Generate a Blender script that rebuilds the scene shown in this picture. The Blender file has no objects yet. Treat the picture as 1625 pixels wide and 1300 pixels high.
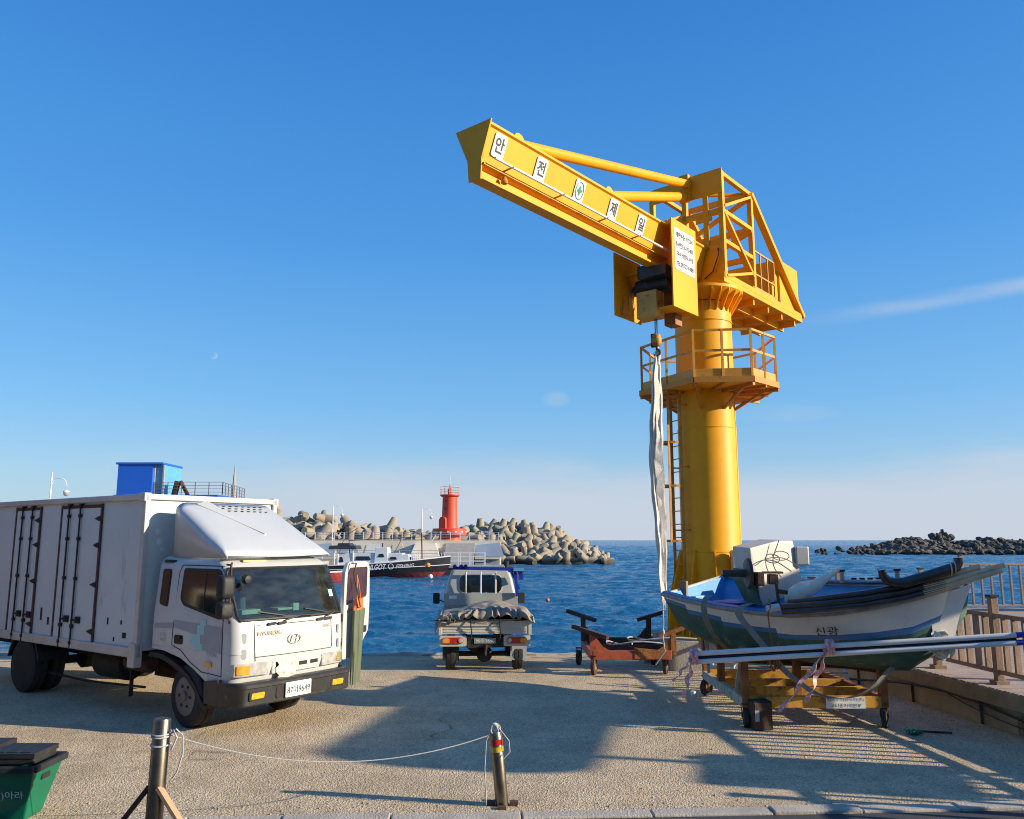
import bpy, bmesh, math, random
from mathutils import Vector, Matrix, noise
R = math.radians
random.seed(7)
sc = bpy.context.scene
col = sc.collection
# ---------------------------------------------------------------- camera
FPX, PITCH, EYE = 1300.0, math.atan(207/1300), 2.5
cam = bpy.data.cameras.new('camera'); camo = bpy.data.objects.new('camera', cam); col.objects.link(camo)
camo.location = (0, 0, EYE); camo.rotation_euler = (R(90)+PITCH, 0, 0)
cam.sensor_width = 36; cam.lens = 36*FPX/1625; cam.clip_start = .05; cam.clip_end = 20000
sc.camera = camo
sc.render.resolution_x, sc.render.resolution_y = 1024, 819
sc.view_settings.view_transform = 'Standard'; sc.view_settings.look = 'None'
sc.view_settings.exposure = 0.88; sc.view_settings.gamma = 1
sc.cycles.pixel_filter_type = 'BLACKMAN_HARRIS'; sc.cycles.filter_width = 1.05
# ---------------------------------------------------------------- sun and sky
SUN_EL = R(19.0); TS = Vector((0.975, -0.222, 0)).normalized()
SUND = Vector((TS.x*math.cos(SUN_EL), TS.y*math.cos(SUN_EL), math.sin(SUN_EL)))
sl = bpy.data.lights.new('sun', 'SUN'); sl.energy = 4.3; sl.angle = R(.5); sl.color = (1, .86, .66)
so = bpy.data.objects.new('sun', sl); col.objects.link(so); so.location = (30, -10, 30)
so.rotation_euler = SUND.to_track_quat('Z', 'Y').to_euler()
w = bpy.data.worlds.new('World'); sc.world = w; w.use_nodes = True
wn = w.node_tree; wn.nodes.clear()
def wm(op, a, b=None, c=None):
    n = wn.nodes.new('ShaderNodeMath'); n.operation = op
    for i, v in enumerate((a, b, c)):
        if v is None: continue
        if isinstance(v, (int, float)): n.inputs[i].default_value = v
        else: wn.links.new(v, n.inputs[i])
    return n.outputs[0]
sky = wn.nodes.new('ShaderNodeTexSky'); sky.sky_type = 'NISHITA'; sky.sun_disc = False
sky.sun_elevation = SUN_EL; sky.sun_rotation = math.atan2(TS.x, TS.y); sky.air_density = 1.0; sky.dust_density = .6; sky.ozone_density = 2.2
wtc = wn.nodes.new('ShaderNodeTexCoord'); wsx = wn.nodes.new('ShaderNodeSeparateXYZ'); wn.links.new(wtc.outputs['Generated'], wsx.inputs[0])
ysafe = wm('MAXIMUM', wsx.outputs[1], .05)
sa = wm('DIVIDE', wsx.outputs[0], ysafe); sb = wm('DIVIDE', wsx.outputs[2], ysafe)
wcm = wn.nodes.new('ShaderNodeCombineXYZ'); wn.links.new(wm('MULTIPLY', sa, 3.0), wcm.inputs[0]); wn.links.new(wm('MULTIPLY', sb, 16.0), wcm.inputs[1])
wnz = wn.nodes.new('ShaderNodeTexNoise'); wnz.inputs['Scale'].default_value = 1.0; wnz.inputs['Detail'].default_value = 7; wnz.inputs['Roughness'].default_value = .55
wn.links.new(wcm.outputs[0], wnz.inputs['Vector'])
def smooth(v, lo, hi):
    n = wn.nodes.new('ShaderNodeMapRange'); n.interpolation_type = 'SMOOTHSTEP'
    wn.links.new(v, n.inputs[0]); n.inputs[1].default_value = lo; n.inputs[2].default_value = hi; return n.outputs[0]
# low pale bank of cloud with an uneven top, rising towards the right
top = wm('ADD', wm('MULTIPLY', wnz.outputs[0], .11), wm('ADD', wm('MULTIPLY', wm('ABSOLUTE', wm('SUBTRACT', sa, .12)), .045), .008))
bank = wm('SUBTRACT', 1.0, smooth(wm('SUBTRACT', sb, top), -.03, .045))
bank = wm('MULTIPLY', bank, wm('MULTIPLY', smooth(sa, -.62, -.1), .85))
# thin high streak to the right
dist = wm('ABSOLUTE', wm('SUBTRACT', wm('SUBTRACT', sb, wm('MULTIPLY', wm('SUBTRACT', sa, .35), .17)), .268))
streak = wm('MULTIPLY', wm('SUBTRACT', 1.0, smooth(dist, .0, .016)), smooth(sa, .32, .6))
streak = wm('MULTIPLY', streak, wm('MULTIPLY', smooth(wnz.outputs[0], .2, .75), .75))
def puff(a0, b0, ra, rb, k):
    d = wm('ADD', wm('POWER', wm('DIVIDE', wm('SUBTRACT', sa, a0), ra), 2.0), wm('POWER', wm('DIVIDE', wm('SUBTRACT', sb, b0), rb), 2.0))
    k = k*1.3
    return wm('MULTIPLY', wm('SUBTRACT', 1.0, smooth(d, 0, 1)), wm('MULTIPLY', smooth(wnz.outputs[0], .3, .7), k))
p1 = puff(.055, .172, .02, .012, .3); p2 = puff(-.38, .095, .2, .03, .12); p3 = puff(.33, .155, .09, .014, .15)
den = wm('MINIMUM', wm('ADD', wm('ADD', wm('ADD', bank, streak), p1), wm('ADD', p2, p3)), 1.0)
# the pale moon
mo = wm('ADD', wm('POWER', wm('SUBTRACT', sa, -.372), 2.0), wm('POWER', wm('SUBTRACT', sb, .227), 2.0))
mo2 = wm('ADD', wm('POWER', wm('SUBTRACT', sa, -.3752), 2.0), wm('POWER', wm('SUBTRACT', sb, .2285), 2.0))
moon = wm('MULTIPLY', wm('LESS_THAN', mo, .0045**2), wm('MULTIPLY', smooth(mo2, .0022**2, .0052**2), .3))
cmix = wn.nodes.new('ShaderNodeMix'); cmix.data_type = 'RGBA'
hs = wn.nodes.new('ShaderNodeHueSaturation'); hs.inputs['Saturation'].default_value = 1.3
wn.links.new(sky.outputs[0], hs.inputs['Color'])
wn.links.new(wm('MINIMUM', wm('ADD', den, moon), 1.0), cmix.inputs[0]); rmp = wn.nodes.new('ShaderNodeValToRGB'); wn.links.new(wsx.outputs[2], rmp.inputs[0])
KS = .12*2**.7
for i, (p_, c_) in enumerate(((0.0, (.33, .45, .60)), (.06, (.27, .45, .66)), (.16, (.155, .40, .72)), (.34, (.07, .29, .69)), (.6, (.03, .19, .58)))):
    e_ = rmp.color_ramp.elements[i] if i < 2 else rmp.color_ramp.elements.new(p_); e_.position = p_; e_.color = (*[x for x in c_], 1)
sc_ = wn.nodes.new('ShaderNodeVectorMath'); sc_.operation = 'SCALE'; wn.links.new(rmp.outputs[0], sc_.inputs[0]); sc_.inputs[3].default_value = 1/KS
smx = wn.nodes.new('ShaderNodeMix'); smx.data_type = 'RGBA'; smx.inputs[0].default_value = .8; wn.links.new(hs.outputs[0], smx.inputs[6]); wn.links.new(sc_.outputs[0], smx.inputs[7])
wn.links.new(smx.outputs[2], cmix.inputs[6]); cmix.inputs[7].default_value = (.53/KS, .58/KS, .67/KS, 1)
bg = wn.nodes.new('ShaderNodeBackground'); bg.inputs[1].default_value = .12; wn.links.new(cmix.outputs[2], bg.inputs[0])
wo = wn.nodes.new('ShaderNodeOutputWorld'); wn.links.new(bg.outputs[0], wo.inputs[0])

# ---------------------------------------------------------------- pixel -> world measuring helpers (metres)
_F = Vector((0, math.cos(PITCH), math.sin(PITCH))); _U = Vector((0, -math.sin(PITCH), math.cos(PITCH)))
def ray(u, v): return _F+Vector(((u-812.5)/FPX, 0, 0))+_U*((650-v)/FPX)
def G(u, v, h=0.0):
    r = ray(u, v); return Vector((0, 0, EYE))+r*((h-EYE)/r.z)
def at(u, v, Y):
    r = ray(u, v); return Vector((0, 0, EYE))+r*(Y/r.y)
def gz(Y): return -.075*max(0, Y-16.5)      # the ground falls gently to the water
# ---------------------------------------------------------------- materials
MATS = {}
def mat(name, c, rough=.5, metal=0.0, var=.12, vs=3.0, bump=0.0, bs=60.0, stain=None, sa_=0.0, ss=2.5, spec=.5, coat=0.0, c2=None, trans=0, thr=None, streaky=False, emit=None):
    if name in MATS: return MATS[name]
    m = bpy.data.materials.new(name); m.use_nodes = True; nt = m.node_tree; b = nt.nodes['Principled BSDF']
    N = nt.nodes.new; L = nt.links.new
    tc = N('ShaderNodeTexCoord'); co = tc.outputs['Object']
    nz = N('ShaderNodeTexNoise'); nz.inputs['Scale'].default_value = vs; nz.inputs['Detail'].default_value = 8; nz.inputs['Roughness'].default_value = .6; L(co, nz.inputs['Vector'])
    mr = N('ShaderNodeMapRange'); L(nz.outputs[0], mr.inputs[0]); mr.inputs[1].default_value = .3; mr.inputs[2].default_value = .7
    mx = N('ShaderNodeMix'); mx.data_type = 'RGBA'; L(mr.outputs[0], mx.inputs[0])
    lo = [x*(1-var) for x in c]; hi = [min(1, x*(1+var)) for x in (c2 or c)]
    mx.inputs[6].default_value = (*lo, 1); mx.inputs[7].default_value = (*hi, 1)
    out = mx.outputs[2]
    if stain:
        mp = N('ShaderNodeMapping'); L(co, mp.inputs[0])
        if streaky: mp.inputs['Scale'].default_value = (1, 1, .22)
        n2 = N('ShaderNodeTexNoise'); n2.inputs['Scale'].default_value = ss; n2.inputs['Detail'].default_value = 12; n2.inputs['Roughness'].default_value = .72; L(mp.outputs[0], n2.inputs['Vector'])
        r2 = N('ShaderNodeMapRange'); L(n2.outputs[0], r2.inputs[0]); t = thr or .62-.25*sa_; r2.inputs[1].default_value = t; r2.inputs[2].default_value = t+.08; r2.inputs[4].default_value = min(1, .55+sa_)
        m2 = N('ShaderNodeMix'); m2.data_type = 'RGBA'; L(r2.outputs[0], m2.inputs[0]); L(out, m2.inputs[6]); m2.inputs[7].default_value = (*stain, 1)
        out = m2.outputs[2]
    L(out, b.inputs['Base Color'])
    b.inputs['Roughness'].default_value = rough; b.inputs['Metallic'].default_value = metal
    b.inputs['Specular IOR Level'].default_value = spec; b.inputs['Coat Weight'].default_value = coat; b.inputs['Coat Roughness'].default_value = .15
    rr = N('ShaderNodeMapRange'); L(nz.outputs[0], rr.inputs[0]); rr.inputs[3].default_value = max(0, rough-.08); rr.inputs[4].default_value = min(1, rough+.1); L(rr.outputs[0], b.inputs['Roughness'])
    if trans: b.inputs['Transmission Weight'].default_value = trans
    if bump:
        n3 = N('ShaderNodeTexNoise'); n3.inputs['Scale'].default_value = bs; n3.inputs['Detail'].default_value = 5; L(co, n3.inputs['Vector'])
        bp = N('ShaderNodeBump'); bp.inputs['Strength'].default_value = bump; bp.inputs['Distance'].default_value = .02; L(n3.outputs[0], bp.inputs['Height']); L(bp.outputs[0], b.inputs['Normal'])
    MATS[name] = m; return m
RUST = (.16, .055, .02)
M = dict(
 brick=mat('red_brown_brick', (.09, .045, .032), .85, var=.3, vs=6),
 yellow=mat('crane_yellow', (.76, .34, .004), .5, var=.09, vs=1.2, stain=(.33, .12, .012), sa_=.1, ss=5.5, streaky=True, spec=.28, thr=.625),
 yellowdirt=mat('trolley_housing_yellow', (.6, .33, .06), .55, var=.2, stain=(.17, .09, .04), sa_=.2, ss=5, thr=.55),
 paint=mat('white_truck_paint', (.5, .515, .505), .3, var=.03, vs=1.5, coat=.3, stain=(.38, .35, .3), sa_=.0, ss=5, thr=.68, streaky=True),
 boxw=mat('white_cargo_panel', (.55, .6, .585), .42, var=.06, vs=.8, stain=(.3, .28, .25), sa_=0, ss=3.2, thr=.61, streaky=True, bump=.06, bs=3),
 trim=mat('aluminium_trim', (.5, .49, .46), .45, .3, var=.15, stain=(.2, .14, .1), sa_=.1, ss=6, thr=.58),
 black=mat('black_plastic', (.014, .014, .015), .6, var=.2),
 bumper=mat('worn_black_bumper', (.03, .029, .028), .42, var=.3, vs=6, stain=(.13, .12, .11), sa_=.1, ss=7, thr=.6),
 rubber=mat('tyre_rubber', (.025, .024, .023), .85, var=.25, bump=.3, bs=40),
 rim=mat('dusty_steel_rim', (.2, .18, .155), .6, .3, var=.2, stain=(.1, .05, .03), sa_=.2, ss=9),
 dark=mat('dark_underbody', (.02, .018, .016), .8, var=.4, vs=5),
 glass=mat('dark_window_glass', (.008, .012, .014), .04, var=.2, spec=.55),
 glasst=mat('teal_windscreen', (.028, .07, .075), .03, var=.3, vs=1.4, spec=.9, stain=(.14, .22, .22), sa_=.0, ss=5, thr=.66),
 chrome=mat('stainless_steel', (.25, .215, .17), .33, 1.0, var=.15, vs=7, stain=(.2, .13, .08), sa_=.0, ss=12, thr=.64),
 lamp=mat('clear_lamp_lens', (.5, .48, .44), .12, .2, var=.25, vs=14, coat=1),
 amber=mat('amber_lens', (.75, .3, .03), .15, var=.2, vs=12, coat=1),
 yel=mat('yellow_fog_lens', (.55, .36, .02), .12, var=.25, vs=20, coat=1),
 redl=mat('red_tail_lens', (.42, .02, .012), .15, var=.25, vs=20, coat=1),
 plate=mat('plate_white', (.75, .76, .76), .5, var=.06),
 ink=mat('black_ink', (.015, .015, .015), .6, var=.1),
 green_ink=mat('green_ink', (.0, .22, .1), .6, var=.05),
 gold=mat('tarnished_gold', (.42, .33, .17), .4, .5, var=.2),
 grey_ink=mat('grey_decal', (.33, .35, .37), .5, var=.08),
 teal=mat('teal_decal', (.33, .62, .6), .5, var=.08),
 concrete=mat('concrete', (.34, .31, .26), .9, var=.18, vs=2, bump=.4, bs=30, stain=(.15, .13, .1), sa_=.1, ss=1.6, streaky=True),
 tetra=mat('tetrapod_concrete', (.31, .265, .19), .92, var=.25, vs=.8, bump=.35, bs=5, stain=(.2, .165, .12), sa_=.15, ss=.9),
 rock=mat('reef_rock', (.1, .085, .066), .95, var=.4, vs=.5, bump=.7, bs=3, stain=(.04, .035, .03), sa_=.2, ss=.8),
 wood=mat('weathered_timber', (.3, .2, .13), .8, var=.25, vs=4, bump=.25, bs=30, stain=(.14, .09, .06), sa_=.1, ss=5, streaky=True),
 timber=mat('brown_stake', (.42, .27, .15), .8, var=.2),
 deck=mat('deck_boards', (.36, .28, .23), .8, var=.2, vs=3, bump=.2, bs=25),
 wall=mat('stained_retaining_wall', (.46, .35, .19), .9, var=.25, vs=1.5, bump=.5, bs=12, stain=(.09, .07, .045), sa_=.15, ss=2.2, streaky=True),
 orange=mat('orange_trolley_paint', (.36, .075, .032), .6, var=.2, vs=4, stain=(.09, .04, .025), sa_=.15, ss=6, thr=.55),
 rustdark=mat('dark_rust', (.07, .035, .022), .85, var=.4, vs=6, bump=.3, bs=30),
 rust=mat('orange_rust', (.28, .1, .025), .85, var=.35, vs=5, bump=.3, bs=30, stain=(.09, .04, .02), sa_=.2, ss=7),
 ryellow=mat('rusty_yellow_paint', (.56, .28, .03), .65, var=.2, vs=4, stain=(.2, .07, .02), sa_=.25, ss=5, thr=.5),
 rwhite=mat('rusty_cream_paint', (.45, .42, .33), .7, var=.2, vs=4, stain=(.2, .09, .04), sa_=.2, ss=8, thr=.53),
 hullw=mat('boat_white_gelcoat', (.76, .7, .6), .4, var=.08, vs=1.5, stain=(.4, .29, .18), sa_=.05, ss=4.5, thr=.58, streaky=True),
 hullg=mat('boat_green_bottom', (.05, .12, .09), .7, var=.35, vs=4, stain=(.2, .24, .2), sa_=.1, ss=5, thr=.58),
 hullb=mat('boat_blue_stripe', (.07, .2, .38), .5, var=.15),
 blue=mat('boat_blue_inside', (.05, .25, .5), .5, var=.2, vs=3, stain=(.2, .3, .38), sa_=.05, ss=6, thr=.6),
 pale=mat('boat_console_paint', (.52, .49, .42), .5, var=.08, vs=3, stain=(.38, .3, .2), sa_=.05, ss=5, thr=.6, streaky=True),
 sling=mat('white_webbing', (.72, .66, .56), .9, var=.12, vs=6, bump=.5, bs=70, stain=(.3, .25, .19), sa_=.05, ss=5, thr=.58),
 slingd=mat('dirty_webbing', (.27, .25, .2), .9, var=.2, vs=6, bump=.3, bs=80),
 tarp=mat('brown_tarpaulin', (.27, .22, .16), .8, var=.15, vs=3),
 pickup=mat('grey_beige_pickup_paint', (.36, .37, .33), .4, .1, var=.05, coat=.3),
 pickupw=mat('ivory_tailgate', (.5, .47, .38), .45, var=.08),
 blueframe=mat('blue_painted_steel', (.012, .025, .3), .4, var=.15),
 bluebld=mat('bright_blue_cladding', (.01, .11, .55), .5, var=.05),
 ltblue=mat('light_blue_panel', (.1, .34, .52), .4, var=.1),
 red=mat('lighthouse_red', (.62, .06, .022), .5, var=.08, vs=.6),
 whitep=mat('white_paint', (.7, .7, .68), .5, var=.06),
 greyrail=mat('galvanised_rail', (.42, .43, .42), .5, .4, var=.1),
 mural=mat('pale_quay_wall', (.68, .6, .48), .85, var=.12, vs=.4, stain=(.32, .27, .22), sa_=.05, ss=.5),
 muralb=mat('pale_blue_mural', (.34, .42, .52), .8, var=.12, vs=.5),
 hullblack=mat('black_hull', (.02, .02, .024), .35, var=.2),
 hullred=mat('red_antifouling', (.25, .04, .03), .6, var=.2),
 crate=mat('green_crate_plastic', (.0, .13, .065), .42, var=.15, vs=3, stain=(.05, .3, .18), sa_=.0, ss=9, thr=.63),
 crateblk=mat('black_crate_plastic', (.022, .022, .023), .45, var=.3, vs=8, stain=(.1, .1, .1), sa_=0, ss=9, thr=.62),
 wader=mat('olive_wader', (.1, .125, .07), .6, var=.12),
 orangefab=mat('orange_fabric', (.75, .16, .04), .7, var=.1),
 tape_=mat('pink_barrier_tape', (.62, .28, .28), .6, var=.3, vs=30, stain=(.7, .62, .6), sa_=.3, ss=20, thr=.5),
 polew=mat('white_pole', (.68, .68, .66), .4, var=.05, vs=1),
 bamboo=mat('old_bamboo', (.6, .44, .27), .6, var=.3, vs=6, stain=(.12, .08, .05), sa_=.1, ss=5),
 pipe=mat('brown_black_pipe', (.035, .028, .024), .3, var=.4, vs=5, coat=.3),
 rope=mat('white_rope', (.42, .42, .4), .9, var=.15),
 beige=mat('beige_canvas', (.75, .67, .5), .85, var=.12, bump=.2, bs=15),
 alu=mat('aluminium', (.55, .55, .54), .4, .7, var=.1),
 board=mat('shade_board_brown', (.2, .14, .1), .7, var=.2),
)
def tide(m, z0, dark):
    nt = m.node_tree; b = nt.nodes['Principled BSDF']; src = b.inputs['Base Color'].links[0].from_socket
    g = nt.nodes.new('ShaderNodeNewGeometry'); x = nt.nodes.new('ShaderNodeSeparateXYZ'); nt.links.new(g.outputs['Position'], x.inputs[0])
    r = nt.nodes.new('ShaderNodeMapRange'); nt.links.new(x.outputs[2], r.inputs[0]); r.inputs[1].default_value = z0; r.inputs[2].default_value = z0+.5; r.inputs[3].default_value = .9; r.inputs[4].default_value = 0
    mx = nt.nodes.new('ShaderNodeMix'); mx.data_type = 'RGBA'; nt.links.new(r.outputs[0], mx.inputs[0]); nt.links.new(src, mx.inputs[6]); mx.inputs[7].default_value = (*dark, 1); nt.links.new(mx.outputs[2], b.inputs['Base Color'])
tide(M['tetra'], -.75, (.045, .04, .025)); tide(M['rock'], -.9, (.02, .018, .014))
def glass_mat():
    m = bpy.data.materials.new('clear_tinted_windscreen'); m.use_nodes = True; nt = m.node_tree; nt.nodes.clear(); N = nt.nodes.new; L = nt.links.new
    t = N('ShaderNodeBsdfTransparent'); t.inputs[0].default_value = (.62, .8, .78, 1); g = N('ShaderNodeBsdfGlossy'); g.inputs['Roughness'].default_value = .02; f = N('ShaderNodeFresnel'); f.inputs[0].default_value = 1.9
    nz = N('ShaderNodeTexNoise'); nz.inputs['Scale'].default_value = 6; nz.inputs['Detail'].default_value = 8; d = N('ShaderNodeBsdfDiffuse'); d.inputs[0].default_value = (.5, .5, .45, 1)
    r = N('ShaderNodeMapRange'); L(nz.outputs[0], r.inputs[0]); r.inputs[1].default_value = .4; r.inputs[2].default_value = .8; r.inputs[3].default_value = .015; r.inputs[4].default_value = .06
    m0 = N('ShaderNodeMixShader'); L(r.outputs[0], m0.inputs[0]); L(t.outputs[0], m0.inputs[1]); L(d.outputs[0], m0.inputs[2])
    mx = N('ShaderNodeMixShader'); L(f.outputs[0], mx.inputs[0]); L(m0.outputs[0], mx.inputs[1]); L(g.outputs[0], mx.inputs[2]); o = N('ShaderNodeOutputMaterial'); L(mx.outputs[0], o.inputs[0]); return m
GLASS = glass_mat()
# ---------------------------------------------------------------- builders
FR = {}
def frame_of(o): return FR.get(o.name, Matrix.Identity(4)) if o else Matrix.Identity(4)
def thing(name, label, cat, loc=(0, 0, 0), rz=0, group=None, mtx=None):
    o = bpy.data.objects.new(name, None); o.empty_display_size = .2; col.objects.link(o)
    m = mtx or (Matrix.Translation(loc) @ Matrix.Rotation(rz, 4, 'Z')); o.matrix_world = m; FR[o.name] = m
    o['label'] = label; o['category'] = cat
    if group: o['group'] = group
    return o
def tag(o, label, cat, group=None):
    o['label'] = label; o['category'] = cat
    if group: o['group'] = group
    return o
def struct(o, kind='structure'): o['kind'] = kind; return o
class MB:
    def __init__(s): s.bm = bmesh.new(); s.mi = 0; s.mats = []
    def use(s, m):
        if m not in s.mats: s.mats.append(m)
        s.mi = s.mats.index(m); return s
    def _f(s, vs):
        try: f = s.bm.faces.new(vs); f.material_index = s.mi; return f
        except ValueError: return None
    def v(s, p): return s.bm.verts.new(p)
    def hexa(s, P):    # 8 points: bottom 4 ccw, top 4 ccw
        V = [s.v(p) for p in P]
        for q in ((3, 2, 1, 0), (4, 5, 6, 7), (0, 1, 5, 4), (1, 2, 6, 5), (2, 3, 7, 6), (3, 0, 4, 7)): s._f([V[i] for i in q])
        return s
    def box(s, x0, x1, y0, y1, z0, z1): return s.hexa([(x0, y0, z0), (x1, y0, z0), (x1, y1, z0), (x0, y1, z0), (x0, y0, z1), (x1, y0, z1), (x1, y1, z1), (x0, y1, z1)])
    def beam(s, p, q, w, h, up=(0, 0, 1)):
        p, q = Vector(p), Vector(q); d = (q-p).normalized(); u = Vector(up)
        if abs(d.dot(u)) > .98: u = Vector((1, 0, 0))
        a = d.cross(u).normalized()*w/2; b = a.cross(d).normalized()*h/2
        return s.hexa([p-a-b, p+a-b, q+a-b, q-a-b, p-a+b, p+a+b, q+a+b, q-a+b])
    def tube(s, pts, r, n=10, cap=True, closed=False):
        pts = [Vector(p) for p in pts]; k = len(pts); rs = r if isinstance(r, (list, tuple)) else [r]*k
        rings = []; pa = None
        for i, p in enumerate(pts):
            d = (pts[(i+1) % k]-pts[i-1]) if closed or 0 < i < k-1 else (pts[1]-pts[0] if i == 0 else pts[-1]-pts[-2])
            d = d.normalized() if d.length > 1e-9 else Vector((0, 0, 1))
            if pa is None: pa = d.orthogonal().normalized()
            a = pa-d*pa.dot(d); a = a.normalized() if a.length > 1e-6 else d.orthogonal().normalized(); pa = a; b = d.cross(a)
            rings.append([s.v(p+(a*math.cos(2*math.pi*j/n)+b*math.sin(2*math.pi*j/n))*rs[i]) for j in range(n)])
        for i in range(k if closed else k-1):
            A, B = rings[i], rings[(i+1) % k]
            for j in range(n): s._f([A[j], A[(j+1) % n], B[(j+1) % n], B[j]])
        if cap and not closed: s._f(rings[0][::-1]); s._f(rings[-1])
        return s
    def lathe(s, prof, n=32, axis='Z', c=(0, 0, 0)):   # prof: (r,h)
        c = Vector(c); rings = []
        for r, h in prof:
            rg = []
            for j in range(n):
                a = 2*math.pi*j/n; x, y = r*math.cos(a), r*math.sin(a)
                rg.append(s.v(c+Vector((x, y, h) if axis == 'Z' else (x, h, y) if axis == 'Y' else (h, x, y))))
            rings.append(rg)
        for A, B in zip(rings, rings[1:]):
            for j in range(n): s._f([A[j], A[(j+1) % n], B[(j+1) % n], B[j]])
        s._f(rings[0][::-1]); s._f(rings[-1]); return s
    def loft(s, secs, closed=False, cap=False):
        R_ = [[s.v(p) for p in sec] for sec in secs]; n = len(R_[0])
        for A, B in zip(R_, R_[1:]):
            for j in range(n if closed else n-1): s._f([A[j], A[(j+1) % n], B[(j+1) % n], B[j]])
        if cap: s._f(R_[0][::-1]); s._f(R_[-1])
        return s
    def plate(s, outer, thick, fr, holes=()):   # polygon (x,y) with holes in the frame's XY plane, thickness along +Z
        loops = [outer]+list(holes); bm2 = bmesh.new(); es = []
        for lp in loops:
            vs = [bm2.verts.new((p[0], p[1], 0)) for p in lp]
            es += [bm2.edges.new((vs[i], vs[(i+1) % len(vs)])) for i in range(len(vs))]
        bmesh.ops.triangle_fill(bm2, use_beauty=True, use_dissolve=False, edges=es)
        fs = [[tuple(v.co[:2]) for v in f.verts] for f in bm2.faces]; bm2.free()
        lo, hi = {}, {}
        def gv(d, p, z):
            k = (round(p[0], 5), round(p[1], 5))
            if k not in d: d[k] = s.v(fr @ Vector((p[0], p[1], z)))
            return d[k]
        for f in fs:
            s._f([gv(hi, p, thick) for p in f]); s._f([gv(lo, p, 0) for p in reversed(f)])
        for lp in loops:
            for i in range(len(lp)):
                p, q = lp[i], lp[(i+1) % len(lp)]; s._f([gv(lo, p, 0), gv(lo, q, 0), gv(hi, q, thick), gv(hi, p, thick)])
        return s
    def build(s, name, m, parent=None, smooth=False, bevel=0, world=False, sub=0):
        if world and parent: s.bm.transform(frame_of(parent).inverted())
        bmesh.ops.recalc_face_normals(s.bm, faces=s.bm.faces)
        me = bpy.data.meshes.new(name); s.bm.to_mesh(me); s.bm.free()
        for x in (s.mats or [m]): me.materials.append(x)
        o = bpy.data.objects.new(name, me); col.objects.link(o)
        if parent: o.parent = parent; FR[o.name] = frame_of(parent)
        if smooth:
            me.polygons.foreach_set('use_smooth', [True]*len(me.polygons))
            md = None
            me.set_sharp_from_angle(angle=R(38))
        if bevel:
            b = o.modifiers.new('bevel', 'BEVEL'); b.width = bevel; b.segments = 2; b.limit_method = 'ANGLE'; b.angle_limit = R(35)
        return o
def rrect(x0, x1, y0, y1, r, n=4):
    P = []
    for cx, cy, a0 in ((x1-r, y1-r, 0), (x0+r, y1-r, 90), (x0+r, y0+r, 180), (x1-r, y0+r, 270)):
        for k in range(n+1):
            a = R(a0+90*k/n); P.append((cx+r*math.cos(a), cy+r*math.sin(a)))
    return P
def rpoly(P, r, n=4):
    out = []; k = len(P)
    for i in range(k):
        a, b, c = Vector(P[i-1]), Vector(P[i]), Vector(P[(i+1) % k]); u = (a-b); v = (c-b); rr = min(r, u.length*.45, v.length*.45)
        p0 = b+u.normalized()*rr; p1 = b+v.normalized()*rr
        for j in range(n+1):
            t = j/n; q = p0*(1-t)**2+b*2*t*(1-t)+p1*t*t; out.append((q.x, q.y))
    return out
def mframe(o, x, y):        # matrix with origin o, X and Y directions
    x = Vector(x).normalized(); y = Vector(y); y = (y-x*x.dot(y)).normalized(); z = x.cross(y)
    m = Matrix((x, y, z)).transposed().to_4x4(); m.translation = Vector(o); return m
def text(body, h, fr, m, name, parent, width=None, world=False, extr=.002, bold=.0, xs=1):
    cu = bpy.data.curves.new('t', 'FONT'); cu.body = body; cu.size = 1; cu.extrude = 0; cu.align_x = 'CENTER'; cu.align_y = 'CENTER'; cu.resolution_u = 3; cu.offset = bold
    to = bpy.data.objects.new('t', cu); col.objects.link(to)
    dg = bpy.context.evaluated_depsgraph_get(); me = bpy.data.meshes.new_from_object(to.evaluated_get(dg))
    bpy.data.objects.remove(to); bpy.data.curves.remove(cu)
    xs_ = [v.co.x for v in me.vertices]; ys_ = [v.co.y for v in me.vertices]
    if not xs_: return None
    cx, cy = (min(xs_)+max(xs_))/2, (min(ys_)+max(ys_))/2; sy = h/(max(ys_)-min(ys_)); sx = width/(max(xs_)-min(xs_)) if width else sy*xs
    inv = frame_of(parent).inverted() if world and parent else Matrix.Identity(4)
    for v in me.vertices: v.co = inv @ (fr @ Vector(((v.co.x-cx)*sx, (v.co.y-cy)*sy, extr)))
    me.name = name; me.materials.clear(); me.materials.append(m)
    o = bpy.data.objects.new(name, me); col.objects.link(o)
    if parent: o.parent = parent
    return o
def dup(o, parent=None, **kw):
    c = o.copy(); col.objects.link(c); c.parent = parent
    for ch in o.children: dup(ch, c)
    for k, v in kw.items(): c[k] = v
    return c
def bez(p0, p1, p2, n=10):
    p0, p1, p2 = map(Vector, (p0, p1, p2)); return [p0*(1-t)**2+p1*2*t*(1-t)+p2*t*t for t in [i/n for i in range(n+1)]]
def sag(p, q, s, n=16):
    p, q = Vector(p), Vector(q); return [p.lerp(q, i/n)-Vector((0, 0, s*4*(i/n)*(1-i/n))) for i in range(n+1)]
def ribbon(mb, pts, w, side, th=.006):
    pts = [Vector(p) for p in pts]; secs = []
    for i, p in enumerate(pts):
        sd = Vector(side[i] if isinstance(side, list) else side).normalized(); d = (pts[min(i+1, len(pts)-1)]-pts[max(i-1, 0)]).normalized()
        nn = d.cross(sd).normalized()*th/2; ww = (w[i] if isinstance(w, list) else w)/2; a = sd*ww
        secs.append([p-a-nn, p+a-nn, p+a+nn, p-a+nn])
    return mb.loft(secs, closed=True, cap=True)
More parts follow.
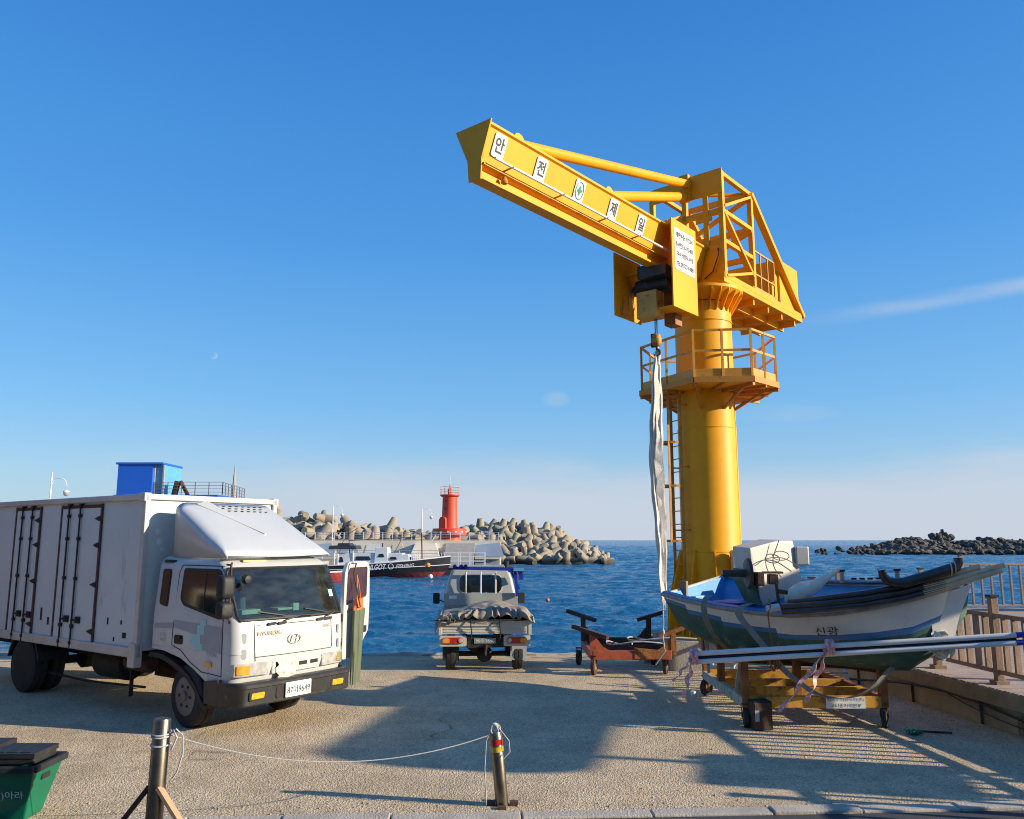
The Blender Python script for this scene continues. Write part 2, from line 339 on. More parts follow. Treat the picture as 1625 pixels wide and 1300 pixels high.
#=STRUCT=
# ================================================================ ground
def ground_mat():
    m = bpy.data.materials.new('rough_concrete_ground'); m.use_nodes = True; nt = m.node_tree; b = nt.nodes['Principled BSDF']; N = nt.nodes.new; L = nt.links.new
    tc = N('ShaderNodeTexCoord'); co = tc.outputs['Object']
    def nz(s, d=6, r=.6, vec=co):
        n = N('ShaderNodeTexNoise'); n.inputs['Scale'].default_value = s; n.inputs['Detail'].default_value = d; n.inputs['Roughness'].default_value = r; L(vec, n.inputs['Vector']); return n.outputs[0]
    def rmp(v, stops):
        r = N('ShaderNodeValToRGB'); L(v, r.inputs[0]); e = r.color_ramp.elements
        for i, (p, c) in enumerate(stops):
            x = e[i] if i < 2 else e.new(p); x.position = p; x.color = (*c, 1)
        return r.outputs[0]
    def mix(f, a, bb, mode='MIX'):
        x = N('ShaderNodeMix'); x.data_type = 'RGBA'; x.blend_type = mode
        if isinstance(f, float): x.inputs[0].default_value = f
        else: L(f, x.inputs[0])
        for i, v in ((6, a), (7, bb)):
            if isinstance(v, tuple): x.inputs[i].default_value = (*v, 1)
            else: L(v, x.inputs[i])
        return x.outputs[2]
    big = rmp(nz(.35, 8, .65), [(.3, (.62, .48, .31)), (.7, (.78, .63, .43))])
    patch = rmp(nz(1.1, 9, .72), [(.44, (0, 0, 0)), (.6, (1, 1, 1))])
    c = mix(patch, big, (.56, .44, .29)); 
    vo = N('ShaderNodeTexVoronoi'); vo.inputs['Scale'].default_value = 55; L(co, vo.inputs['Vector'])
    peb = rmp(vo.outputs['Color'], [(.0, (.55, .53, .5)), (.5, (1, 1, 1)), (1.0, (1.4, 1.36, 1.28))])
    c = mix(.75, c, peb, 'MULTIPLY')
    edge = rmp(vo.outputs['Distance'], [(.0, (1.1, 1.1, 1.1)), (.75, (.5, .48, .44))]); c = mix(.6, c, edge, 'MULTIPLY')
    # cracks
    wv = N('ShaderNodeTexNoise'); wv.inputs['Scale'].default_value = 1.1; wv.inputs['Detail'].default_value = 6; L(co, wv.inputs['Vector'])
    va = N('ShaderNodeVectorMath'); va.operation = 'MULTIPLY_ADD'; L(wv.outputs[1], va.inputs[0]); va.inputs[1].default_value = (.9, .9, 0); L(co, va.inputs[2])
    vc = N('ShaderNodeTexVoronoi'); vc.feature = 'DISTANCE_TO_EDGE'; vc.inputs['Scale'].default_value = .15; L(va.outputs[0], vc.inputs['Vector'])
    ck = rmp(vc.outputs[0], [(.0, (1, 1, 1)), (.0022, (0, 0, 0))]); cm = N('ShaderNodeMath'); cm.operation = 'MULTIPLY'; L(ck, cm.inputs[0]); L(rmp(nz(.6, 3), [(.5, (0, 0, 0)), (.62, (.7, .7, .7))]), cm.inputs[1]); c = mix(cm.outputs[0], c, (.12, .095, .07))
    st = rmp(nz(.75, 12, .78), [(.57, (0, 0, 0)), (.68, (.75, .75, .75))]); c = mix(st, c, (.3, .26, .2))
    L(c, b.inputs['Base Color']); b.inputs['Roughness'].default_value = .93; b.inputs['Specular IOR Level'].default_value = .25
    bp = N('ShaderNodeBump'); bp.inputs['Strength'].default_value = .9; bp.inputs['Distance'].default_value = .014; 
    ad = N('ShaderNodeMath'); ad.operation = 'MULTIPLY_ADD'; L(nz(28, 5, .7), ad.inputs[0]); ad.inputs[1].default_value = 1.6; L(vo.outputs['Distance'], ad.inputs[2]); L(ad.outputs[0], bp.inputs['Height'])
    b2 = N('ShaderNodeBump'); b2.inputs['Strength'].default_value = .5; b2.inputs['Distance'].default_value = .05; L(nz(1.3, 4), b2.inputs['Height']); L(b2.outputs[0], bp.inputs['Normal']); L(bp.outputs[0], b.inputs['Normal'])
    return m
GM = ground_mat()
EDGE = 21.5
mb = MB(); secs = []
for Y in (8.0, 10, 12, 14, 16.5, 19, EDGE): secs.append([(-70, Y, gz(Y)), (-20, Y, gz(Y)), (0, Y, gz(Y)), (20, Y, gz(Y)), (70, Y, gz(Y))])
secs.append([(x, EDGE, -3) for x in (-70, -20, 0, 20, 70)])
mb.loft(secs); struct(mb.build('ground', GM))
mb = MB(); random.seed(3)     # rough cast lip of the quay
secs = []
for i in range(161):
    x = -24+i*.3; j = lambda k: .05*noise.noise(Vector((x*1.3, k, 0)))+.02*random.uniform(-1, 1)
    secs.append([(x, EDGE-.55+2*j(1), gz(EDGE-.55)-.03), (x, EDGE-.5+2*j(2), gz(EDGE-.5)+.055+j(3)), (x, EDGE-.1+j(4), gz(EDGE)+.06+j(5)), (x, EDGE+.06+j(6), gz(EDGE)-.02), (x, EDGE+.06, -1.6)])
mb.loft(secs); struct(mb.build('quay_edge', M['concrete']))
am = mat('asphalt_road', (.05, .05, .054), .9, var=.25, vs=2, bump=.8, bs=90)
mb = MB(); mb.box(-70, 70, -60, 9, -.3, -.012)
o = struct(mb.build('road', am)); 
ka = math.atan2(.55, 9.62); kd = Vector((math.cos(ka), math.sin(ka), 0)); kn = Vector((-kd.y, kd.x, 0)); k0 = Vector((0, 7.93, 0))
for v in o.data.vertices:
    if v.co.y > 8: v.co.y = k0.y+(v.co.x)*math.tan(ka)+.05
for v in bpy.data.objects['ground'].data.vertices:
    if abs(v.co.y-8) < .01: v.co.y = k0.y+v.co.x*math.tan(ka)+.12
mb = MB(); x = -12.0; random.seed(5)
while x < 14:
    L_ = random.uniform(.85, 1.3); a = k0+kd*x; b = k0+kd*(x+L_-.012); z = .012+random.uniform(-.006, .012)
    mb.hexa([a+Vector((0, 0, -.15)), b+Vector((0, 0, -.15)), b+kn*.17+Vector((0, 0, -.15)), a+kn*.17+Vector((0, 0, -.15)), a+Vector((0, 0, z)), b+Vector((0, 0, z)), b+kn*.17+Vector((0, 0, z+.004)), a+kn*.17+Vector((0, 0, z+.004))]); x += L_
struct(mb.build('kerb', mat('kerb_stone', (.42, .37, .3), .9, var=.2, bump=.6, bs=50, stain=(.12, .11, .1), sa_=.1, ss=3), bevel=.012))
# ================================================================ sea
def water_mat():
    m = bpy.data.materials.new('sea_water'); m.use_nodes = True; nt = m.node_tree; b = nt.nodes['Principled BSDF']; N = nt.nodes.new; L = nt.links.new
    tc = N('ShaderNodeTexCoord'); co = tc.outputs['Object']
    mp = N('ShaderNodeMapping'); L(co, mp.inputs[0]); mp.inputs['Scale'].default_value = (.62, 1.25, 1)
    def nz(s, d, r=.55):
        n = N('ShaderNodeTexNoise'); n.inputs['Scale'].default_value = s; n.inputs['Detail'].default_value = d; n.inputs['Roughness'].default_value = r; L(mp.outputs[0], n.inputs['Vector']); return n.outputs[0]
    b1 = N('ShaderNodeBump'); b1.inputs['Strength'].default_value = 1; b1.inputs['Distance'].default_value = .35; L(nz(1.5, 7, .62), b1.inputs['Height'])
    b2 = N('ShaderNodeBump'); b2.inputs['Strength'].default_value = 1; b2.inputs['Distance'].default_value = .8; L(nz(.22, 4, .5), b2.inputs['Height']); L(b2.outputs[0], b1.inputs['Normal'])
    L(b1.outputs[0], b.inputs['Normal'])
    r = N('ShaderNodeValToRGB'); L(nz(.05, 5), r.inputs[0]); r.color_ramp.elements[0].position = .35; r.color_ramp.elements[1].position = .7
    r.color_ramp.elements[0].color = (.008, .095, .205, 1); r.color_ramp.elements[1].color = (.016, .125, .26, 1); L(r.outputs[0], b.inputs['Base Color'])
    b.inputs['Roughness'].default_value = .16; b.inputs['IOR'].default_value = 1.33; b.inputs['Specular IOR Level'].default_value = .4
    return m
WMAT = water_mat()
mb = MB(); mb.loft([[(-9000, 14, -1.3), (9000, 14, -1.3)], [(-9000, 12000, -1.3), (9000, 12000, -1.3)]]); o = struct(mb.build('sea', WMAT))
import numpy as np
def swell():      # real waves on the water nearest the quay
    rng = np.random.RandomState(4); rows = 19.5*1.0052**np.arange(640); th = np.tan(np.radians(np.linspace(-52, 52, 760)))
    Yg, Tg = np.meshgrid(rows, th, indexing='ij'); Xg = Yg*Tg; Z = np.zeros_like(Xg); dr = Yg*.0052
    for k in range(46):
        lam = .45*(1.082**k); a = np.radians(-78+rng.normal(0, 32)); kx, ky = np.cos(a), np.sin(a); amp = .0092*lam**.82
        fade = np.clip((lam/dr-2.2)/2.5, 0, 1); ph = rng.rand()*6.28; mod = .6+.4*np.sin(Xg*.9/lam*.37+ph*3)*np.cos(Yg*.31/lam+ph)
        s_ = np.sin(2*np.pi/lam*(Xg*kx+Yg*ky)+ph+.8*np.sin(Xg/lam*.5+k)); Z += amp*fade*mod*(1-2*np.abs(s_)**.8)
    n, m_ = Xg.shape; co = np.stack([Xg, Yg, -1.05+Z], -1).reshape(-1, 3); i = np.arange((n-1)*m_).reshape(n-1, m_)[:, :-1].ravel()
    fa = np.stack([i, i+1, i+m_+1, i+m_], 1); me = bpy.data.meshes.new('sea_waves'); me.vertices.add(len(co)); me.vertices.foreach_set('co', co.ravel()); me.loops.add(fa.size); me.loops.foreach_set('vertex_index', fa.ravel().astype(np.int32))
    me.polygons.add(len(fa)); me.polygons.foreach_set('loop_start', np.arange(0, fa.size, 4, dtype=np.int32)); me.polygons.foreach_set('use_smooth', np.ones(len(fa), bool)); me.update(); me.validate(); me.materials.append(WMAT)
    o = bpy.data.objects.new('sea_waves', me); col.objects.link(o); return struct(o)
swell()
mb = MB(); mb.loft([[(-9000, -9000, -3.2), (9000, -9000, -3.2)], [(-9000, 12000, -3.2), (9000, 12000, -3.2)]]); struct(mb.build('seabed', mat('seabed_sand', (.1, .1, .08), .9)))
#=TRUCK=
# ================================================================ white box truck
TH = R(-36)
def wheel(parent, c, r, w, dual=False, rimm=None, out=-1, hub=.55, steer=0):
    if dual: rimm = M['dark']
    # axle along local Y; out=-1: outer face towards -Y
    tm = Matrix.Translation(c) @ Matrix.Rotation(steer, 4, 'Z')
    wt = MB()
    prof = [(r*.60, -w/2), (r*.9, -w/2), (r*.985, -w*.4), (r, -w*.2), (r, -w*.04), (r*.97, -w*.035), (r*.97, w*.035), (r, w*.04), (r, w*.2), (r*.985, w*.4), (r*.9, w/2), (r*.60, w/2)]
    wt.lathe(prof, 36, 'Y'); wt.bm.transform(tm); t = wt.build('wheel', M['rubber'], parent, smooth=True)
    rb = MB(); f = out*w/2
    rb.lathe([(r*.62, f*1.01), (r*.58, f*1.03), (r*.54, f*.7), (r*.4, f*.55), (r*.3, f*.75), (r*.16, f*.8), (r*.15, f*1.25), (r*.02, f*1.3)] if not dual else [(r*.62, f*1.01), (r*.58, f*1.0), (r*.5, f*.2), (r*.3, f*.15), (r*.18, f*.2), (r*.17, f*.9), (r*.02, f*.95)], 28, 'Y')
    rb.bm.transform(tm); rm = rb.build('rim', rimm or M['rim'], t, smooth=True)
    nb = MB()
    for k in range(6):
        a = k*math.pi/3; nb.lathe([(r*.055, f*(.75 if not dual else .2)), (r*.05, f*(1.1 if not dual else .5))], 8, 'Y', (r*.34*math.cos(a), 0, r*.34*math.sin(a)))
    for k in range(6):
        a = (k+.5)*math.pi/3; nb.lathe([(r*.065, f*(.655 if not dual else .2)), (r*.06, f*(.74 if not dual else .25))], 10, 'Y', (r*.43*math.cos(a), 0, r*.43*math.sin(a)))
    nb.bm.transform(tm); nb.build('wheel_nuts', M['dark'], rm)
    return t
def build_truck():
    T = thing('box_truck', 'white cargo box truck with a roof wind deflector and its far cab door open', 'truck', (-4.31, 11.47, 0), TH)
    P = paint = M['paint']; W = 1.92
    # --- cab body: rings at heights
    def ring(z, sf, l0, l1, sr=-1.02, r=.17, bulge=.07):
        pts = [(sr, l1), (sr, l0)]
        n = 6
        for k in range(n+1):
            a = R(-90+90*k/n); pts.append((sf-r+r*math.cos(a), l0+r+r*math.sin(a)))
        m_ = 10
        for k in range(1, m_):
            t = k/m_; pts.append((sf+bulge*4*t*(1-t), l0+r+(l1-l0-2*r)*t))
        for k in range(n+1):
            a = R(0+90*k/n); pts.append((sf-r+r*math.cos(a), l1-r+r*math.sin(a)))
        return [(p[0], p[1], z) for p in pts]
    def sf(z):
        K = [(.6, .83), (.85, .9), (1.42, .86), (1.47, .84), (2.12, .56), (2.2, .46), (2.25, .3), (2.28, .1)]
        for (a, b), (c, d) in zip(K, K[1:]):
            if z <= c: return b+(d-b)*max(0, (z-a))/(c-a)
        return K[-1][1]
    def inset(z): return 0 if z < 1.45 else (z-1.45)*.085
    mb = MB(); secs = []
    for z in (1.02, 1.2, 1.42, 1.47, 1.8, 2.12, 2.18, 2.22, 2.25, 2.27): 
        e = inset(z)+(0 if z < 2.15 else (z-2.15)**2*7); secs.append(ring(z, sf(z), .0+e, W-e, r=.15 if z < 2.2 else .12))
    mb.loft(secs, closed=True, cap=True)
    kill = [f for f in mb.bm.faces if f.calc_center_median().x > .5 and 1.47 < f.calc_center_median().z < 2.12 and .09 < f.calc_center_median().y < W-.09]
    bmesh.ops.delete(mb.bm, geom=kill, context='FACES_ONLY')
    lo = [ring(z, sf(z), 0, W, sr=.34) for z in (.66, .75, .85, 1.019)]; mb.loft(lo, closed=True, cap=True)
    # flank panel that steps down round the wheel arch
    for y0, y1 in ((.0, .05), (W-.05, W)):
        mb.plate([(-1.02, 1.03), (-1.02, .98), (-.72, .97), (-.3, .9), (.02, .78), (.36, .62), (.36, 1.03)], y1-y0, mframe((0, y1, 0), (1, 0, 0), (0, 0, 1)))
    cab = mb.build('cab', P, T, smooth=True)
    def side(pts, th=.004, off=0, r=.04, name='panel', m=None, par=None, y=0.0):
        # plate on the near flank following the inward lean
        mb = MB(); pp = rpoly(pts, r) if r else pts
        mb.plate(pp, th, Matrix.Identity(4))
        for v in mb.bm.verts:
            x, z, t = v.co; v.co = (x, y+inset(z)-off-t, z)
        return mb.build(name, m, par or T)
    # windows on the near flank
    dw = [(-.36, 2.07), (.40, 2.07), (.50, 1.95), (.52, 1.50), (-.30, 1.64), (-.37, 1.72)]
    side([(-.41, 2.11), (.43, 2.11), (.54, 1.97), (.56, 1.45), (-.32, 1.60), (-.42, 1.69)], .006, 0, .05, 'window_seal', M['black'])
    wd = side(dw, .006, .005, .05, 'window', M['glass'])
    side([(.13, 2.06), (.15, 2.06), (.17, 1.56), (.15, 1.56)], .004, .011, 0, 'window_bar', M['black'], wd)
    side([(-.93, 2.09), (-.71, 2.09), (-.70, 1.56), (-.92, 1.60)], .006, 0, .05, 'window_seal', M['black'])
    side([(-.90, 2.06), (-.73, 2.06), (-.73, 1.59), (-.89, 1.63)], .006, .006, .04, 'rear_window', M['glass'])
    # shut lines
    def line(pts, r=.006, off=.0, closed=False, name='shut_line', par=cab, y=0.0):
        mb = MB(); mb.tube([(p[0], y+inset(p[1])-off, p[1]) for p in pts], r, 5, closed=closed); return mb.build(name, M['dark'], par)
    line([(-.52, 1.3), (-.52, 2.05), (-.46, 2.15), (.44, 2.15), (.6, 2.0), (.62, 1.45), (.64, .74)], .007, name='door_gap')
    line([(-.52, 1.3), (-.53, 1.06), (-.30, 1.0), (-.06, .86), (.2, .76), (.64, .74)], .007, name='door_gap')
    # decals, handle, marker, black rubber trim
    side([(-.53+.02, 1.40), (.6, 1.36), (.62, 1.02), (.1, 1.05), (.1, 1.22), (-.51, 1.3)], .002, .001, 0, 'grey_stripe', M['grey_ink'])
    side([(-.98, 1.33), (-.54, 1.36), (-.54, 1.28), (-.98, 1.26)], .002, .001, 0, 'grey_stripe', M['grey_ink'])
    for q in ([(-.1, 1.12), (.14, 1.12), (.14, 1.24), (-.1, 1.24)], [(.0, 1.03), (.2, 1.03), (.2, 1.12), (.0, 1.12)], [(.06, 1.24), (.22, 1.24), (.22, 1.36), (.06, 1.36)], [(.12, 1.36), (.26, 1.36), (.26, 1.44), (.12, 1.44)]):
        side(q, .002, .004, 0, 'teal_decal', M['teal'])
    side([(-.47, 1.08), (-.27, 1.08), (-.27, 1.2), (-.47, 1.2)], .004, .004, .03, 'handle_recess', M['black'])
    h = MB(); h.box(-.44, -.3, -.035, -.012, 1.15, 1.185); h.build('door_handle', M['black'], T, bevel=.006)
    side([(.28, .84), (.43, .84), (.43, .9), (.28, .9)], .02, 0, .02, 'side_marker', M['amber'])
    fr = mframe((.4, -.006, 1.0), (1, 0, 0), (0, 0, 1)); text('5 TON', .055, fr, M['grey_ink'], 'lettering', T, width=.2)
    fr = mframe((-.75, -.006, 1.19), (1, 0, 0), (0, 0, 1)); text('1152', .045, fr, M['grey_ink'], 'lettering', T, width=.13)
    fr = mframe((-.75, -.006, 1.12), (1, 0, 0), (0, 0, 1)); text('104-32', .045, fr, M['grey_ink'], 'lettering', T, width=.14)
    mb = MB(); mb.tube([(-.97, .1, 2.19), (-.9, .06, 2.2), (-.75, .06, 2.2), (-.66, .1, 2.19)], .022, 6); mb.build('drip_rail', M['black'], T)
    # wheel arch and mud guard
    for y0, y1 in ((-.03, .3), (W-.3, W+.03)):
        mb = MB(); arc = [(-1.02, .93), (-.72, .92), (-.5, .87), (-.28, .8), (-.05, .7), (.12, .58), (.28, .4), (.36, .35)]; inn = [(x-.03, z-.06) for x, z in arc]
        mb.plate(arc+inn[::-1], y1-y0, mframe((0, y1, 0), (1, 0, 0), (0, 0, 1))); mb.build('wheel_arch', M['black'], T)
    mb = MB(); mb.box(.3, .72, .03, .3, .34, .66); mb.box(.3, .72, W-.3, W-.03, .34, .66); mb.build('step', M['dark'], T, bevel=.02)
    # windscreen follows the front of the cab
    def front(l, z, off=0.0):
        r = .15; e = inset(z); a, b = e+r, W-e-r
        s = sf(z)
        if l < a: k = min(1, (a-l)/r); s = s-r+r*math.sqrt(max(0, 1-k*k))
        elif l > b: k = min(1, (l-b)/r); s = s-r+r*math.sqrt(max(0, 1-k*k))
        else: t = (l-a)/(b-a); s += .07*4*t*(1-t)
        return (s+off, l, z)
    def fpatch(l0, l1, z0, z1, off, m, name, par=T, n=22, k=6, r=.1, th=.006):
        mb = MB(); rows = []
        for i in range(k+1):
            z = z0+(z1-z0)*i/k; d = min(z-z0, z1-z); ins = 0 if d >= r else r-math.sqrt(max(0, r*r-(r-d)**2))
            rows.append([front(l0+ins+(l1-l0-2*ins)*j/n, z, off) for j in range(n+1)])
        mb.loft(rows); back = [[(p[0]-th, p[1], p[2]) for p in row] for row in rows]; mb.loft(back)
        return mb.build(name, m, par, smooth=True)
    mb = MB(); bd = [front(l, 1.45, .01) for l in [.1+(W-.2)*i/16 for i in range(17)]]+[front(W-.075, z, .01) for z in (1.5, 1.6, 1.8, 2.0, 2.06)]+[front(l, 2.115, .01) for l in [W-.1-(W-.2)*i/16 for i in range(17)]]+[front(.075, z, .01) for z in (2.06, 2.0, 1.8, 1.6, 1.5)]
    mb.tube(bd, .022, 6, closed=True); mb.build('windscreen_seal', M['black'], T, smooth=True)
    ws = fpatch(.07, W-.07, 1.45, 2.12, .012, GLASS, 'windscreen', r=.06, k=12)
    gi = M['dark']; mb = MB(); mb.box(-.93, -.9, .1, W-.1, 1.1, 2.17); mb.box(-.9, .3, .08, W-.08, 1.03, 1.06); mb.box(-.9, .5, .07, .085, 1.06, 1.5); mb.box(-.9, .5, W-.085, W-.07, 1.06, 1.5); mb.build('cab_lining', mat('grey_lining', (.12, .12, .12), .8), T)
    mb = MB(); mb.hexa([(.3, .12, 1.1), (.72, .12, 1.1), (.72, W-.12, 1.1), (.3, W-.12, 1.1), (.36, .12, 1.56), (.66, .12, 1.47), (.66, W-.12, 1.47), (.36, W-.12, 1.56)]); ds = mb.build('dashboard', mat('dark_dashboard', (.025, .025, .027), .7, var=.3), T, bevel=.03)
    mb = MB(); mb.box(.4, .6, .9, 1.15, 1.52, 1.55); mb.box(.45, .6, .3, .6, 1.5, 1.56); mb.box(.5, .56, 1.2, 1.3, 1.5, 1.6); mb.build('papers', M['sling'], ds)
    sw = [Vector((.22+.09*math.sin(a), 1.42+.23*math.cos(a), 1.62+.2*math.sin(a))) for a in [2*math.pi*j/24 for j in range(24)]]; mb = MB(); mb.tube(sw, .016, 6, closed=True); mb.tube([sw[0], Vector((.24, 1.42, 1.58)), sw[12]], .014, 5); mb.tube([(.24, 1.42, 1.58), (.45, 1.42, 1.4)], .03, 8); mb.build('steering_wheel', M['black'], T, smooth=True)
    for l in (.45, 1.42):
        mb = MB(); mb.box(-.75, -.2, l-.25, l+.25, 1.1, 1.3); mb.hexa([(-.82, l-.24, 1.25), (-.62, l-.24, 1.25), (-.62, l+.24, 1.25), (-.82, l+.24, 1.25), (-.88, l-.2, 1.95), (-.76, l-.2, 1.95), (-.76, l+.2, 1.95), (-.88, l+.2, 1.95)]); mb.build('seat', mat('blue_grey_seat', (.1, .13, .15), .85), T, bevel=.04)
    st = fpatch(W-.24, W-.16, 1.68, 1.78, .017, M['teal'], 'sticker', ws, n=3, k=2, r=.0)
    # front panel details
    def fl(pts, r=.005, name='panel_gap'):
        mb = MB(); mb.tube([front(l, z, .002) for l, z in pts], r, 5); mb.build(name, M['dark'], cab)
    fl([(.3, 1.40), (.3, 1.1), (.31, .92)]); fl([(.3+.12*i, 1.375) for i in range(12)]); fl([(1.62, 1.40), (1.63, 1.1), (1.63, .98)]); fl([(.31+.12*i, .97-.0*i) for i in range(12)])
    for l in (.15, W-.15):
        for z in (1.22, 1.02):
            mb = MB(); mb.plate(rrect(-.035, .035, -.065, .065, .03), .012, mframe(front(l, z, -.004), (.45 if l < 1 else -.45, 1, 0), (0, 0, 1))); mb.build('vent', M['grey_ink'], cab)
    mb = MB()
    def fbox(l0, l1, z0, z1, d0, d1, m_, name, par=T, bevel=.01):
        mb = MB(); n = 8; A = []
        for i in range(n+1):
            l = l0+(l1-l0)*i/n; s = front(l, (z0+z1)/2)[0]; A.append([(s+d0, l, z0), (s+d1, l, z0), (s+d1, l, z1), (s+d0, l, z1)])
        mb.loft(A, closed=True, cap=True); return mb.build(name, m_, par, bevel=bevel, smooth=True)
    for l0, l1 in ((.03, .5), (W-.5, W-.03)):
        hl = fbox(l0, l1, .735, .905, -.05, .02, M['lamp'], 'headlight')
        a, b = (l0, l0+.2) if l0 < 1 else (l1-.2, l1)
        fbox(a+.02, b, .76, .88, .0, .028, M['amber'] if l0 < 1 else M['gold'], 'indicator', hl)
    gr = fbox(.56, W-.56, .73, .90, -.05, .012, P, 'grille')
    for l0, l1, z0, z1 in ((1.0, 1.14, .8, .85), (1.2, 1.34, .8, .85), (.62, .72, .76, .88)): fbox(l0, l1, z0, z1, .0, .016, M['dark'], 'grille_slot', gr, bevel=.004)
    # rag hanging out of the grille
    mb = MB(); secs = []
    for i in range(9):
        t = i/8; l = .62+.28*t; secs.append([Vector(front(l, .8))+Vector((.03+.03*math.sin(j*1.9+i)+.02*random.random(), .02*math.sin(j*2+i*.9), .09-.045*j+.02*math.sin(i*1.4))) for j in range(6)])
    mb.loft(secs); o = mb.build('rag', M['sling'], T, smooth=True); 
    # bumper
    mb = MB(); secs = []
    def bs_(l):
        t = (l+.06)/(W+.12); e = min(1, max(0, min(t, 1-t))/.075); return (.62+.42*math.sin(e*math.pi/2)**.5 if e < 1 else 1.04)+.05*4*t*(1-t)
    for i in range(41):
        l = -.06+(W+.12)*(.5-.5*math.cos(math.pi*i/40)); s = bs_(l)
        secs.append([(s-.14, l, .38), (s-.03, l, .38), (s-.005, l, .4), (s+.005, l, .60), (s+.02, l, .612), (s+.02, l, .65), (s-.01, l, .675), (s-.14, l, .675)])
    mb.loft(secs, closed=True, cap=True); bu = mb.build('bumper', M['bumper'], T, smooth=True)
    for y0, y1 in ((-.06, -.0), (W, W+.06)):
        mb = MB(); mb.hexa([(.36, y0+.01, .38), (.66, y0, .38), (.66, y1, .38), (.36, y1, .38), (.34, y0+.01, .66), (.66, y0, .70), (.66, y1, .70), (.34, y1, .66)]); mb.build('bumper_corner', M['bumper'], bu)
    for l in (.26, W-.3):
        mb = MB(); mb.plate(rpoly([(-.105, -.038), (.095, -.038), (.105, .038), (-.095, .038)], .02), .02, mframe((bs_(l)-.005, l, .51), (0, 1, 0), (0, 0, 1))); f = mb.build('fog_lamp', M['yel'], bu, bevel=.006)
        mb = MB(); mb.plate(rrect(-.13, .13, -.055, .055, .02), .012, mframe((bs_(l)-.001, l, .51), (0, 1, 0), (0, 0, 1))); mb.build('lamp_bezel', M['dark'], f)
    for l0, l1 in ((.54, .66), (1.14, 1.36)):
        mb = MB(); mb.plate(rrect(l0, l1, .44, .59, .03), .008, mframe((bs_((l0+l1)/2)+.001, 0, 0), (0, 1, 0), (0, 0, 1))); mb.build('bumper_slot', M['dark'], bu)
    mb = MB(); mb.plate(rrect(-.215, .215, -.095, .095, .012), .01, mframe((1.105, .89, .525), (0, 1, 0), (0, 0, 1))); pl = mb.build('number_plate', M['plate'], bu)
    text('87머9649', .105, mframe((1.118, .89, .52), (0, 1, 0), (0, 0, 1)), M['ink'], 'lettering', pl, width=.38)
    text('HYUNDAI', .055, mframe(front(.52, 1.27, .012), (.12, 1, 0), (.04, 0, 1)), M['gold'], 'lettering', T, width=.36, bold=.02)
    text('GOLD', .04, mframe(front(1.52, 1.29, .012), (-.12, 1, 0), (.04, 0, 1)), M['gold'], 'lettering', T, width=.14)
    # badge: slanted H in an oval ring
    bf = mframe(front(.91, 1.16, .01), (0, 1, 0), (.02, 0, 1)); mb = MB()
    mb.tube([bf @ Vector((.105*math.cos(a), .062*math.sin(a), .004)) for a in [2*math.pi*k/28 for k in range(28)]], .007, 6, closed=True)
    for k in (-1, 1): mb.beam(bf @ Vector((k*.042-.018, -.05, .004)), bf @ Vector((k*.042+.018, .05, .004)), .012, .018)
    mb.beam(bf @ Vector((-.045, -.018, .004)), bf @ Vector((.045, .018, .004)), .012, .014); mb.build('badge', M['alu'], T)
    # wipers and bonnet grips
    for l, l2 in ((.75, 1.2), (1.5, 1.84)):
        p = Vector(front(l, 1.42, .04)); q = Vector(front(min(l2, W-.14), 1.46, .055)); mb = MB(); mb.tube([p, (p+q)/2+Vector((.02, 0, .03)), q], .01, 6); wa = mb.build('wiper', M['black'], T)
        a = p.lerp(q, -.75); mb = MB(); mb.tube([Vector(front(max(.2, l-.38), 1.55, .03)), Vector(front(l, 1.48, .035)), Vector(front(min(l+.4, W-.16), 1.445, .03))], .012, 5); mb.build('wiper_blade', M['black'], wa)
    for l in (.62, 1.46):
        mb = MB()
        for d in (-.07, .09): mb.plate(rrect(-.07, .07, -.018, .018, .016), .03, mframe(front(l+d, 1.385, -.004), (0, 1, .05), (0, 0, 1)))
        mb.build('bonnet_grip', M['black'], T, bevel=.006)
    # mirrors on the near corner
    mb = MB(); mb.tube([(.5, .1, 2.17), (.7, .02, 2.17), (.83, -.06, 2.2), (.86, -.09, 2.17), (.88, -.1, 1.9), (.88, -.1, 1.48), (.8, -.02, 1.44), (.7, .03, 1.42)], .014, 8); ma = mb.build('mirror_arm', M['rustdark'], T, smooth=True)
    for z0, z1 in ((1.74, 2.05), (1.49, 1.71)):
        mb = MB(); hz = (z1-z0)/2; zc = (z0+z1)/2; S_ = []
        for dx, kk in ((-.05, .86), (-.04, 1), (.02, 1), (.055, .93), (.08, .78), (.09, .5)): S_.append([(.83+dx, -.14+x_*kk, zc+z_*kk) for x_, z_ in rrect(-.105, .105, -hz, hz, .05)])
        mb.loft(S_, closed=True, cap=True); mb.build('mirror', M['black'], ma, smooth=True)
    mb = MB(); mb.lathe([(.01, .05), (.05, .04), (.07, .0), (.06, -.03)], 16, 'X', (.8, .2, 1.98)); mb.build('mirror', M['black'], ma, smooth=True)
    # deflector on the roof
    mb = MB(); secs = []
    for i in range(13):
        t = i/12; s = .54-1.4*t; z1 = 2.29+.76*(t**.88); l0, l1 = .06+.08*t, W-.06-.03*t; e = .12*min(1, (z1-2.27)/.3)
        row = [(s-(0.0), l0, 2.255), (s, l0+.0, z1-e)]
        for k in range(1, 5): a = R(90*k/4); row.append((s, l0+e*1.4*(1-math.cos(a)), z1-e+e*math.sin(a)))
        for k in range(1, 8): row.append((s+.05*4*(k/8)*(1-k/8), l0+.17+(l1-l0-.34)*k/8, z1-.03*math.sin(math.pi*k/8)*(1-t)*.6))
        for k in range(5): a = R(90-90*k/4); row.append((s, l1-e*1.4*(1-math.cos(a)), z1-e+e*math.sin(a)))
        row.append((s, l1, 2.255)); secs.append(row)
    mb.loft(secs); df = mb.build('wind_deflector', P, T, smooth=True)
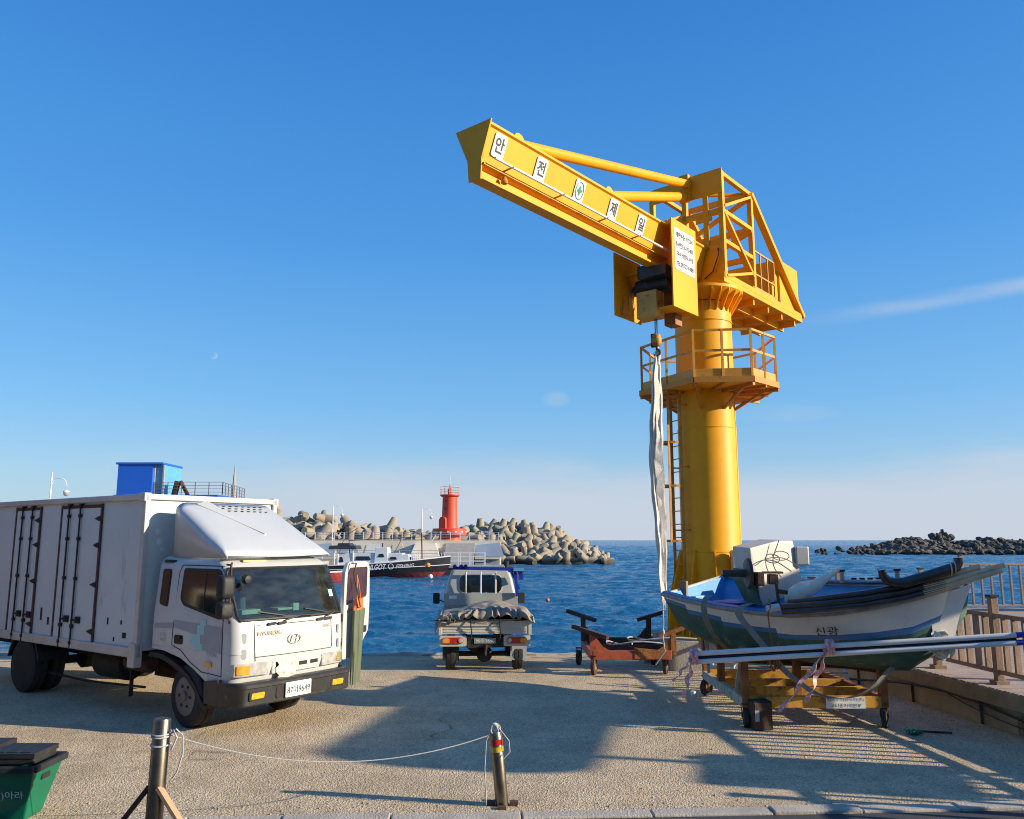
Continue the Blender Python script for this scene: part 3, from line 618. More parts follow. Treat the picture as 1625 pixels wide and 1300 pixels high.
    sm = df.modifiers.new('shell', 'SOLIDIFY'); sm.thickness = .012
    def dsurf(l, t): return Vector((.54-1.4*t+.05*4*((l-.2)/1.5)*(1-(l-.2)/1.5), l, 2.29+.76*(t**.88)+.006))
    mb = MB()
    for r_ in range(3):
        for k in range(8 if r_ != 1 else 7):
            p = dsurf(.72+.115*k+(.055 if r_ == 1 else 0), .93-.055*r_); mb.lathe([(.025, -.004), (.025, .004)], 12, 'Z', p)
            for v in mb.bm.verts[-24:] if False else (): pass
    mb.build('deflector_hole', M['dark'], df)
    mb = MB(); a, b, c_ = dsurf(.42, .96), dsurf(.58, .96), dsurf(.98, .34); up = Vector((0, 0, .045))
    mb.hexa([a-up, b-up, c_-up+Vector((0, .03, 0)), c_-up, a+up*.1, b+up*1.2, c_+up*.25+Vector((0, .03, 0)), c_+up*.1]); mb.build('deflector_fold', P, df)
    mb = MB(); mb.tube([front(l, 2.235, -.12) for l in [.25+.14*i for i in range(11)]], .012, 6); mb.build('roof_gap', M['dark'], cab)
    mb = MB(); mb.box(.42, .5, .35, .75, 2.19, 2.225); mb.build('roof_marker', M['gold'], T, bevel=.01)
    # --- cargo box
    B0, B1, BL, BR_, Z0, Z1 = -7.4, -1.25, -.12, 2.2, .92, 3.13
    mb = MB(); mb.box(B0, B1, BL+.03, BR_-.03, Z0, Z1); bx = mb.build('cargo_box', M['boxw'], T)
    mb = MB()
    for y in (BL+.02, BR_-.02):
        mb.beam((B0, y, Z1-.0), (B1+.02, y, Z1), .09, .09); mb.beam((B0, y, Z0-.02), (B1+.02, y, Z0-.02), .075, .14)
        mb.beam((B1, y, Z0-.08), (B1, y, Z1+.04), .08, .1)
    mb.beam((B1, BL, Z1), (B1, BR_, Z1), .085, .088); mb.build('box_trim', M['trim'], bx, bevel=.012)
    mb = MB(); 
    for x in (B1-.0,): mb.box(x-.1, x+.05, BL-.045, BL+.07, Z1-.07, Z1+.06); mb.box(x-.1, x+.05, BR_-.07, BR_+.045, Z1-.07, Z1+.06); mb.box(x-.12, x+.05, BL-.045, BL+.09, Z0-.22, Z0+.12)
    mb.build('corner_casting', M['trim'], bx, bevel=.015)
    y = BL+.03
    for x0, x1 in ((-3.72, -2.5), (-5.35, -4.5)):
        mb = MB(); mb.box(x0, x1, y-.02, y, Z0+.03, Z1-.1); d = mb.build('side_door', M['boxw'], bx, bevel=.006)
        for xx in (x0-.02, x1+.02): mb = MB(); mb.box(xx-.02, xx+.02, y-.03, y+.0, Z0+.0, Z1-.07); mb.build('door_seal', mat('worn_red_brown_seal', (.1, .045, .035), .8, var=.4, vs=10), d)
        mb = MB(); mb.box(x0, x1, y-.028, y, Z1-.13, Z1-.08); mb.build('door_header', M['rustdark'], d)
        for xx in (x0+.26, x0+.62):
            mb = MB(); mb.tube([(xx, y-.045, Z0-.1), (xx, y-.045, Z1-.06)], .014, 8)
            for z in (Z0+.0, Z0+.25, Z0+.98, Z0+1.6, Z1-.25, Z1-.08): mb.box(xx-.03, xx+.03, y-.06, y, z-.025, z+.025)
            lr = mb.build('lock_rod', M['dark'], d)
            mb = MB(); mb.beam((xx, y-.055, Z0+.34), (xx+.2, y-.055, Z0+.36), .02, .03); mb.box(xx+.1, xx+.22, y-.05, y, Z0+.3, Z0+.4); mb.build('door_handle', M['dark'], lr)
        for z in (Z0+.2, Z0+.9, Z0+1.5, Z1-.3):
            mb = MB(); mb.plate([(x1-.16, z), (x1-.02, z-.04), (x1+.03, z-.04), (x1+.03, z+.04), (x1-.02, z+.04)], .018, mframe((0, y-.018, 0), (1, 0, 0), (0, 0, 1))); mb.build('hinge', M['dark'], d)
    mb = MB()
    for px_, pz_, pw, ph in ((-1.62, 1.12, .05, .04), (-1.72, 1.3, .02, .03), (-2.1, 1.3, .02, .05), (-3.95, 1.2, .03, .06), (-4.2, 1.3, .03, .1), (-1.9, 1.05, .02, .03)): mb.box(px_-pw, px_+pw, y-.004, y, pz_-ph, pz_+ph)
    mb.build('paint_chip', M['dark'], bx)
    mb = MB()     # unit fixed on the bulkhead behind the deflector
    for k, (l, z, r_) in enumerate(((.1, 2.62, .05), (.14, 2.48, .05), (.2, 2.36, .03))): mb.lathe([(r_, 0), (r_, .01)], 14, 'X', (B1+.0, l, z))
    mb.build('bulkhead_cap', M['whitep'], bx)
    # --- chassis
    mb = MB(); mb.box(-7.2, .7, .55, .68, .6, .82); mb.box(-7.2, .7, 1.25, 1.38, .6, .82)
    for x in (-6.8, -5.6, -4.2, -3.2, -2.2, -1.4): mb.box(x, x+.1, 0, 2.05, .78, .86)
    ch = mb.build('chassis', M['dark'], T)
    mb = MB(); mb.lathe([(.22, -2.9), (.24, -2.85), (.24, -2.15), (.22, -2.1)], 20, 'X', (0, .35, .62)); mb.build('fuel_tank', M['dark'], ch, smooth=True)
    mb = MB(); mb.lathe([(.1, -1.95), (.12, -1.9), (.12, -1.35), (.1, -1.3)], 14, 'X', (0, .2, .7)); mb.box(-1.9, -1.3, .6, 1.3, .45, .75); mb.build('air_tank', M['rustdark'], ch, smooth=True)
    mb = MB(); mb.tube([(-.14, .1, .4), (-.14, 1.8, .4)], .05, 8); mb.box(-.3, .5, .5, 1.4, .5, .95); mb.build('front_axle', M['dark'], ch); mb = MB(); mb.tube([(-4.7, .1, .45), (-4.7, 2, .45)], .07, 8); mb.lathe([(.05, -.2), (.17, -.1), (.17, .1), (.05, .2)], 14, 'Y', (-4.7, 1.0, .45)); mb.build('rear_axle', M['dark'], ch)
    mb = MB(); mb.tube([(-4.6, .15, .34), (-3.0, .1, .33), (-1.3, .1, .4)], .02, 6); mb.beam((-1.75, .15, .8), (-1.75, .15, .22), .05, .03); mb.build('guard_rail', M['dark'], ch)
    wheel(T, (-.14, .13, .41), .41, .25, steer=R(-4)); wheel(T, (-.14, 1.62, .41), .41, .25, out=1, steer=R(-4))
    wheel(T, (-4.7, .0+.02, .44), .44, .24, dual=True); wheel(T, (-4.7, .31, .44), .44, .22, dual=True); wheel(T, (-4.7, 2.05, .44), .44, .24, dual=True, out=1); wheel(T, (-4.7, 1.76, .44), .44, .22, dual=True, out=1)
    mb = MB()
    for yy in (-.1, 1.66): 
        A = []
        for k in range(11):
            a = R(10+160*k/10); A.append([(-4.7+.56*math.cos(a), yy, .46+.52*math.sin(a)), (-4.7+.56*math.cos(a), yy+.5, .46+.52*math.sin(a)), (-4.7+.53*math.cos(a), yy+.5, .46+.49*math.sin(a)), (-4.7+.53*math.cos(a), yy, .46+.49*math.sin(a))])
        mb.loft(A, closed=True, cap=True)
    mb.build('mudguard', M['black'], ch)
    # --- far door standing open
    hx = Vector((.76, W+.02, 0)); dd = Vector((-.25, .78, 0)).normalized(); fr = mframe(hx, dd, (0, 0, 1)); mb = MB()
    outl = rpoly([(0.0, .74), (.5, .74), (.62, .95), (.8, 1.1), (.82, 1.5), (.80, 2.1), (.7, 2.17), (.12, 2.17), (.02, 2.0)], .06); win = rpoly([(.08, 1.52), (.72, 1.62), (.73, 2.08), (.16, 2.08), (.1, 1.96)], .04)
    fr2 = fr @ Matrix.Translation((0, 0, -.03))
    mb.plate(outl, .06, fr2, holes=[win[::-1]]); dr = mb.build('open_door', P, T, bevel=.01)
    mb = MB(); mb.plate(rpoly([(.07, 1.51), (.73, 1.61), (.74, 2.09), (.15, 2.09), (.09, 1.96)], .04), .012, fr2 @ Matrix.Translation((0, 0, .025))); mb.build('window', mat('brown_tinted_glass', (.07, .03, .022), .06, var=.4, vs=3, coat=1), dr)
    mb = MB(); mb.plate(rrect(.6, .72, 1.08, 1.18, .02), .012, fr2 @ Matrix.Translation((0, 0, -.01))); mb.plate(rrect(.6, .72, 1.08, 1.18, .02), .012, fr2 @ Matrix.Translation((0, 0, .06))); mb.build('door_handle', M['black'], dr)
    mb = MB(); a = fr @ Vector((.16, 2.15, .06)); b = fr @ Vector((.2, 1.5, .16))
    off = Vector((.1, .0, 0)); mb.tube([a, a+off, fr @ Vector((.16, 2.0, 0))+off*1.3, b+off*.6, fr @ Vector((.12, 1.44, .03))], .012, 6)
    mb.build('mirror_arm', M['rustdark'], dr)
    mb = MB(); mb.plate(rrect(.4, .52, 1.68, 1.95, .04), .05, fr @ Matrix.Translation((0, 0, -.12 if fr.col[2][0] > 0 else .06))); mb.build('mirror', M['grey_ink'], dr, bevel=.015)
    for z in (1.0, 1.35): mb = MB(); mb.tube([(.78, W+.01, z-.05), (.78, W+.01, z+.05)], .02, 8); mb.build('hinge', M['black'], dr)
    # dark door opening on the far flank
    mb = MB(); mb.box(-.5, .6, W-.001-.03, W+.004, .9, 1.5); mb.build('door_opening', M['dark'], T)
    return T, fr
TRUCK, DOORFR = build_truck()
TM = FR[TRUCK.name]
# waders on the open door
def build_waders():
    f = DOORFR; sgn = 1 if (f.col[2][0] > 0) else -1
    def P(x, z, o): return TM @ (f @ Vector((x, z, sgn*o)))
    base = P(.3, 0, .15); T = thing('fishing_waders', 'olive green chest waders with orange top hung over the open truck door', 'waders', base)
    for k in (0, 1):
        secs = []
        for i in range(14):
            t = i/13; z = 1.47-1.1*t+(.03*k*t); cx = .27+.02*t if k == 0 else .27-.0*t; wx = (.16-.045*t); dep = .05-.02*t
            c = .25+(-.015-.055*t if k == 0 else .07-.02*t-.04*t*t); ring = []
            for j in range(14):
                a = 2*math.pi*j/14; rr = 1+.16*math.sin(3*a+k+t*3)+.06*math.sin(7*a+t*5); ring.append(P(c+math.cos(a)*wx*.62*rr, z, .13+.02*k+math.sin(a)*dep*rr))
            secs.append(ring)
        mb = MB(); mb.loft(secs, closed=True, cap=True); mb.build('leg', M['wader'], T, smooth=True, world=True)
    secs = []
    for i in range(5):
        t = i/4; z = 1.62-.17*t; wx = .09+.055*t; secs.append([P(.27+math.cos(a)*wx*(1+.1*math.sin(3*a+i)), z, .14+math.sin(a)*.05) for a in [2*math.pi*j/14 for j in range(14)]])
    mb = MB(); mb.loft(secs, closed=True, cap=True); mb.build('bib', M['orangefab'], T, smooth=True, world=True)
    mb = MB(); mb.tube([P(.21, 1.6, .14), P(.23, 1.8, .13), P(.25, 1.97, .11)], .007, 5); mb.tube([P(.33, 1.6, .14), P(.29, 1.8, .13), P(.25, 1.97, .11)], .007, 5); mb.build('strap', M['orangefab'], T, world=True)
build_waders()
#=PICKUP=
def build_pickup():
    c = (G(715, 1066)+G(824, 1066))/2
    m = Matrix.Translation((-.52, 16.35, 0)) @ Matrix.Rotation(R(4), 4, 'Z') @ Matrix.Rotation(R(-2.5), 4, 'X')
    T = thing('pickup_truck', 'small grey flatbed pickup seen from behind with a covered load bed', 'pickup truck', mtx=m)
    P = M['pickup']; Pw = M['pickupw']
    # frame: x right, y forward from the tail, z up
    mb = MB(); mb.box(-.86, .86, .0, 2.75, .70, .76)
    bed = mb.build('load_bed', M['dark'], T)
    for x0, x1 in ((-.87, -.84), (.84, .87)):
        mb = MB(); mb.box(x0, x1, .03, 2.74, .72, 1.08)
        for i in range(3): mb.box(x0-.006, x1+.006, .06, 2.7, .78+.1*i, .80+.1*i)
        mb.build('side_board', Pw, bed, bevel=.004)
    mb = MB(); mb.box(-.87, .87, -.02, .012, .70, .97)
    for z in (.735, .79, .93): mb.box(-.8, .8, -.028, -.02, z, z+.014)
    mb.box(-.9, -.84, -.03, .03, .68, .98); mb.box(.84, .9, -.03, .03, .68, .98)
    tg = mb.build('tailgate', Pw, T, bevel=.005)
    text('4 WHEEL DRIVE', .035, mframe((.02, -.024, .9), (1, 0, 0), (0, 0, 1)), M['ink'], 'lettering', tg, width=.5)
    text('BONGO', .03, mframe((-.6, -.024, .87), (1, 0, 0), (0, 0, 1)), M['grey_ink'], 'lettering', tg, width=.2)
    for x, k in ((-.62, -1), (.62, 1)):
        mb = MB(); mb.plate(rpoly([(-.26, -.1), (.26, -.1), (.26, .1), (-.26, .1)], .04), .05, mframe((x, .03, .57), (1, 0, 0), (0, 0, 1))); hl = mb.build('lamp_housing', Pw, T, bevel=.008)
        mb = MB(); mb.plate(rrect(-.2, .2, -.06, .06, .055), .02, mframe((x, -.02, .58), (1, 0, 0), (0, 0, 1))); rl = mb.build('tail_lamp', M['redl'], hl)
        mb = MB(); mb.plate(rrect(-.2 if k < 0 else .06, -.06 if k < 0 else .2, -.045, .045, .04), .006, mframe((x, -.04, .58), (1, 0, 0), (0, 0, 1))); mb.build('amber_lens', M['amber'], rl)
        mb = MB(); mb.lathe([(.045, 0), (.04, -.01), (.02, -.012)], 18, 'Y', (x-k*.145, -.04, .58)); mb.build('reverse_lamp', M['lamp'], rl)
    mb = MB(); mb.box(-.35, .35, .04, .12, .44, .68); mb.beam((-.55, .1, .5), (.55, .1, .5), .06, .06); bb = mb.build('rear_bumper', M['dark'], T)
    mb = MB(); mb.box(-.21, .21, .02, .035, .52, .62); pl = mb.build('number_plate', mat('green_grey_plate', (.2, .24, .2), .5), T)
    text('95수 3590', .065, mframe((0, .017, .57), (1, 0, 0), (0, 0, 1)), M['plate'], 'lettering', pl, width=.36)
    mb = MB(); mb.box(-.42, -.32, .0, 4.3, .45, .62); mb.box(.32, .42, .0, 4.3, .45, .62); mb.tube([(-.7, .42, .3), (.7, .42, .3)], .05, 8); mb.lathe([(.05, -.15), (.16, -.08), (.16, .08), (.05, .15)], 14, 'Y', (0, .42, .3)); mb.tube([(-.3, .8, .45), (-.2, .3, .4)], .08, 10); mb.tube([(.0, 0, .3), (.02, .0, .5)], .03, 8); mb.build('chassis', M['dark'], T)
    for x in (-.66, .66):
        wheel(T, (x, .42, .3), .3, .2, out=-1 if x > 0 else 1, steer=R(90)); wheel(T, (x, 3.0, .3), .3, .18, out=-1 if x > 0 else 1, steer=R(90))
    mb = MB(); mb.box(.5, .82, .0+.14, .15, .2, .5); mb.build('mud_flap', M['grey_ink'], T)
    mb = MB(); mb.box(-.82, -.5, .14, .15, .2, .5); mb.build('mud_flap', M['black'], T)
    # cab
    def sec(z, e, y0, y1, n=5, r=.1):
        return [(x, y, z) for x, y in rpoly([(-.84+e, y0), (.84-e, y0), (.84-e, y1), (-.84+e, y1)], r, n)]
    mb = MB(); mb.loft([sec(.55, .02, 2.85, 4.55), sec(.9, 0, 2.82, 4.6), sec(1.3, .0, 2.82, 4.52), sec(1.75, .1, 2.88, 4.12), sec(1.93, .17, 2.93, 3.95), sec(1.985, .26, 3.0, 3.85)], closed=True, cap=True)
    cab = mb.build('cab', P, T, smooth=True)
    mb = MB(); mb.plate(rrect(-.5, .5, 1.43, 1.85, .12), .012, mframe((0, 2.672, 0), (1, 0, 0), (0, .115, 1))); mb.build('window_seal', M['whitep'], cab)
    mb = MB(); mb.plate(rrect(-.485, .485, 1.445, 1.835, .11), .012, mframe((0, 2.664, 0), (1, 0, 0), (0, .115, 1))); mb.build('rear_window', M['glass'], cab)
    for s in (-1, 1):
        mb = MB(); mb.plate(rpoly([(3.1, 1.32), (4.2, 1.32), (4.0, 1.75), (3.15, 1.78)], .05), .01, mframe((s*.845, 0, .0), (0, 1, 0), (-s*.2, 0, 1)))
        for v in mb.bm.verts: v.co.x = s*(.845-(v.co.z-1.3)*.22 if v.co.z > 1.3 else .845)+(.006*s if abs(v.co.x) > 0 else 0)
        mb.build('side_window', M['glass'], cab)
        mb = MB(); mb.tube([(s*.84, 3.9, 1.2), (s*1.0, 3.95, 1.25)], .015, 6); ma = mb.build('mirror_arm', M['black'], T)
        mb = MB(); mb.plate(rrect(-.08, .08, -.13, .13, .04), .07, mframe((s*1.03, 4.0, 1.28), (1, 0, 0), (0, 0, 1))); mb.build('mirror', M['black'], ma, bevel=.02)
    # headboard and guard bars
    mb = MB(); mb.box(-.84, .84, 2.72, 2.755, .72, 1.42); mb.box(-.84, .84, 2.71, 2.72, 1.15, 1.165); hb = mb.build('headboard', P, T, bevel=.006)
    mb = MB()
    for x in (-.34, .0, .34): mb.tube([(x, 2.735, 1.4), (x, 2.735, 1.9)], .018, 8)
    mb.build('guard_bar', M['whitep'], hb)
    mb = MB(); mb.box(-.72, -.54, 2.705, 2.71, 1.3, 1.37); mb.build('sticker', M['plate'], hb)
    # blue roof rack and ladder frame at the right of the cab
    mb = MB(); mb.beam((-.62, 2.72, 1.98), (.66, 2.72, 1.95), .05, .06); mb.beam((-.6, 3.4, 2.0), (.8, 3.3, 1.98), .05, .05); mb.beam((.62, 2.6, 1.93), (.98, 2.6, 1.93), .05, .09)
    for x in (-.6, -.45, -.35): mb.lathe([(.035, -.05), (.05, 0), (.035, .05)], 10, 'Y', (x, 2.68, 2.02))
    mb.beam((.78, 2.66, 1.93), (.83, 2.66, 1.35), .07, .07); mb.beam((.9, 2.7, 1.9), (.92, 2.7, 1.72), .12, .1); mb.beam((.70, 2.66, 1.9), (.88, 2.66, 1.5), .04, .04)
    rk = mb.build('roof_rack', M['blueframe'], T)
    mb = MB(); mb.box(.74, .98, 2.56, 2.57, 1.91, 1.975); mb.build('reflector', M['ltblue'], rk)
    return T, m
PICK, PM = build_pickup()
# tarpaulin over the load
T = thing('tarpaulin', 'crumpled brown tarpaulin tied over the load bed of the small pickup', 'tarpaulin', mtx=PM @ Matrix.Translation((0, 0, 1.0)))
mb = MB(); nx, ny = 72, 64; rows = []
for j in range(ny+1):
    y = -.1+2.85*j/ny; row = []
    for i in range(nx+1):
        u = -1+2*i/nx; x = u*.95; ed = max(abs(u), 1-min(1, (y+.1)/.35)) ; fall = max(0, (abs(u)-.86)/.14); fb = max(0, 1-(y+.1)/.16)
        z = 1.1+.06*math.sin(x*2.2+1)+.10*math.exp(-((x-.1)**2+(y-.9)**2)*3)-.14*max(0, 1-abs(y-.3)/.35)*0
        z += .08*abs(noise.noise(Vector((x*1.6, y*1.2, 0))))+.02*(1-abs(noise.noise(Vector((x*4, y*3, 3)))*2))
        wr = .03*math.sin(x*38+4*noise.noise(Vector((x*3, y*3, 1)))*3)*max(0, 1-(y+.1)/.5)+.012*math.sin(y*30+x*6)*max(0, abs(u)*3-2)
        z += wr; z -= .16*fall**1.5+.13*fb**1.2+.04*max(0, 1-(y+.1)/.5)
        yy = y-wr*1.2*(fb > 0)-.02*fb; xx = x*(1+.02*fall)-(.0)
        row.append((xx, yy, z-1.0))
    rows.append(row)
mb.loft(rows); o = mb.build('sheet', M['tarp'], T, smooth=True); sm = o.modifiers.new('th', 'SOLIDIFY'); sm.thickness = .006
mb = MB()
for x in (-.28, .28): mb.tube([(x, .2, .13), (x+.01, -.05, .0), (x, -.1, -.12), (x+.02, -.06, -.28), (x, .0, -.42)], .014, 6)
mb.tube([(-.97, .0, -.04), (-.5, -.13, -.035), (0, -.135, -.04), (.5, -.13, -.045), (.96, 0, -.03)], .01, 6)
mb.build('tie_rope', M['dark'], T)
#=CRANE=
# ================================================================ yellow jib crane
CC = Vector((4.15, 17.3, gz(17.3)))
CA = R(-130)
CRM = Matrix.Translation((CC.x, CC.y, 0)) @ Matrix.Rotation(CA, 4, 'Z')
# local: x along the boom, y to the LEFT of it  (right hand side seen in the photo is +n = -y_left?)
def crane():
    T = thing('jib_crane', 'tall yellow harbour jib crane on a thick column with lettered boom', 'crane', (CC.x, CC.y, 0), CA)
    Yl = M['yellow']; s = 1.0
    # frame check: rotated +Y axis
    ydir = Vector((-math.sin(CA), math.cos(CA), 0)); n = Vector((.766, -.643, 0)); k = 1 if ydir.dot(n) > 0 else -1
    def q(x, y, z): return (x, k*y, z)
    def bx(mb, x0, x1, y0, y1, z0, z1):
        a, b = sorted((k*y0, k*y1)); return mb.box(x0, x1, a, b, z0, z1)
    def bm_(mb, p, r, w, h, up=(0, 0, 1)): return mb.beam(q(*p), q(*r), w, h, up)
    # concrete base (square to the quay, not to the boom)
    mb = MB(); mb.box(3.07, 5.25, 16.42, 18.5, -.3, .56); mb.build('concrete_base', M['concrete'], T, world=True, bevel=.02)
    mb = MB(); mb.lathe([(.98, .56), (.98, .62)], 40); cb = mb.build('base_flange', Yl, T, smooth=True)
    mb = MB()
    for j in range(24):
        a = 2*math.pi*j/24; mb.lathe([(.03, .62), (.03, .74), (.012, .78)], 8, 'Z', (.9*math.cos(a), .9*math.sin(a), 0))
    mb.build('anchor_bolts', M['ryellow'], cb)
    mb = MB(); mb.lathe([(.63, .6), (.63, 2.2), (.612, 2.25), (.61, 4.8), (.605, 4.82), (.6, 7.45), (.6, 7.5)], 56); colm = mb.build('column', Yl, T, smooth=True)
    for z_ in (2.26, 4.81, 7.1): mb = MB(); mb.lathe([(.6, z_-.012), (.618, z_-.008), (.618, z_+.008), (.6, z_+.012)], 56); mb.build('weld_ring', Yl, colm, smooth=True)
    for j in range(10):
        a = 2*math.pi*(j+.35)/10-CA; ca, sa = math.cos(a), math.sin(a)
        mb = MB(); mb.plate([(.6, .62), (.97, .62), (.95, 1.15), (.78, 1.9), (.66, 2.3), (.6, 2.3)], .025, mframe((sa*.0125, -ca*.0125, 0), (ca, sa, 0), (0, 0, 1))); mb.build('base_gusset', Yl, colm)
    mb = MB(); mb.tube([(0, 0, 2.28), (0, 0, 2.28)], .1) if False else None
    # seam and conduit
    wp = CRM.inverted()
    aw = math.atan2(-.5, .86); p0 = Vector((CC.x+.612*math.cos(aw), CC.y+.612*math.sin(aw), 0))
    mb.tube([(p0.x, p0.y, 2.3), (p0.x, p0.y, 5.75)], .007, 5); mb.build('weld_seam', M['ryellow'], colm, world=True)
    # slewing ring with gussets
    mb = MB(); mb.lathe([(.6, 7.52), (.84, 7.72), (.86, 7.74), (.86, 7.8), (.6, 7.82)], 48); sr = mb.build('slewing_ring', Yl, T, smooth=True)
    for j in range(26):
        a = 2*math.pi*j/26; ca, sa = math.cos(a), math.sin(a); mb = MB(); mb.plate([(.6, 7.3), (.62, 7.3), (.85, 7.68), (.85, 7.73), (.6, 7.73)], .014, mframe((0, 0, 0), (ca, sa, 0), (0, 0, 1))); mb.build('ring_gusset', Yl, sr)
    # platform
    W2P = lambda a, r, z: Vector((CC.x+r*math.cos(a), CC.y+r*math.sin(a), z))
    PZ = 5.7
    poly = [(G(1016, 621, PZ), 0), (G(1101, 599, PZ), 0), (G(1196, 597, PZ), 0), (G(1235, 608, PZ), 0), (G(1203, 628, PZ), 0), (G(1130, 640, PZ), 0), (G(1045, 638, PZ), 0)]
    ring = [Vector((p.x, p.y, PZ)) for p, _ in poly]
    mb = MB(); n_ = len(ring); circ = [W2P(math.atan2(p.y-CC.y, p.x-CC.x), .6, PZ) for p in ring]
    lo_o = [p-Vector((0, 0, .1)) for p in ring]; 
    Vt = [mb.v(p) for p in ring]; Vl = [mb.v(p) for p in lo_o]; Ct = [mb.v(p+Vector((0, 0, 0))) for p in circ]; Cl = [mb.v(p-Vector((0, 0, .1))) for p in circ]
    for i in range(n_):
        j = (i+1) % n_; mb._f([Vt[i], Vt[j], Ct[j], Ct[i]]); mb._f([Vl[i], Vl[j], Cl[j], Cl[i]]); mb._f([Vt[i], Vt[j], Vl[j], Vl[i]]); mb._f([Ct[i], Ct[j], Cl[j], Cl[i]])
    pf = mb.build('platform', Yl, T, world=True)
    mb = MB()
    for i in range(n_):
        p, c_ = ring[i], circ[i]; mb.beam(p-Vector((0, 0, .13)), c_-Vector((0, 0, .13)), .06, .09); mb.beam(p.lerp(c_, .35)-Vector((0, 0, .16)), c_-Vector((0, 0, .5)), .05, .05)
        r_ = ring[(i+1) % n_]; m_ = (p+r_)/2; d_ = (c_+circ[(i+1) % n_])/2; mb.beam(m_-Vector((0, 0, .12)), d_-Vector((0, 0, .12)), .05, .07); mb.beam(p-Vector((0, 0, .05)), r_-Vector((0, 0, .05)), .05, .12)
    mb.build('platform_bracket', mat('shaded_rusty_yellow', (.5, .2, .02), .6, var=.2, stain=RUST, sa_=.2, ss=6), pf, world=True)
    mb = MB(); mb2 = MB(); pp = []
    for i in range(n_):
        p, r_ = ring[i], ring[(i+1) % n_]; ins = lambda v: v+(Vector((CC.x, CC.y, v.z))-v).normalized()*.04
        a, b = ins(p), ins(r_)
        mb.beam(a+Vector((0, 0, .97)), b+Vector((0, 0, .97)), .04, .045); mb.beam(a+Vector((0, 0, .55)), b+Vector((0, 0, .55)), .012, .05); mb.beam(a+Vector((0, 0, .09)), b+Vector((0, 0, .09)), .01, .18); pp.append(a); pp.append(a.lerp(b, .5))
    gr = mb.build('guard_rail', mat('rail_yellow', (.6, .28, .02), .45, var=.1, stain=RUST, sa_=.1, ss=6, thr=.56), pf, world=True)
    for a in pp:
        mb = MB(); mb.beam(a, a+Vector((0, 0, .99)), .045, .045); mb.build('rail_post', mat('rail_yellow', (.6, .28, .02)), gr, world=True)
    # ladder with cage on the left
    lx = W2P(R(197), .78, 0); tang = Vector((math.sin(R(17)), -math.cos(R(17)), 0)); outw = Vector((math.cos(R(197)), math.sin(R(197)), 0))
    L0 = Vector((CC.x, CC.y, 0))+outw*.74; mb = MB()
    for sgn in (-1, 1): mb.beam(L0+tang*.2*sgn+Vector((0, 0, 1.0)), L0+tang*.2*sgn+Vector((0, 0, 5.7)), .03, .06)
    z = 1.2
    while z < 5.85: mb.tube([L0+tang*.2+Vector((0, 0, z)), L0-tang*.2+Vector((0, 0, z))], .011, 6); z += .27
    for z in (1.4, 2.7, 4.0, 5.3):
        for sgn in (-1, 1): mb.beam(L0+tang*.2*sgn+Vector((0, 0, z)), L0+tang*.2*sgn-outw*.16+Vector((0, 0, z)), .03, .03)
    ld = mb.build('ladder', mat('ladder_brown_yellow', (.5, .22, .02), .6, var=.25, stain=RUST, sa_=.2, ss=8), T, world=True)
    mb = MB()
    hoop = lambda z: [L0+tang*.22*math.cos(R(a))*(1.1)+outw*(.42*math.sin(R(a)))+Vector((0, 0, z)) for a in range(0, 181, 20)]
    for z in (2.48, 3.6, 4.5, 5.45): h = hoop(z); ribbon(mb, h, .05, (0, 0, 1), .012)
    for a in (40, 90, 140): p = L0+tang*.242*math.cos(R(a))+outw*.42*math.sin(R(a)); mb.beam(p+Vector((0, 0, 2.46)), p+Vector((0, 0, 5.47)), .014, .045, tuple(outw))
    mb.build('ladder_cage', mat('ladder_brown_yellow', (.5, .22, .02)), ld, world=True)
    # electrical box
    eb = at(1172, 890, 16.55); mb = MB(); mb.box(eb.x-.13, eb.x+.13, eb.y-.08, eb.y+.1, eb.z-.22, eb.z+.2); e = mb.build('switch_box', mat('cream_box', (.42, .37, .29), .6), T, world=True, bevel=.01)
    mb = MB(); mb.box(eb.x-.03, eb.x+.08, eb.y-.085, eb.y-.08, eb.z-.1, eb.z+.09); st = mb.build('warning_sticker', M['plate'], e, world=True)
    mb = MB(); mb.plate([(-.04, 0), (.04, 0), (0, .07)], .003, mframe((eb.x+.025, eb.y-.0855, eb.z+.005), (1, 0, 0), (0, 0, 1))); mb.build('warning_triangle', M['yel'], st, world=True)
    # head: floor, tower, counterweight
    mb = MB(); bx(mb, -3.9, .45, -.8, .75, 7.84, 7.94)
    for y in (-.75, .7): bx(mb, -3.9, .42, y, y+.05, 7.94, 8.06)
    fl = mb.build('slewing_platform', Yl, T, bevel=.006)
    mb = MB()
    for x in (-3.6, -2.8, -2.0, -1.2): bx(mb, x, x+.06, -.72, .68, 7.7, 7.84)
    bx(mb, -3.8, -.7, -.35, -.29, 7.66, 7.84); bx(mb, -3.8, -.7, .25, .31, 7.66, 7.84); mb.build('floor_beams', Yl, fl)
    tw = thing  # tower posts and bracing
    mb = MB(); X0, X1, YA, YB, ZB, ZT = .38, -1.1, -.93, .74, 7.94, 10.34
    for x, y in ((X0, YB), (X0, -.12), (X0, YA), (X1, YB), (X1, YA)): bm_(mb, (x-.05, y-.04, ZB), (x-.05, y-.04, ZT), .11, .1)
    for z in (ZT-.05, 9.45, 8.78):
        for x in (X0-.05, X1-.05): bm_(mb, (x, YA, z), (x, YB-.03, z), .1, .12)
        for y in (YA, YB-.045): bm_(mb, (X0-.05, y, z), (X1-.05, y, z), .1, .09)
    bm_(mb, (X1, YA, 8.05), (X1, YB, 8.05), .1, .12)
    tf = mb.build('tower_frame', Yl, T, bevel=.006)
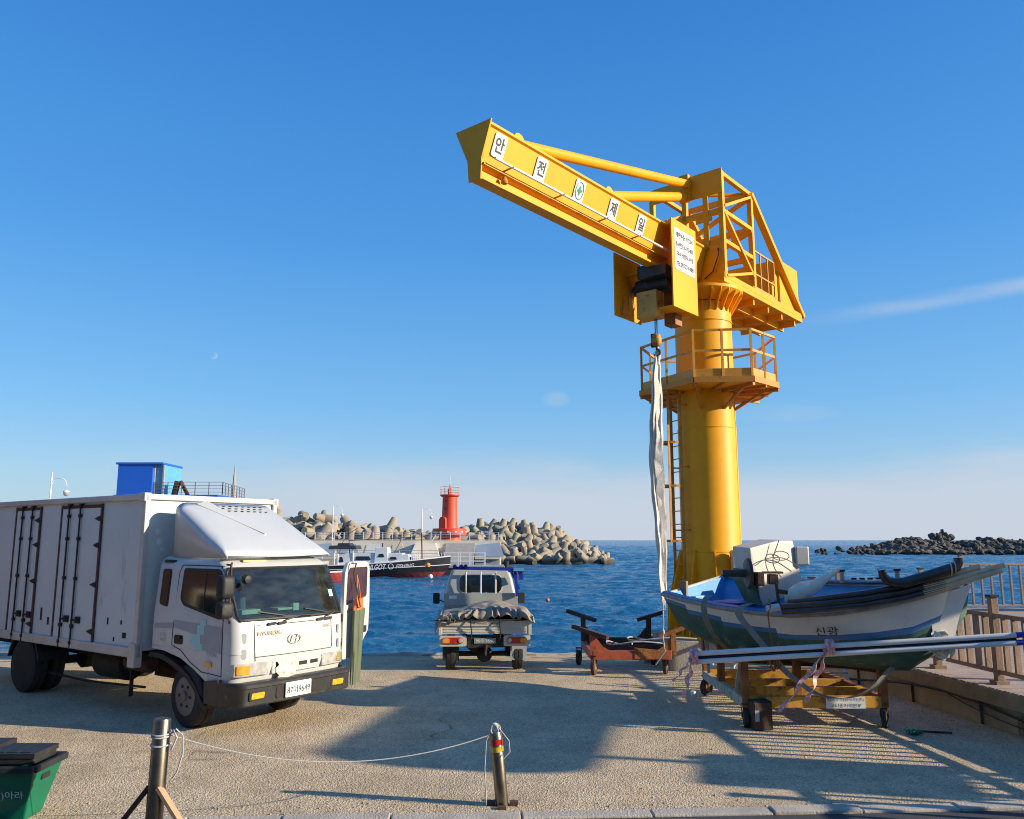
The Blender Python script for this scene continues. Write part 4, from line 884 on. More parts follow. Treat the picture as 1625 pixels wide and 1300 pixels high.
    mb = MB(); bx(mb, X0, X0+.02, -.2, YB+.02, 9.83, 10.38); bx(mb, X0-.0, X0+.02, YA-.04, -.2, 9.98, 10.32); bx(mb, X0-.0, X0+.02, .3, .42, 8.6, 9.83); bx(mb, X0, X0+.02, -.16, YB+.02, ZB, 8.68)
    bx(mb, X0, X0+.018, .12, .5, 9.25, 9.38); mb.build('front_plate', Yl, tf)
    mb = MB()
    y = YB-.03
    for a, b in (((X0-.08, 9.55), (X1+.02, 10.2)), ((X0-.08, 9.4), (X1, 8.3)), ((X0-.08, 8.0), (X1, 8.4))): bm_(mb, (a[0], y, a[1]), (b[0], y, b[1]), .06, .13, (0, 1, 0)); bm_(mb, (a[0], YA+.03, a[1]), (b[0], YA+.03, b[1]), .06, .13, (0, 1, 0))
    bm_(mb, (X1, YA, 9.5), (X1, YB, 10.2), .06, .1); bm_(mb, (X0-.1, YA, ZT-.08), (X1, YB, ZT-.08), .1, .06); bm_(mb, (X1, YA, 8.8), (X1, YB, 9.4), .06, .1)
    mb.build('diagonal_brace', Yl, tf)
    for yy in (YA+.05, YB-.03):
        mb = MB(); bm_(mb, (X1-.02, yy, 10.3), (-4.0, yy, 8.0), .1, .16, (0, 1, 0)); mb.build('back_stay', Yl, tf, bevel=.006)
    mb = MB(); bx(mb, -3.98, -2.8, -.68, .66, 7.97, 9.22); mb.build('counterweight', Yl, T, bevel=.015)
    mb = MB(); 
    mb.plate([(-3.85, 7.96), (-2.45, 7.96), (-2.45, 8.5), (-2.75, 8.9)], .03, mframe((0, k*.6, 0), (1, 0, 0), (0, 0, 1))); mb.build('stiffener_plate', Yl, fl)
    mb = MB()
    for yy in (YB-.05, YA+.05):
        for z in (9.0, 8.45, 8.1): bm_(mb, (-1.15, yy, z), (-2.4, yy, z), .03, .035 if z > 8.2 else .1)
        for x in (-1.2, -1.6, -2.0, -2.38): bm_(mb, (x, yy, 7.95), (x, yy, 9.0), .03, .03)
    mb.build('head_rail', mat('rail_yellow', (.6, .28, .02)), T)
    mb = MB(); mb.tube([q(.42, .62, 8.6), q(.47, .66, 8.45), q(.45, .5, 8.1), q(.44, .3, 7.98)], .014, 6); mb.build('cable', M['dark'], T)
    # boom
    TX = 7.4; yc = .08
    def sect(x):
        return [q(x, yc+y, z) for y, z in ((-.06, 7.83), (.11, 7.83), (.11, 7.87), (.05, 7.89), (.05, 8.0), (.12, 8.03), (.13, 8.08), (.26, 8.61), (.3, 8.63), (.3, 8.67), (-.32, 8.67), (-.32, 8.63), (-.26, 8.61), (-.13, 8.08), (-.12, 8.03), (-.05, 8.0), (-.05, 7.89), (-.11, 7.87), (-.11, 7.83))]
    mb = MB(); mb.loft([sect(TX), sect(.42)], closed=True, cap=True); boom = mb.build('boom', Yl, T)
    mb = MB(); mb.plate([(-.40, 8.7), (-.15, 8.15), (-.12, 7.81), (.12, 7.81), (.14, 8.15), (.33, 8.7)], .025, mframe(q(TX, yc, 0), (0, k, 0), (0, 0, 1))); mb.build('boom_end_plate', Yl, boom)
    mb = MB(); bm_(mb, (TX, yc+.14, 8.05), (1.9, yc+.14, 8.05), .06, .035); mb.build('cable_tray', M['ryellow'], boom)
    mb = MB(); mb.tube([q(TX-.1, yc+.3, 8.12), q(1.95, yc+.3, 8.12)], .022, 8)
    wr = mb.build('conductor_rail', M['whitep'], boom); mb = MB()
    for x in (6.9, 5.6, 4.3, 3.2):
        mb = MB(); mb.beam(q(x, yc+.1, 8.1), q(x, yc+.33, 8.12), .022, .022); mb.build('rail_bracket', M['ryellow'], wr)
    # gusset root of the boom
    mb = MB(); mb.hexa([q(.42, -.3, 7.95), q(2.1, -.2, 8.1), q(2.1, .2, 8.1), q(.42, .05, 7.95), q(.42, -.4, 8.66), q(1.9, -.28, 8.66), q(1.9, .28, 8.66), q(.42, .1, 8.66)]); mb.build('boom_root', Yl, boom, bevel=.01)
    # sloping plates with letters
    nrm = Vector((0, .53, -.13)).normalized()   # face from (.12,8.22) to (.27,8.83)
    dn = Vector((0, .13, .53)).normalized()
    for i, (x, ch) in enumerate(((7.12, '안'), (6.1, '전'), (5.03, '+'), (3.98, '제'), (3.02, '일'))):
        o_ = Vector((x, yc+.211, 8.4)); O = Vector(q(*o_)); X = Vector((-1, 0, 0)) ; Yv = Vector((0, k*dn.y, dn.z)); f = mframe(O, X, Yv)
        if (f.col[2].xyz.dot(Vector((0, k, 0)))) < 0: f = mframe(O, -X, Yv)
        f = f @ Matrix.Translation((0, 0, .012)); f = f @ Matrix(((1, .12, 0, 0), (0, 1, 0, 0), (0, 0, 1, 0), (0, 0, 0, 1)))
        mb = MB(); mb.plate(rrect(-.135, .135, -.185, .19, .035), .008, f); pl = mb.build('letter_plate', M['plate'], boom)
        g = f @ Matrix.Translation((0, 0, .009))
        if ch == '+':
            mb = MB(); mb.tube([g @ Vector((.105*math.cos(a), .15*math.sin(a), .002)) for a in [2*math.pi*j/28 for j in range(28)]], .009, 4, closed=True); mb.build('emblem_ring', M['green_ink'], pl)
            mb = MB(); a_, b_ = .022, .062; mb.plate([(a_, b_*1.3), (-a_, b_*1.3), (-a_, a_*1.3), (-b_, a_*1.3), (-b_, -a_*1.3), (-a_, -a_*1.3), (-a_, -b_*1.3), (a_, -b_*1.3), (a_, -a_*1.3), (b_, -a_*1.3), (b_, a_*1.3), (a_, a_*1.3)], .005, g); mb.build('green_cross', M['green_ink'], pl)
        else: text(ch, .25, g @ Matrix.Translation((0, .015, 0)), M['ink'], 'lettering', pl, width=.2, bold=.028)
    mb = MB(); mb.lathe([(.01, 0), (.05, .02), (.06, .05), (.04, .1), (.02, .13)], 14, 'Z', q(6.9, yc+.14, 7.88)); mb.build('limit_switch', M['ryellow'], boom, smooth=True)
    # tie rods
    for xb, zb, xh, yh, zh, r_ in ((6.45, 8.76, .45, -.02, 10.2, .095), (3.85, 8.76, .45, -.1, 9.93, .1)):
        mb = MB(); mb.tube([q(xb, yc, zb), q(xh, yh, zh)], r_, 18); mb.build('tie_rod', Yl, T, smooth=True)
        mb = MB(); mb.lathe([(.13, -.02), (.13, .02)], 20, 'Y', q(xb+.06, yc-.1, 8.76)); mb.lathe([(.13, -.02), (.13, .02)], 20, 'Y', q(xb+.06, yc+.1, 8.76)); mb.box(xb, xb+.2, k*yc-.13, k*yc+.13, 8.66, 8.72); mb.build('rod_lug', Yl, boom)
    mb = MB(); bx(mb, .4, .5, -.2, .02, 9.8, 10.42); mb.build('rod_bracket', Yl, tf)
    # trolley with rain covers
    mb = MB(); bx(mb, 1.3, 2.3, .53, .56, 6.93, 8.72); bx(mb, 1.35, 2.25, .3, .53, 8.62, 8.66); hc = mb.build('trolley_cover', Yl, T, bevel=.006)
    sgf = mframe(q(1.80, .563, 8.15), (-1, 0, 0), (0, 0, 1))
    if sgf.col[2].xyz.dot(Vector((0, k, 0))) < 0: sgf = mframe(q(1.80, .563, 8.15), (1, 0, 0), (0, 0, 1))
    mb = MB(); mb.plate(rrect(-.4, .4, -.45, .4, .03), .004, sgf); sb_ = mb.build('capacity_sign', M['plate'], hc)
    for i, (tx, wd) in enumerate((('제한하중:10TON', .68), ('형식번호:10-1Y5-0810', .72), ('(주)우성엔지니어링', .68), ('TEL.055)274-3881', .7))):
        text(tx, .125, sgf @ Matrix.Translation((0, .27-.2*i, .005)), M['ink'], 'lettering', sb_, width=wd, bold=.03)
    mb = MB(); bx(mb, 1.55, 2.55, -.63, -.6, 6.9, 8.2); bx(mb, 1.6, 2.5, -.6, .5, 7.86, 7.885) if False else None; mb.build('trolley_cover', Yl, T, bevel=.006)
    mb = MB(); bx(mb, 1.5, 1.6, -.6, .53, 6.95, 7.0); bx(mb, 1.35, 2.2, .1, .53, 6.96, 6.99); bx(mb, 2.0, 2.1, -.6, .53, 7.8, 7.86); mb.build('trolley_frame', Yl, hc)
    mb = MB(); bx(mb, 1.95, 2.25, -.3, .15, 6.82, 7.36); mb.build('control_box', M['yellowdirt'], hc, bevel=.01)
    mb = MB(); bx(mb, 1.5, 1.78, .05, .3, 6.72, 7.45); mb.build('chain_box', mat('rusty_brown_box', (.3, .13, .04), .7, var=.3, stain=RUST, sa_=.3), hc, bevel=.01)
    mb = MB(); mb.tube([q(1.9, -.45, 7.55), q(1.9, .3, 7.55)], .17, 18); mb.tube([q(1.9, -.62+.1, 7.52), q(1.9, -.3, 7.55)], .11, 16); bx(mb, 1.6, 2.3, -.2, .4, 7.62, 7.82); bx(mb, 1.7, 2.1, -.35, -.05, 7.7, 7.95); ho = mb.build('hoist_motor', mat('dark_hoist', (.03, .035, .04), .5, var=.3), hc, smooth=True)
    mb = MB(); mb.tube([q(1.9, -.56, 7.5), q(1.9, -.42, 7.52)], .1, 16); mb.build('motor_cap', mat('blue_motor_cap', (.03, .08, .2), .5), ho, smooth=True)
    mb = MB()
    for d in (-.14, -.02): mb.tube([q(2.3, -.42+d, 7.36), q(2.32, -.44+d, 6.95), q(2.32, -.36+d, 6.88), q(2.3, -.3+d, 7.0), q(2.3, -.32+d, 7.36)], .01, 5)
    mb.build('slack_cable', M['ryellow'], hc)
    # hook block
    hk = Vector(q(2.02, 0.0, 6.4)); mb = MB()
    for d in (-.035, .035): mb.tube([hk+Vector((d, 0, .1)), hk+Vector((d, 0, .5))], .012, 6)
    mb.build('hoist_chain', M['dark'], hc)
    mb = MB(); mb.lathe([(.03, .12), (.08, .1), (.1, .02), (.1, -.06), (.07, -.12), (.03, -.14)], 14, 'Z', hk); hb = mb.build('hook_block', M['ryellow'], hc, smooth=True)
    mb = MB(); mb.box(hk.x-.03, hk.x+.03, hk.y-.11, hk.y+.0, hk.z-.14, hk.z+.13); mb.build('hook_cheek', M['dark'], hb)
    mb = MB(); mb.tube([hk+Vector((0, math.sin(R(a))*.07, -.26+math.cos(R(a))*.07)) for a in range(0, 271, 27)], [.022]*8+[.016, .012, .006], 8); mb.tube([hk+Vector((0, 0, -.12)), hk+Vector((0, 0, -.2))], .022, 8); mb.build('hook', M['rustdark'], hb, smooth=True)
    return T, CRM @ hk, boom
CRANE, HOOK, _ = crane()
# lifting sling
T = thing('lifting_sling', 'long folded white lifting sling hanging from the crane hook', 'sling', (HOOK.x, HOOK.y, 1.2))
random.seed(11)
top = HOOK+Vector((0, 0, -.3)); bot = Vector((HOOK.x-.02, HOOK.y, 1.2))
for k, (amp, w0, ph) in enumerate(((-.075, .13, 0), (.035, .15, .5), (-.02, .15, .9), (-.05, .17, 1.3), (.01, .14, -.4))):
    pts = []; ws = []; sd = []
    n = 60
    for i in range(n+1):
        t = i/n; z = top.z+(bot.z-top.z)*t; e = math.sin(math.pi*min(1, t*1.02))**.5 if t < .99 else 0
        pts.append((top.x+amp*e*(1+.2*math.sin(t*5+ph))+.008*math.sin(t*41+ph)+(-.05*math.exp(-((t-.42)/.2)**2)), top.y+.04*math.sin(k*2+t*6)*e+.006*math.sin(t*70+k), z)); ws.append(max(.03, w0*(.55+.45*e)*(1 if t < .93 else (1-t)/.07*.9+.1))); a = ph+.5*math.sin(t*7+k)+.25*math.sin(t*23+k); sd.append((math.cos(a*.5), math.sin(a*.5), 0))
    mb = MB(); ribbon(mb, pts, ws, sd, .02); mb.build('strap', M['sling'], T, smooth=True, world=True)
mb = MB(); mb.tube([HOOK+Vector((-.02, .0, -.3)), HOOK+Vector((.02, .03, -.1)), HOOK+Vector((.04, -.02, -.32)), HOOK+Vector((.02, 0, -.5))], .03, 8); mb.build('loop', M['sling'], T, smooth=True, world=True)
mb = MB(); mb.tube([bot, bot+Vector((.0, 0, -.25)), bot+Vector((-.02, 0, -.45)), bot+Vector((.02, .05, -.75)), bot+Vector((-.15, .1, -1.0))], .012, 6); mb.lathe([(.01, -.05), (.035, -.02), (.03, .03), (.01, .05)], 8, 'Z', bot+Vector((-.01, 0, -.4))); mb.build('tail_rope', M['rope'], T, world=True)
#=TROLLEYS=
# ================================================================ orange boat trolley by the crane
def caster(parent, x, y, z0, r, m=None, ang=0, spokes=False):
    mb = MB(); mb.lathe([(r*.75, -.035), (r, -.03), (r, .03), (r*.75, .035)], 24, 'Y'); tm = Matrix.Translation((x, y, z0+r)) @ Matrix.Rotation(ang, 4, 'Z'); mb.bm.transform(tm); wt = mb.build('wheel', M['rustdark'] if spokes else M['rubber'], parent, smooth=True)
    mb = MB(); mb.lathe([(r*.45, -.037), (r*.2, -.045), (.02, -.05)], 16, 'Y'); mb.lathe([(r*.45, .037), (r*.2, .045), (.02, .05)], 16, 'Y'); mb.bm.transform(tm); mb.build('hub', m or M['rust'], wt, smooth=True)
    mb = MB()
    for s in (-.05, .05): mb.beam((0, s, 0), (.03, s, r+.06), .01, .05, (1, 0, 0))
    mb.box(-.06, .08, -.06, .06, r+.04, r+.055); mb.bm.transform(tm); mb.build('caster_fork', M['rustdark'], wt)
def orange_trolley():
    X0, X1, Y0, Y1 = 1.52, 3.0, 15.95, 18.0
    T = thing('boat_trolley', 'low orange steel boat trolley with four upright padded arms beside the crane base', 'boat trolley', (2.2, 17, gz(17)))
    mb = MB(); z = .36
    mb.beam((X0, Y0, z), (X1, Y0, z), .1, .17); mb.beam((X0, Y0, z), (X0, Y1, z-.05), .1, .15); fr = mb.build('frame', M['orange'], T, world=True, bevel=.008)
    mb = MB(); mb.beam((X1, Y0, z), (X1, Y1, z-.05), .1, .15); mb.beam((X0, Y1, z-.02), (X1, Y1, z-.02), .1, .22); mb.beam((X0, 17, z), (X1, 17, z), .08, .12); mb.build('rear_frame', M['rustdark'], T, world=True, bevel=.008)
    mb = MB(); mb.hexa([(2.3, Y0-.06, .3), (2.95, Y0-.06, .3), (2.95, Y0-.02, .3), (2.3, Y0-.02, .3), (2.3, Y0-.06, .5), (2.9, Y0-.06, .44), (2.9, Y0-.02, .44), (2.3, Y0-.02, .5)]); mb.build('patch_plate', M['rust'], T, world=True)
    for x, y, m_, dx in ((X0, Y0, M['orange'], .22), (X0, Y1, M['rustdark'], .2), (X1-.1, Y1-.1, M['rustdark'], -.2), (X1+.05, Y0+.05, M['rust'], -.22)):
        t_ = .86 if y > 17 else .74
        mb = MB(); mb.beam((x, y, z), (x, y, t_), .09, .1); s = 1 if dx > 0 else -1
        mb.plate([(0, 0), (s*.38, 0), (s*.2, .1), (s*.08, .25), (0, .3)], .02, mframe((x, y-.01, z+.05), (1, 0, 0), (0, 0, 1))); a = mb.build('arm', m_, T, world=True)
        mb = MB(); mb.beam((x-dx*1.6 if y > 17 or x < 2 else x-dx, y+(.25 if x < 2 else 0), t_+.12), (x+dx*1.2, y-(.2 if x < 2 else 0), t_-.04), .1, .07); mb.build('pad', M['rustdark'] if y > 17 or x < 2 else M['rust'], a, world=True)
    inv = FR[T.name].inverted()
    for x, y, r in ((X0+.02, Y0, .15), (X0-.1, Y1, .15), (X1-.1, Y0+.1, .15), (X1, Y1, .15)):
        p = inv @ Vector((x, y, gz(y))); caster(T, p.x, p.y, p.z, r, M['rust'], R(70), spokes=True)
orange_trolley()
mb = MB(); pts = [Vector((2.0+.35*math.cos(a*1.0)*(1+.1*a)+.1*a, 16.6+.22*math.sin(a), .47+.012*a+.03*math.sin(a*3))) for a in [i*.4 for i in range(30)]]; mb.tube(pts, .014, 6); o = mb.build('rope_coil', M['rope'], None, smooth=True); tag(o, 'loose white rope lying across the orange trolley frame', 'rope')
# broken concrete block behind the trolley
mb = MB(); p = at(1037, 1012, 18.6); mb.box(p.x-.25, p.x+.4, 18.4, 19.2, gz(18.8)-.1, .42); o = mb.build('concrete_block', M['concrete'], None, bevel=.04); tag(o, 'grey concrete block on the quay between orange trolley and crane', 'block')

# ================================================================ rusty yellow trolley under the boat
def yellow_trolley():
    X0, X1, Y0, Y1 = 3.17, 5.05, 11.62, 13.9
    T = thing('boat_trolley', 'rusty yellow and cream steel trolley carrying the white and green boat', 'boat trolley', (4.1, 12.7, 0))
    z = .33
    mb = MB(); mb.beam((X0, Y0, z), (X1+.05, Y0, z), .09, .15)
    fb = mb.build('front_beam', M['ryellow'], T, world=True, bevel=.006)
    for Y, m_ in ((12.3, M['ryellow']), (13.0, M['ryellow']), (Y1, M['ryellow'])):
        mb = MB(); mb.beam((X0, Y, z), (X1, Y, z), .09, .16); mb.build('cross_beam', m_, T, world=True, bevel=.006)
    mb = MB(); mb.beam((X0-.02, Y0-.04, z+.0), (X0-.02, Y1, z), .08, .13)
    for i in range(12): y = Y0+.1+i*.19; mb.box(X0-.065, X0-.06, y, y+.008, z-.06, z+.06)
    mb.build('side_beam', M['rwhite'], T, world=True, bevel=.006)
    mb = MB(); mb.beam((X1+.02, Y0, z), (X1+.02, Y1, z), .08, .13); mb.build('side_beam', M['rust'], T, world=True)
    for x, y, h, m_ in ((X0, Y0, 1.05, M['rust']), (X1, Y0, .86, M['rust']), (X0, Y1, 1.0, M['rust']), (X1, Y1, 1.0, M['rustdark']), (4.12, 12.3, .9, M['rust']), (X0+.0, 12.9, .92, M['rust'])):
        mb = MB(); mb.beam((x, y, .26), (x, y, h), .1, .1); mb.build('post', m_, T, world=True, bevel=.006)
    mb = MB(); mb.beam((X0, Y0, 1.0), (X0+.95, Y1-.5, .78), .1, .06); mb.beam((X1, Y0, .84), (X1, Y1, .72), .1, .06); mb.beam((X0, 13.0, .72), (X1, 12.2, .72), .12, .1); mb.beam((4.12, 12.3, .8), (X1, 11.7, .74), .1, .08); mb.build('bearer', M['rustdark'], T, world=True)
    mb = MB(); mb.beam((X0-.03, Y0+.35, z+.05), (X0, Y0+.08, .98), .05, .02); mb.beam((X0-.03, Y1-.35, z+.05), (X0, Y1-.06, .98), .05, .02); mb.build('strut', M['rwhite'], T, world=True)
    inv = FR[T.name].inverted()
    for x, y, a in ((X0, Y0-.0, R(80)), (X1, Y0, R(60)), (X0-.0, Y1, R(40)), (X1, Y1, R(10))):
        p = inv @ Vector((x, y, 0)); caster(T, p.x, p.y, 0, .13, M['rust'], a)
    a, b = at(1283, 1120, 11.55), at(1340, 1120, 11.55); mb = MB(); mb.box(4.25, 4.78, Y0-.052, Y0-.047, .25, .4); pl = mb.build('name_plate', M['plate'], fb, world=True)
    fr = mframe((4.515, Y0-.054, .365), (1, 0, 0), (0, 0, 1)); text('한국수력원자력(주)', .052, fr, M['ink'], 'lettering', pl, width=.5, world=True)
    fr = mframe((4.515, Y0-.054, .29), (1, 0, 0), (0, 0, 1)); text('고리원자력본부', .052, fr, M['ink'], 'lettering', pl, width=.42, world=True)
yellow_trolley()
# rusty can
p = G(1211, 1160)
T = thing('rusty_can', 'square dark rusty metal can standing by the front trolley wheel', 'can', (p.x, p.y+.12, 0), R(8))
mb = MB(); mb.box(-.13, .13, -.12, .12, 0, .36); mb.build('can_body', M['rustdark'], T, bevel=.015)
mb = MB(); mb.box(-.125, .125, -.115, .115, .362, .372); mb.lathe([(.03, .37), (.03, .39)], 12, 'Z', (.06, .0, 0)); mb.build('can_lid', M['dark'], T)
mb = MB(); mb.box(-.12, -.06, -.124, -.12, .12, .26); mb.build('can_label', M['grey_ink'], T)
# ================================================================ white and green boat on the trolley
def boat():
    T = thing('fishing_boat', 'small white and green open fishing boat with blue inside propped on rusty trolley', 'boat', (4.3, 12.6, .75))
    ST = [ # near gunwale, far gunwale, keel
     ((2.37, 13.25, 1.655), (3.72, 14.6, 1.9), (3.35, 13.75, 1.0)),
     ((2.62, 12.85, 1.59), (3.95, 14.3, 1.88), (3.50, 13.55, .82)),
     ((3.02, 12.33, 1.52), (4.35, 13.9, 1.86), (3.75, 13.15, .76)),
     ((3.42, 11.9, 1.48), (4.75, 13.5, 1.85), (4.1, 12.75, .74)),
     ((3.83, 11.52, 1.475), (5.12, 13.1, 1.85), (4.45, 12.35, .73)),
     ((4.3, 11.2, 1.53), (5.45, 12.7, 1.86), (4.8, 12.0, .73)),
     ((4.75, 11.02, 1.62), (5.75, 12.3, 1.89), (5.1, 11.7, .73)),
     ((5.2, 10.92, 1.73), (6.0, 11.9, 1.92), (5.35, 11.45, .76)),
     ((5.6, 10.95, 1.84), (6.2, 11.55, 1.95), (5.55, 11.3, .95)),
     ((5.85, 11.05, 1.90), (6.22, 11.35, 1.96), (5.82, 11.2, 1.35)),
     ((6.0, 11.12, 1.94), (6.15, 11.25, 1.95), (6.05, 11.18, 1.75))]
    secs = []; n = 8
    def prof(a, k, t):   # gunwale a to keel k with a chine
        a, k = Vector(a), Vector(k); flat = .5
        ch = Vector((k.x+(a.x-k.x)*.72, k.y+(a.y-k.y)*.72, k.z+(a.z-k.z)*(.28))); pts = []
        for i in range(n): u = i/n; pts.append(a.lerp(ch, u)+Vector((0, 0, 0))+(ch-a).cross(Vector((0, 0, 1))).normalized()*0)
        for i in range(5): u = i/4; pts.append(ch.lerp(k, u)-Vector((0, 0, .05*math.sin(math.pi*u))))
        return pts
    # densify stations
    S2 = []
    for i in range(len(ST)-1):
        for u in (0, .5): S2.append([Vector(ST[i][j]).lerp(Vector(ST[i+1][j]), u) for j in range(3)])
    S2.append([Vector(v) for v in ST[-1]])
    rows = []
    for i, (a, b, k) in enumerate(S2):
        L_ = prof(a, k, i); R2 = prof(b, k, i); rows.append(L_+R2[::-1][1:])
    mb = MB(); mb.use(M['hullw']); mb.use(M['hullb']); mb.use(M['hullg'])
    V = [[mb.v(p) for p in r] for r in rows]; m_ = len(rows[0])
    NS = len(rows)
    for i in range(NS-1):
        for j in range(m_-1):
            jj = min(j, m_-2-j); tt = i/(NS-1)
            g0 = 4.2-2.6*max(0, .35-tt)/.35 + (-.0 if tt < .6 else 0)
            mb.mi = 0 if jj < math.floor(g0) else (1 if jj < math.floor(g0)+1 and tt < .82 else 2)
            mb._f([V[i][j], V[i+1][j], V[i+1][j+1], V[i][j+1]])
    mb.mi = 0; mb._f(V[0][:])    # transom
    hull = mb.build('hull', None, T, smooth=True, world=True)
    sd = hull.modifiers.new('th', 'SOLIDIFY'); sd.thickness = .03; sd.offset = -1
    # inside floor and deck
    mb = MB(); fr_ = []
    for a, b, k in S2[:-3]:
        z = .35; fa, fb = a.lerp(k, .42), b.lerp(k, .42); fr_.append([a+(b-a).normalized()*.04-Vector((0, 0, .03)), fa+(b-a)*.02, fb-(b-a)*.02, b-(b-a).normalized()*.04-Vector((0, 0, .03))])
    mb.loft(fr_); mb.build('inner_lining', M['blue'], T, world=True)
    mb = MB(); a, b, k = S2[0]; mb.loft([[a, a.lerp(k, .45), b.lerp(k, .45), b], [p+Vector((.04, -.04, 0)) for p in (a, a.lerp(k, .45), b.lerp(k, .45), b)]]); mb._f([mb.v(p+Vector((.045, -.045, -.01))) for p in (a, a.lerp(k, .45), b.lerp(k, .45), b)]); mb.build('transom_board', M['blue'], T, world=True)
    # foredeck
    mb = MB(); fd = [[a-Vector((0, 0, .03)), (a+b)/2+Vector((0, 0, .03)), b-Vector((0, 0, .03))] for a, b, k in S2[12:]]; mb.loft(fd); mb.build('foredeck', M['blue'], T, smooth=True, world=True)
    # gunwales
    for q in (0, 1):
        mb = MB(); mb.tube([s[q]+Vector((0, 0, .0)) for s in S2], .03, 8); mb.build('rubbing_strake', mat('grey_strake', (.3, .27, .23), .6, var=.3, vs=5, stain=(.12, .09, .06), sa_=.1, ss=8), T, smooth=True, world=True)
        mb = MB(); pts = [s[q].lerp(s[1-q], .035)+Vector((0, 0, .028)) for s in S2[:-1]]; ribbon(mb, pts, .11, [(S2[i][1]-S2[i][0]) for i in range(len(pts))], .02); mb.build('gunwale', M['blue'] if q == 0 else mat('worn_blue', (.12, .2, .3), .6, var=.3, stain=(.25, .2, .15), sa_=.1, ss=7), T, world=True)
    # thwarts / blue boxes at the stern
    def obox(c, u, w, l, h, m_, name, par=T, tilt=0):
        u = Vector(u).normalized(); v = Vector((-u.y, u.x, 0)); c = Vector(c); mb = MB(); P = []
        for z in (0, h):
            for sx, sy in ((-1, -1), (1, -1), (1, 1), (-1, 1)): P.append(c+u*sx*l/2+v*sy*w/2+Vector((tilt*z*-1*u.x, tilt*z*-1*u.y, z)))
        mb.hexa(P); return mb.build(name, m_, par, world=True, bevel=.012)
    ax = Vector((.72, -.69, 0)); 
    obox((3.62, 13.55, 1.5), ax, 1.0, .3, .05, M['blue'], 'thwart'); obox((4.1, 14.0-.35, 1.52), ax, .3, .5, .38, M['blue'], 'locker')
    obox((3.25, 12.7, 1.42), ax, .32, .5, .16, mat('deep_blue_paint', (.01, .07, .33), .5, var=.2), 'locker'); obox((3.0, 13.75, 1.3), ax, .35, .25, .3, mat('pale_blue_paint', (.25, .48, .6), .5, var=.2), 'locker')
    p = at(1086, 945, 13.55); obox((p.x, p.y, p.z-.15), ax, .07, .12, .38, M['wood'], 'stern_post')
    # side console, leaning towards the stern
    u = ax; v = Vector((.69, .72, 0)); 
    def cpt(px, py, Y): return at(px, py, Y)
    Yn = 12.25; n0 = [cpt(1212, 962, Yn-.22), cpt(1276, 935, Yn+.2), cpt(1258, 858, Yn+.15), cpt(1234, 858, Yn), cpt(1190, 870, Yn-.3), cpt(1196, 930, Yn-.28)]
    dep = Vector((-.12, .5, .02)); mb = MB(); A = [mb.v(p) for p in n0]; B = [mb.v(p+dep) for p in n0]; mb._f(A[::-1]); mb._f(B)
    for i in range(6): mb._f([A[i], A[(i+1) % 6], B[(i+1) % 6], B[i]])
    cs = mb.build('wheelhouse', M['pale'], T, world=True, bevel=.012)
    lf = Vector((-.10, .02, 0)); l0 = n0[4]+Vector((-.0, 0, -.02)); mb = MB(); q0 = cpt(1180, 880, Yn+.02); q1 = cpt(1192, 960, Yn+.05)
    mb.hexa([cpt(1190, 925, Yn-.3)+Vector((0, -.01, 0)), cpt(1208, 960, Yn-.25), cpt(1208, 960, Yn-.25)+dep*.9, cpt(1190, 925, Yn-.3)+dep*.9, cpt(1189, 905, Yn-.31), cpt(1203, 930, Yn-.28), cpt(1203, 930, Yn-.28)+dep*.9, cpt(1189, 905, Yn-.31)+dep*.9]); mb.build('green_panel', M['hullg'], cs, world=True)
    mb = MB(); e = cpt(1270, 880, Yn+.2); mb.box(e.x-.1, e.x+.1, e.y-.1, e.y+.1, e.z-.16, e.z+.12); mb.build('instrument_box', M['greyrail'], cs, world=True, bevel=.02)
    mb = MB()
    for lp in (((1198, 898), (1212, 888), (1228, 884), (1246, 886), (1262, 896), (1271, 902)), ((1236, 858), (1231, 872), (1226, 886), (1228, 902), (1240, 916)), ((1226, 882), (1232, 874), (1248, 876), (1254, 884), (1244, 890), (1230, 888), (1226, 882))):
        sp = [cpt(x, y, Yn-.38+.0055*(x-1190)) for x, y in lp]
        for _ in range(3): sp = [sp[0]]+[p_ for i in range(len(sp)-1) for p_ in (sp[i].lerp(sp[i+1], .25), sp[i].lerp(sp[i+1], .75))]+[sp[-1]]
        mb.tube(sp, .007, 6)
    mb.build('cable', mat('grey_cable', (.09, .09, .09), .7), cs, smooth=True, world=True)
    mb = MB(); e = cpt(1212, 918, Yn-.32); mb.box(e.x-.13, e.x-.03, e.y-.14, e.y+.05, e.z-.1, e.z+.09); mb.box(e.x+.05, e.x+.18, e.y-.1, e.y+.03, e.z-.08, e.z+.06); mb.box(e.x-.03, e.x+.25, e.y-.12, e.y, e.z+.07, e.z+.10); mb.build('net_hauler', M['rustdark'], cs, world=True, bevel=.01)
    e = cpt(1187, 910, Yn-.3); mb = MB(); mb.lathe([(.02, -.16), (.05, -.15), (.06, -.05), (.2, -.02), (.22, .02), (.05, .04), (.02, .06)], 22, 'X', e); mb.tube([e-Vector((.35, -.05, 0)), e], .05, 10); mb.build('hauler_drum', mat('dark_drum', (.04, .035, .03), .5, var=.3), cs, smooth=True, world=True)
    # canvas roll, winch and cleats
    mb = MB(); a, b = cpt(1245, 948, 11.8), cpt(1332, 903, 12.2); secs = []
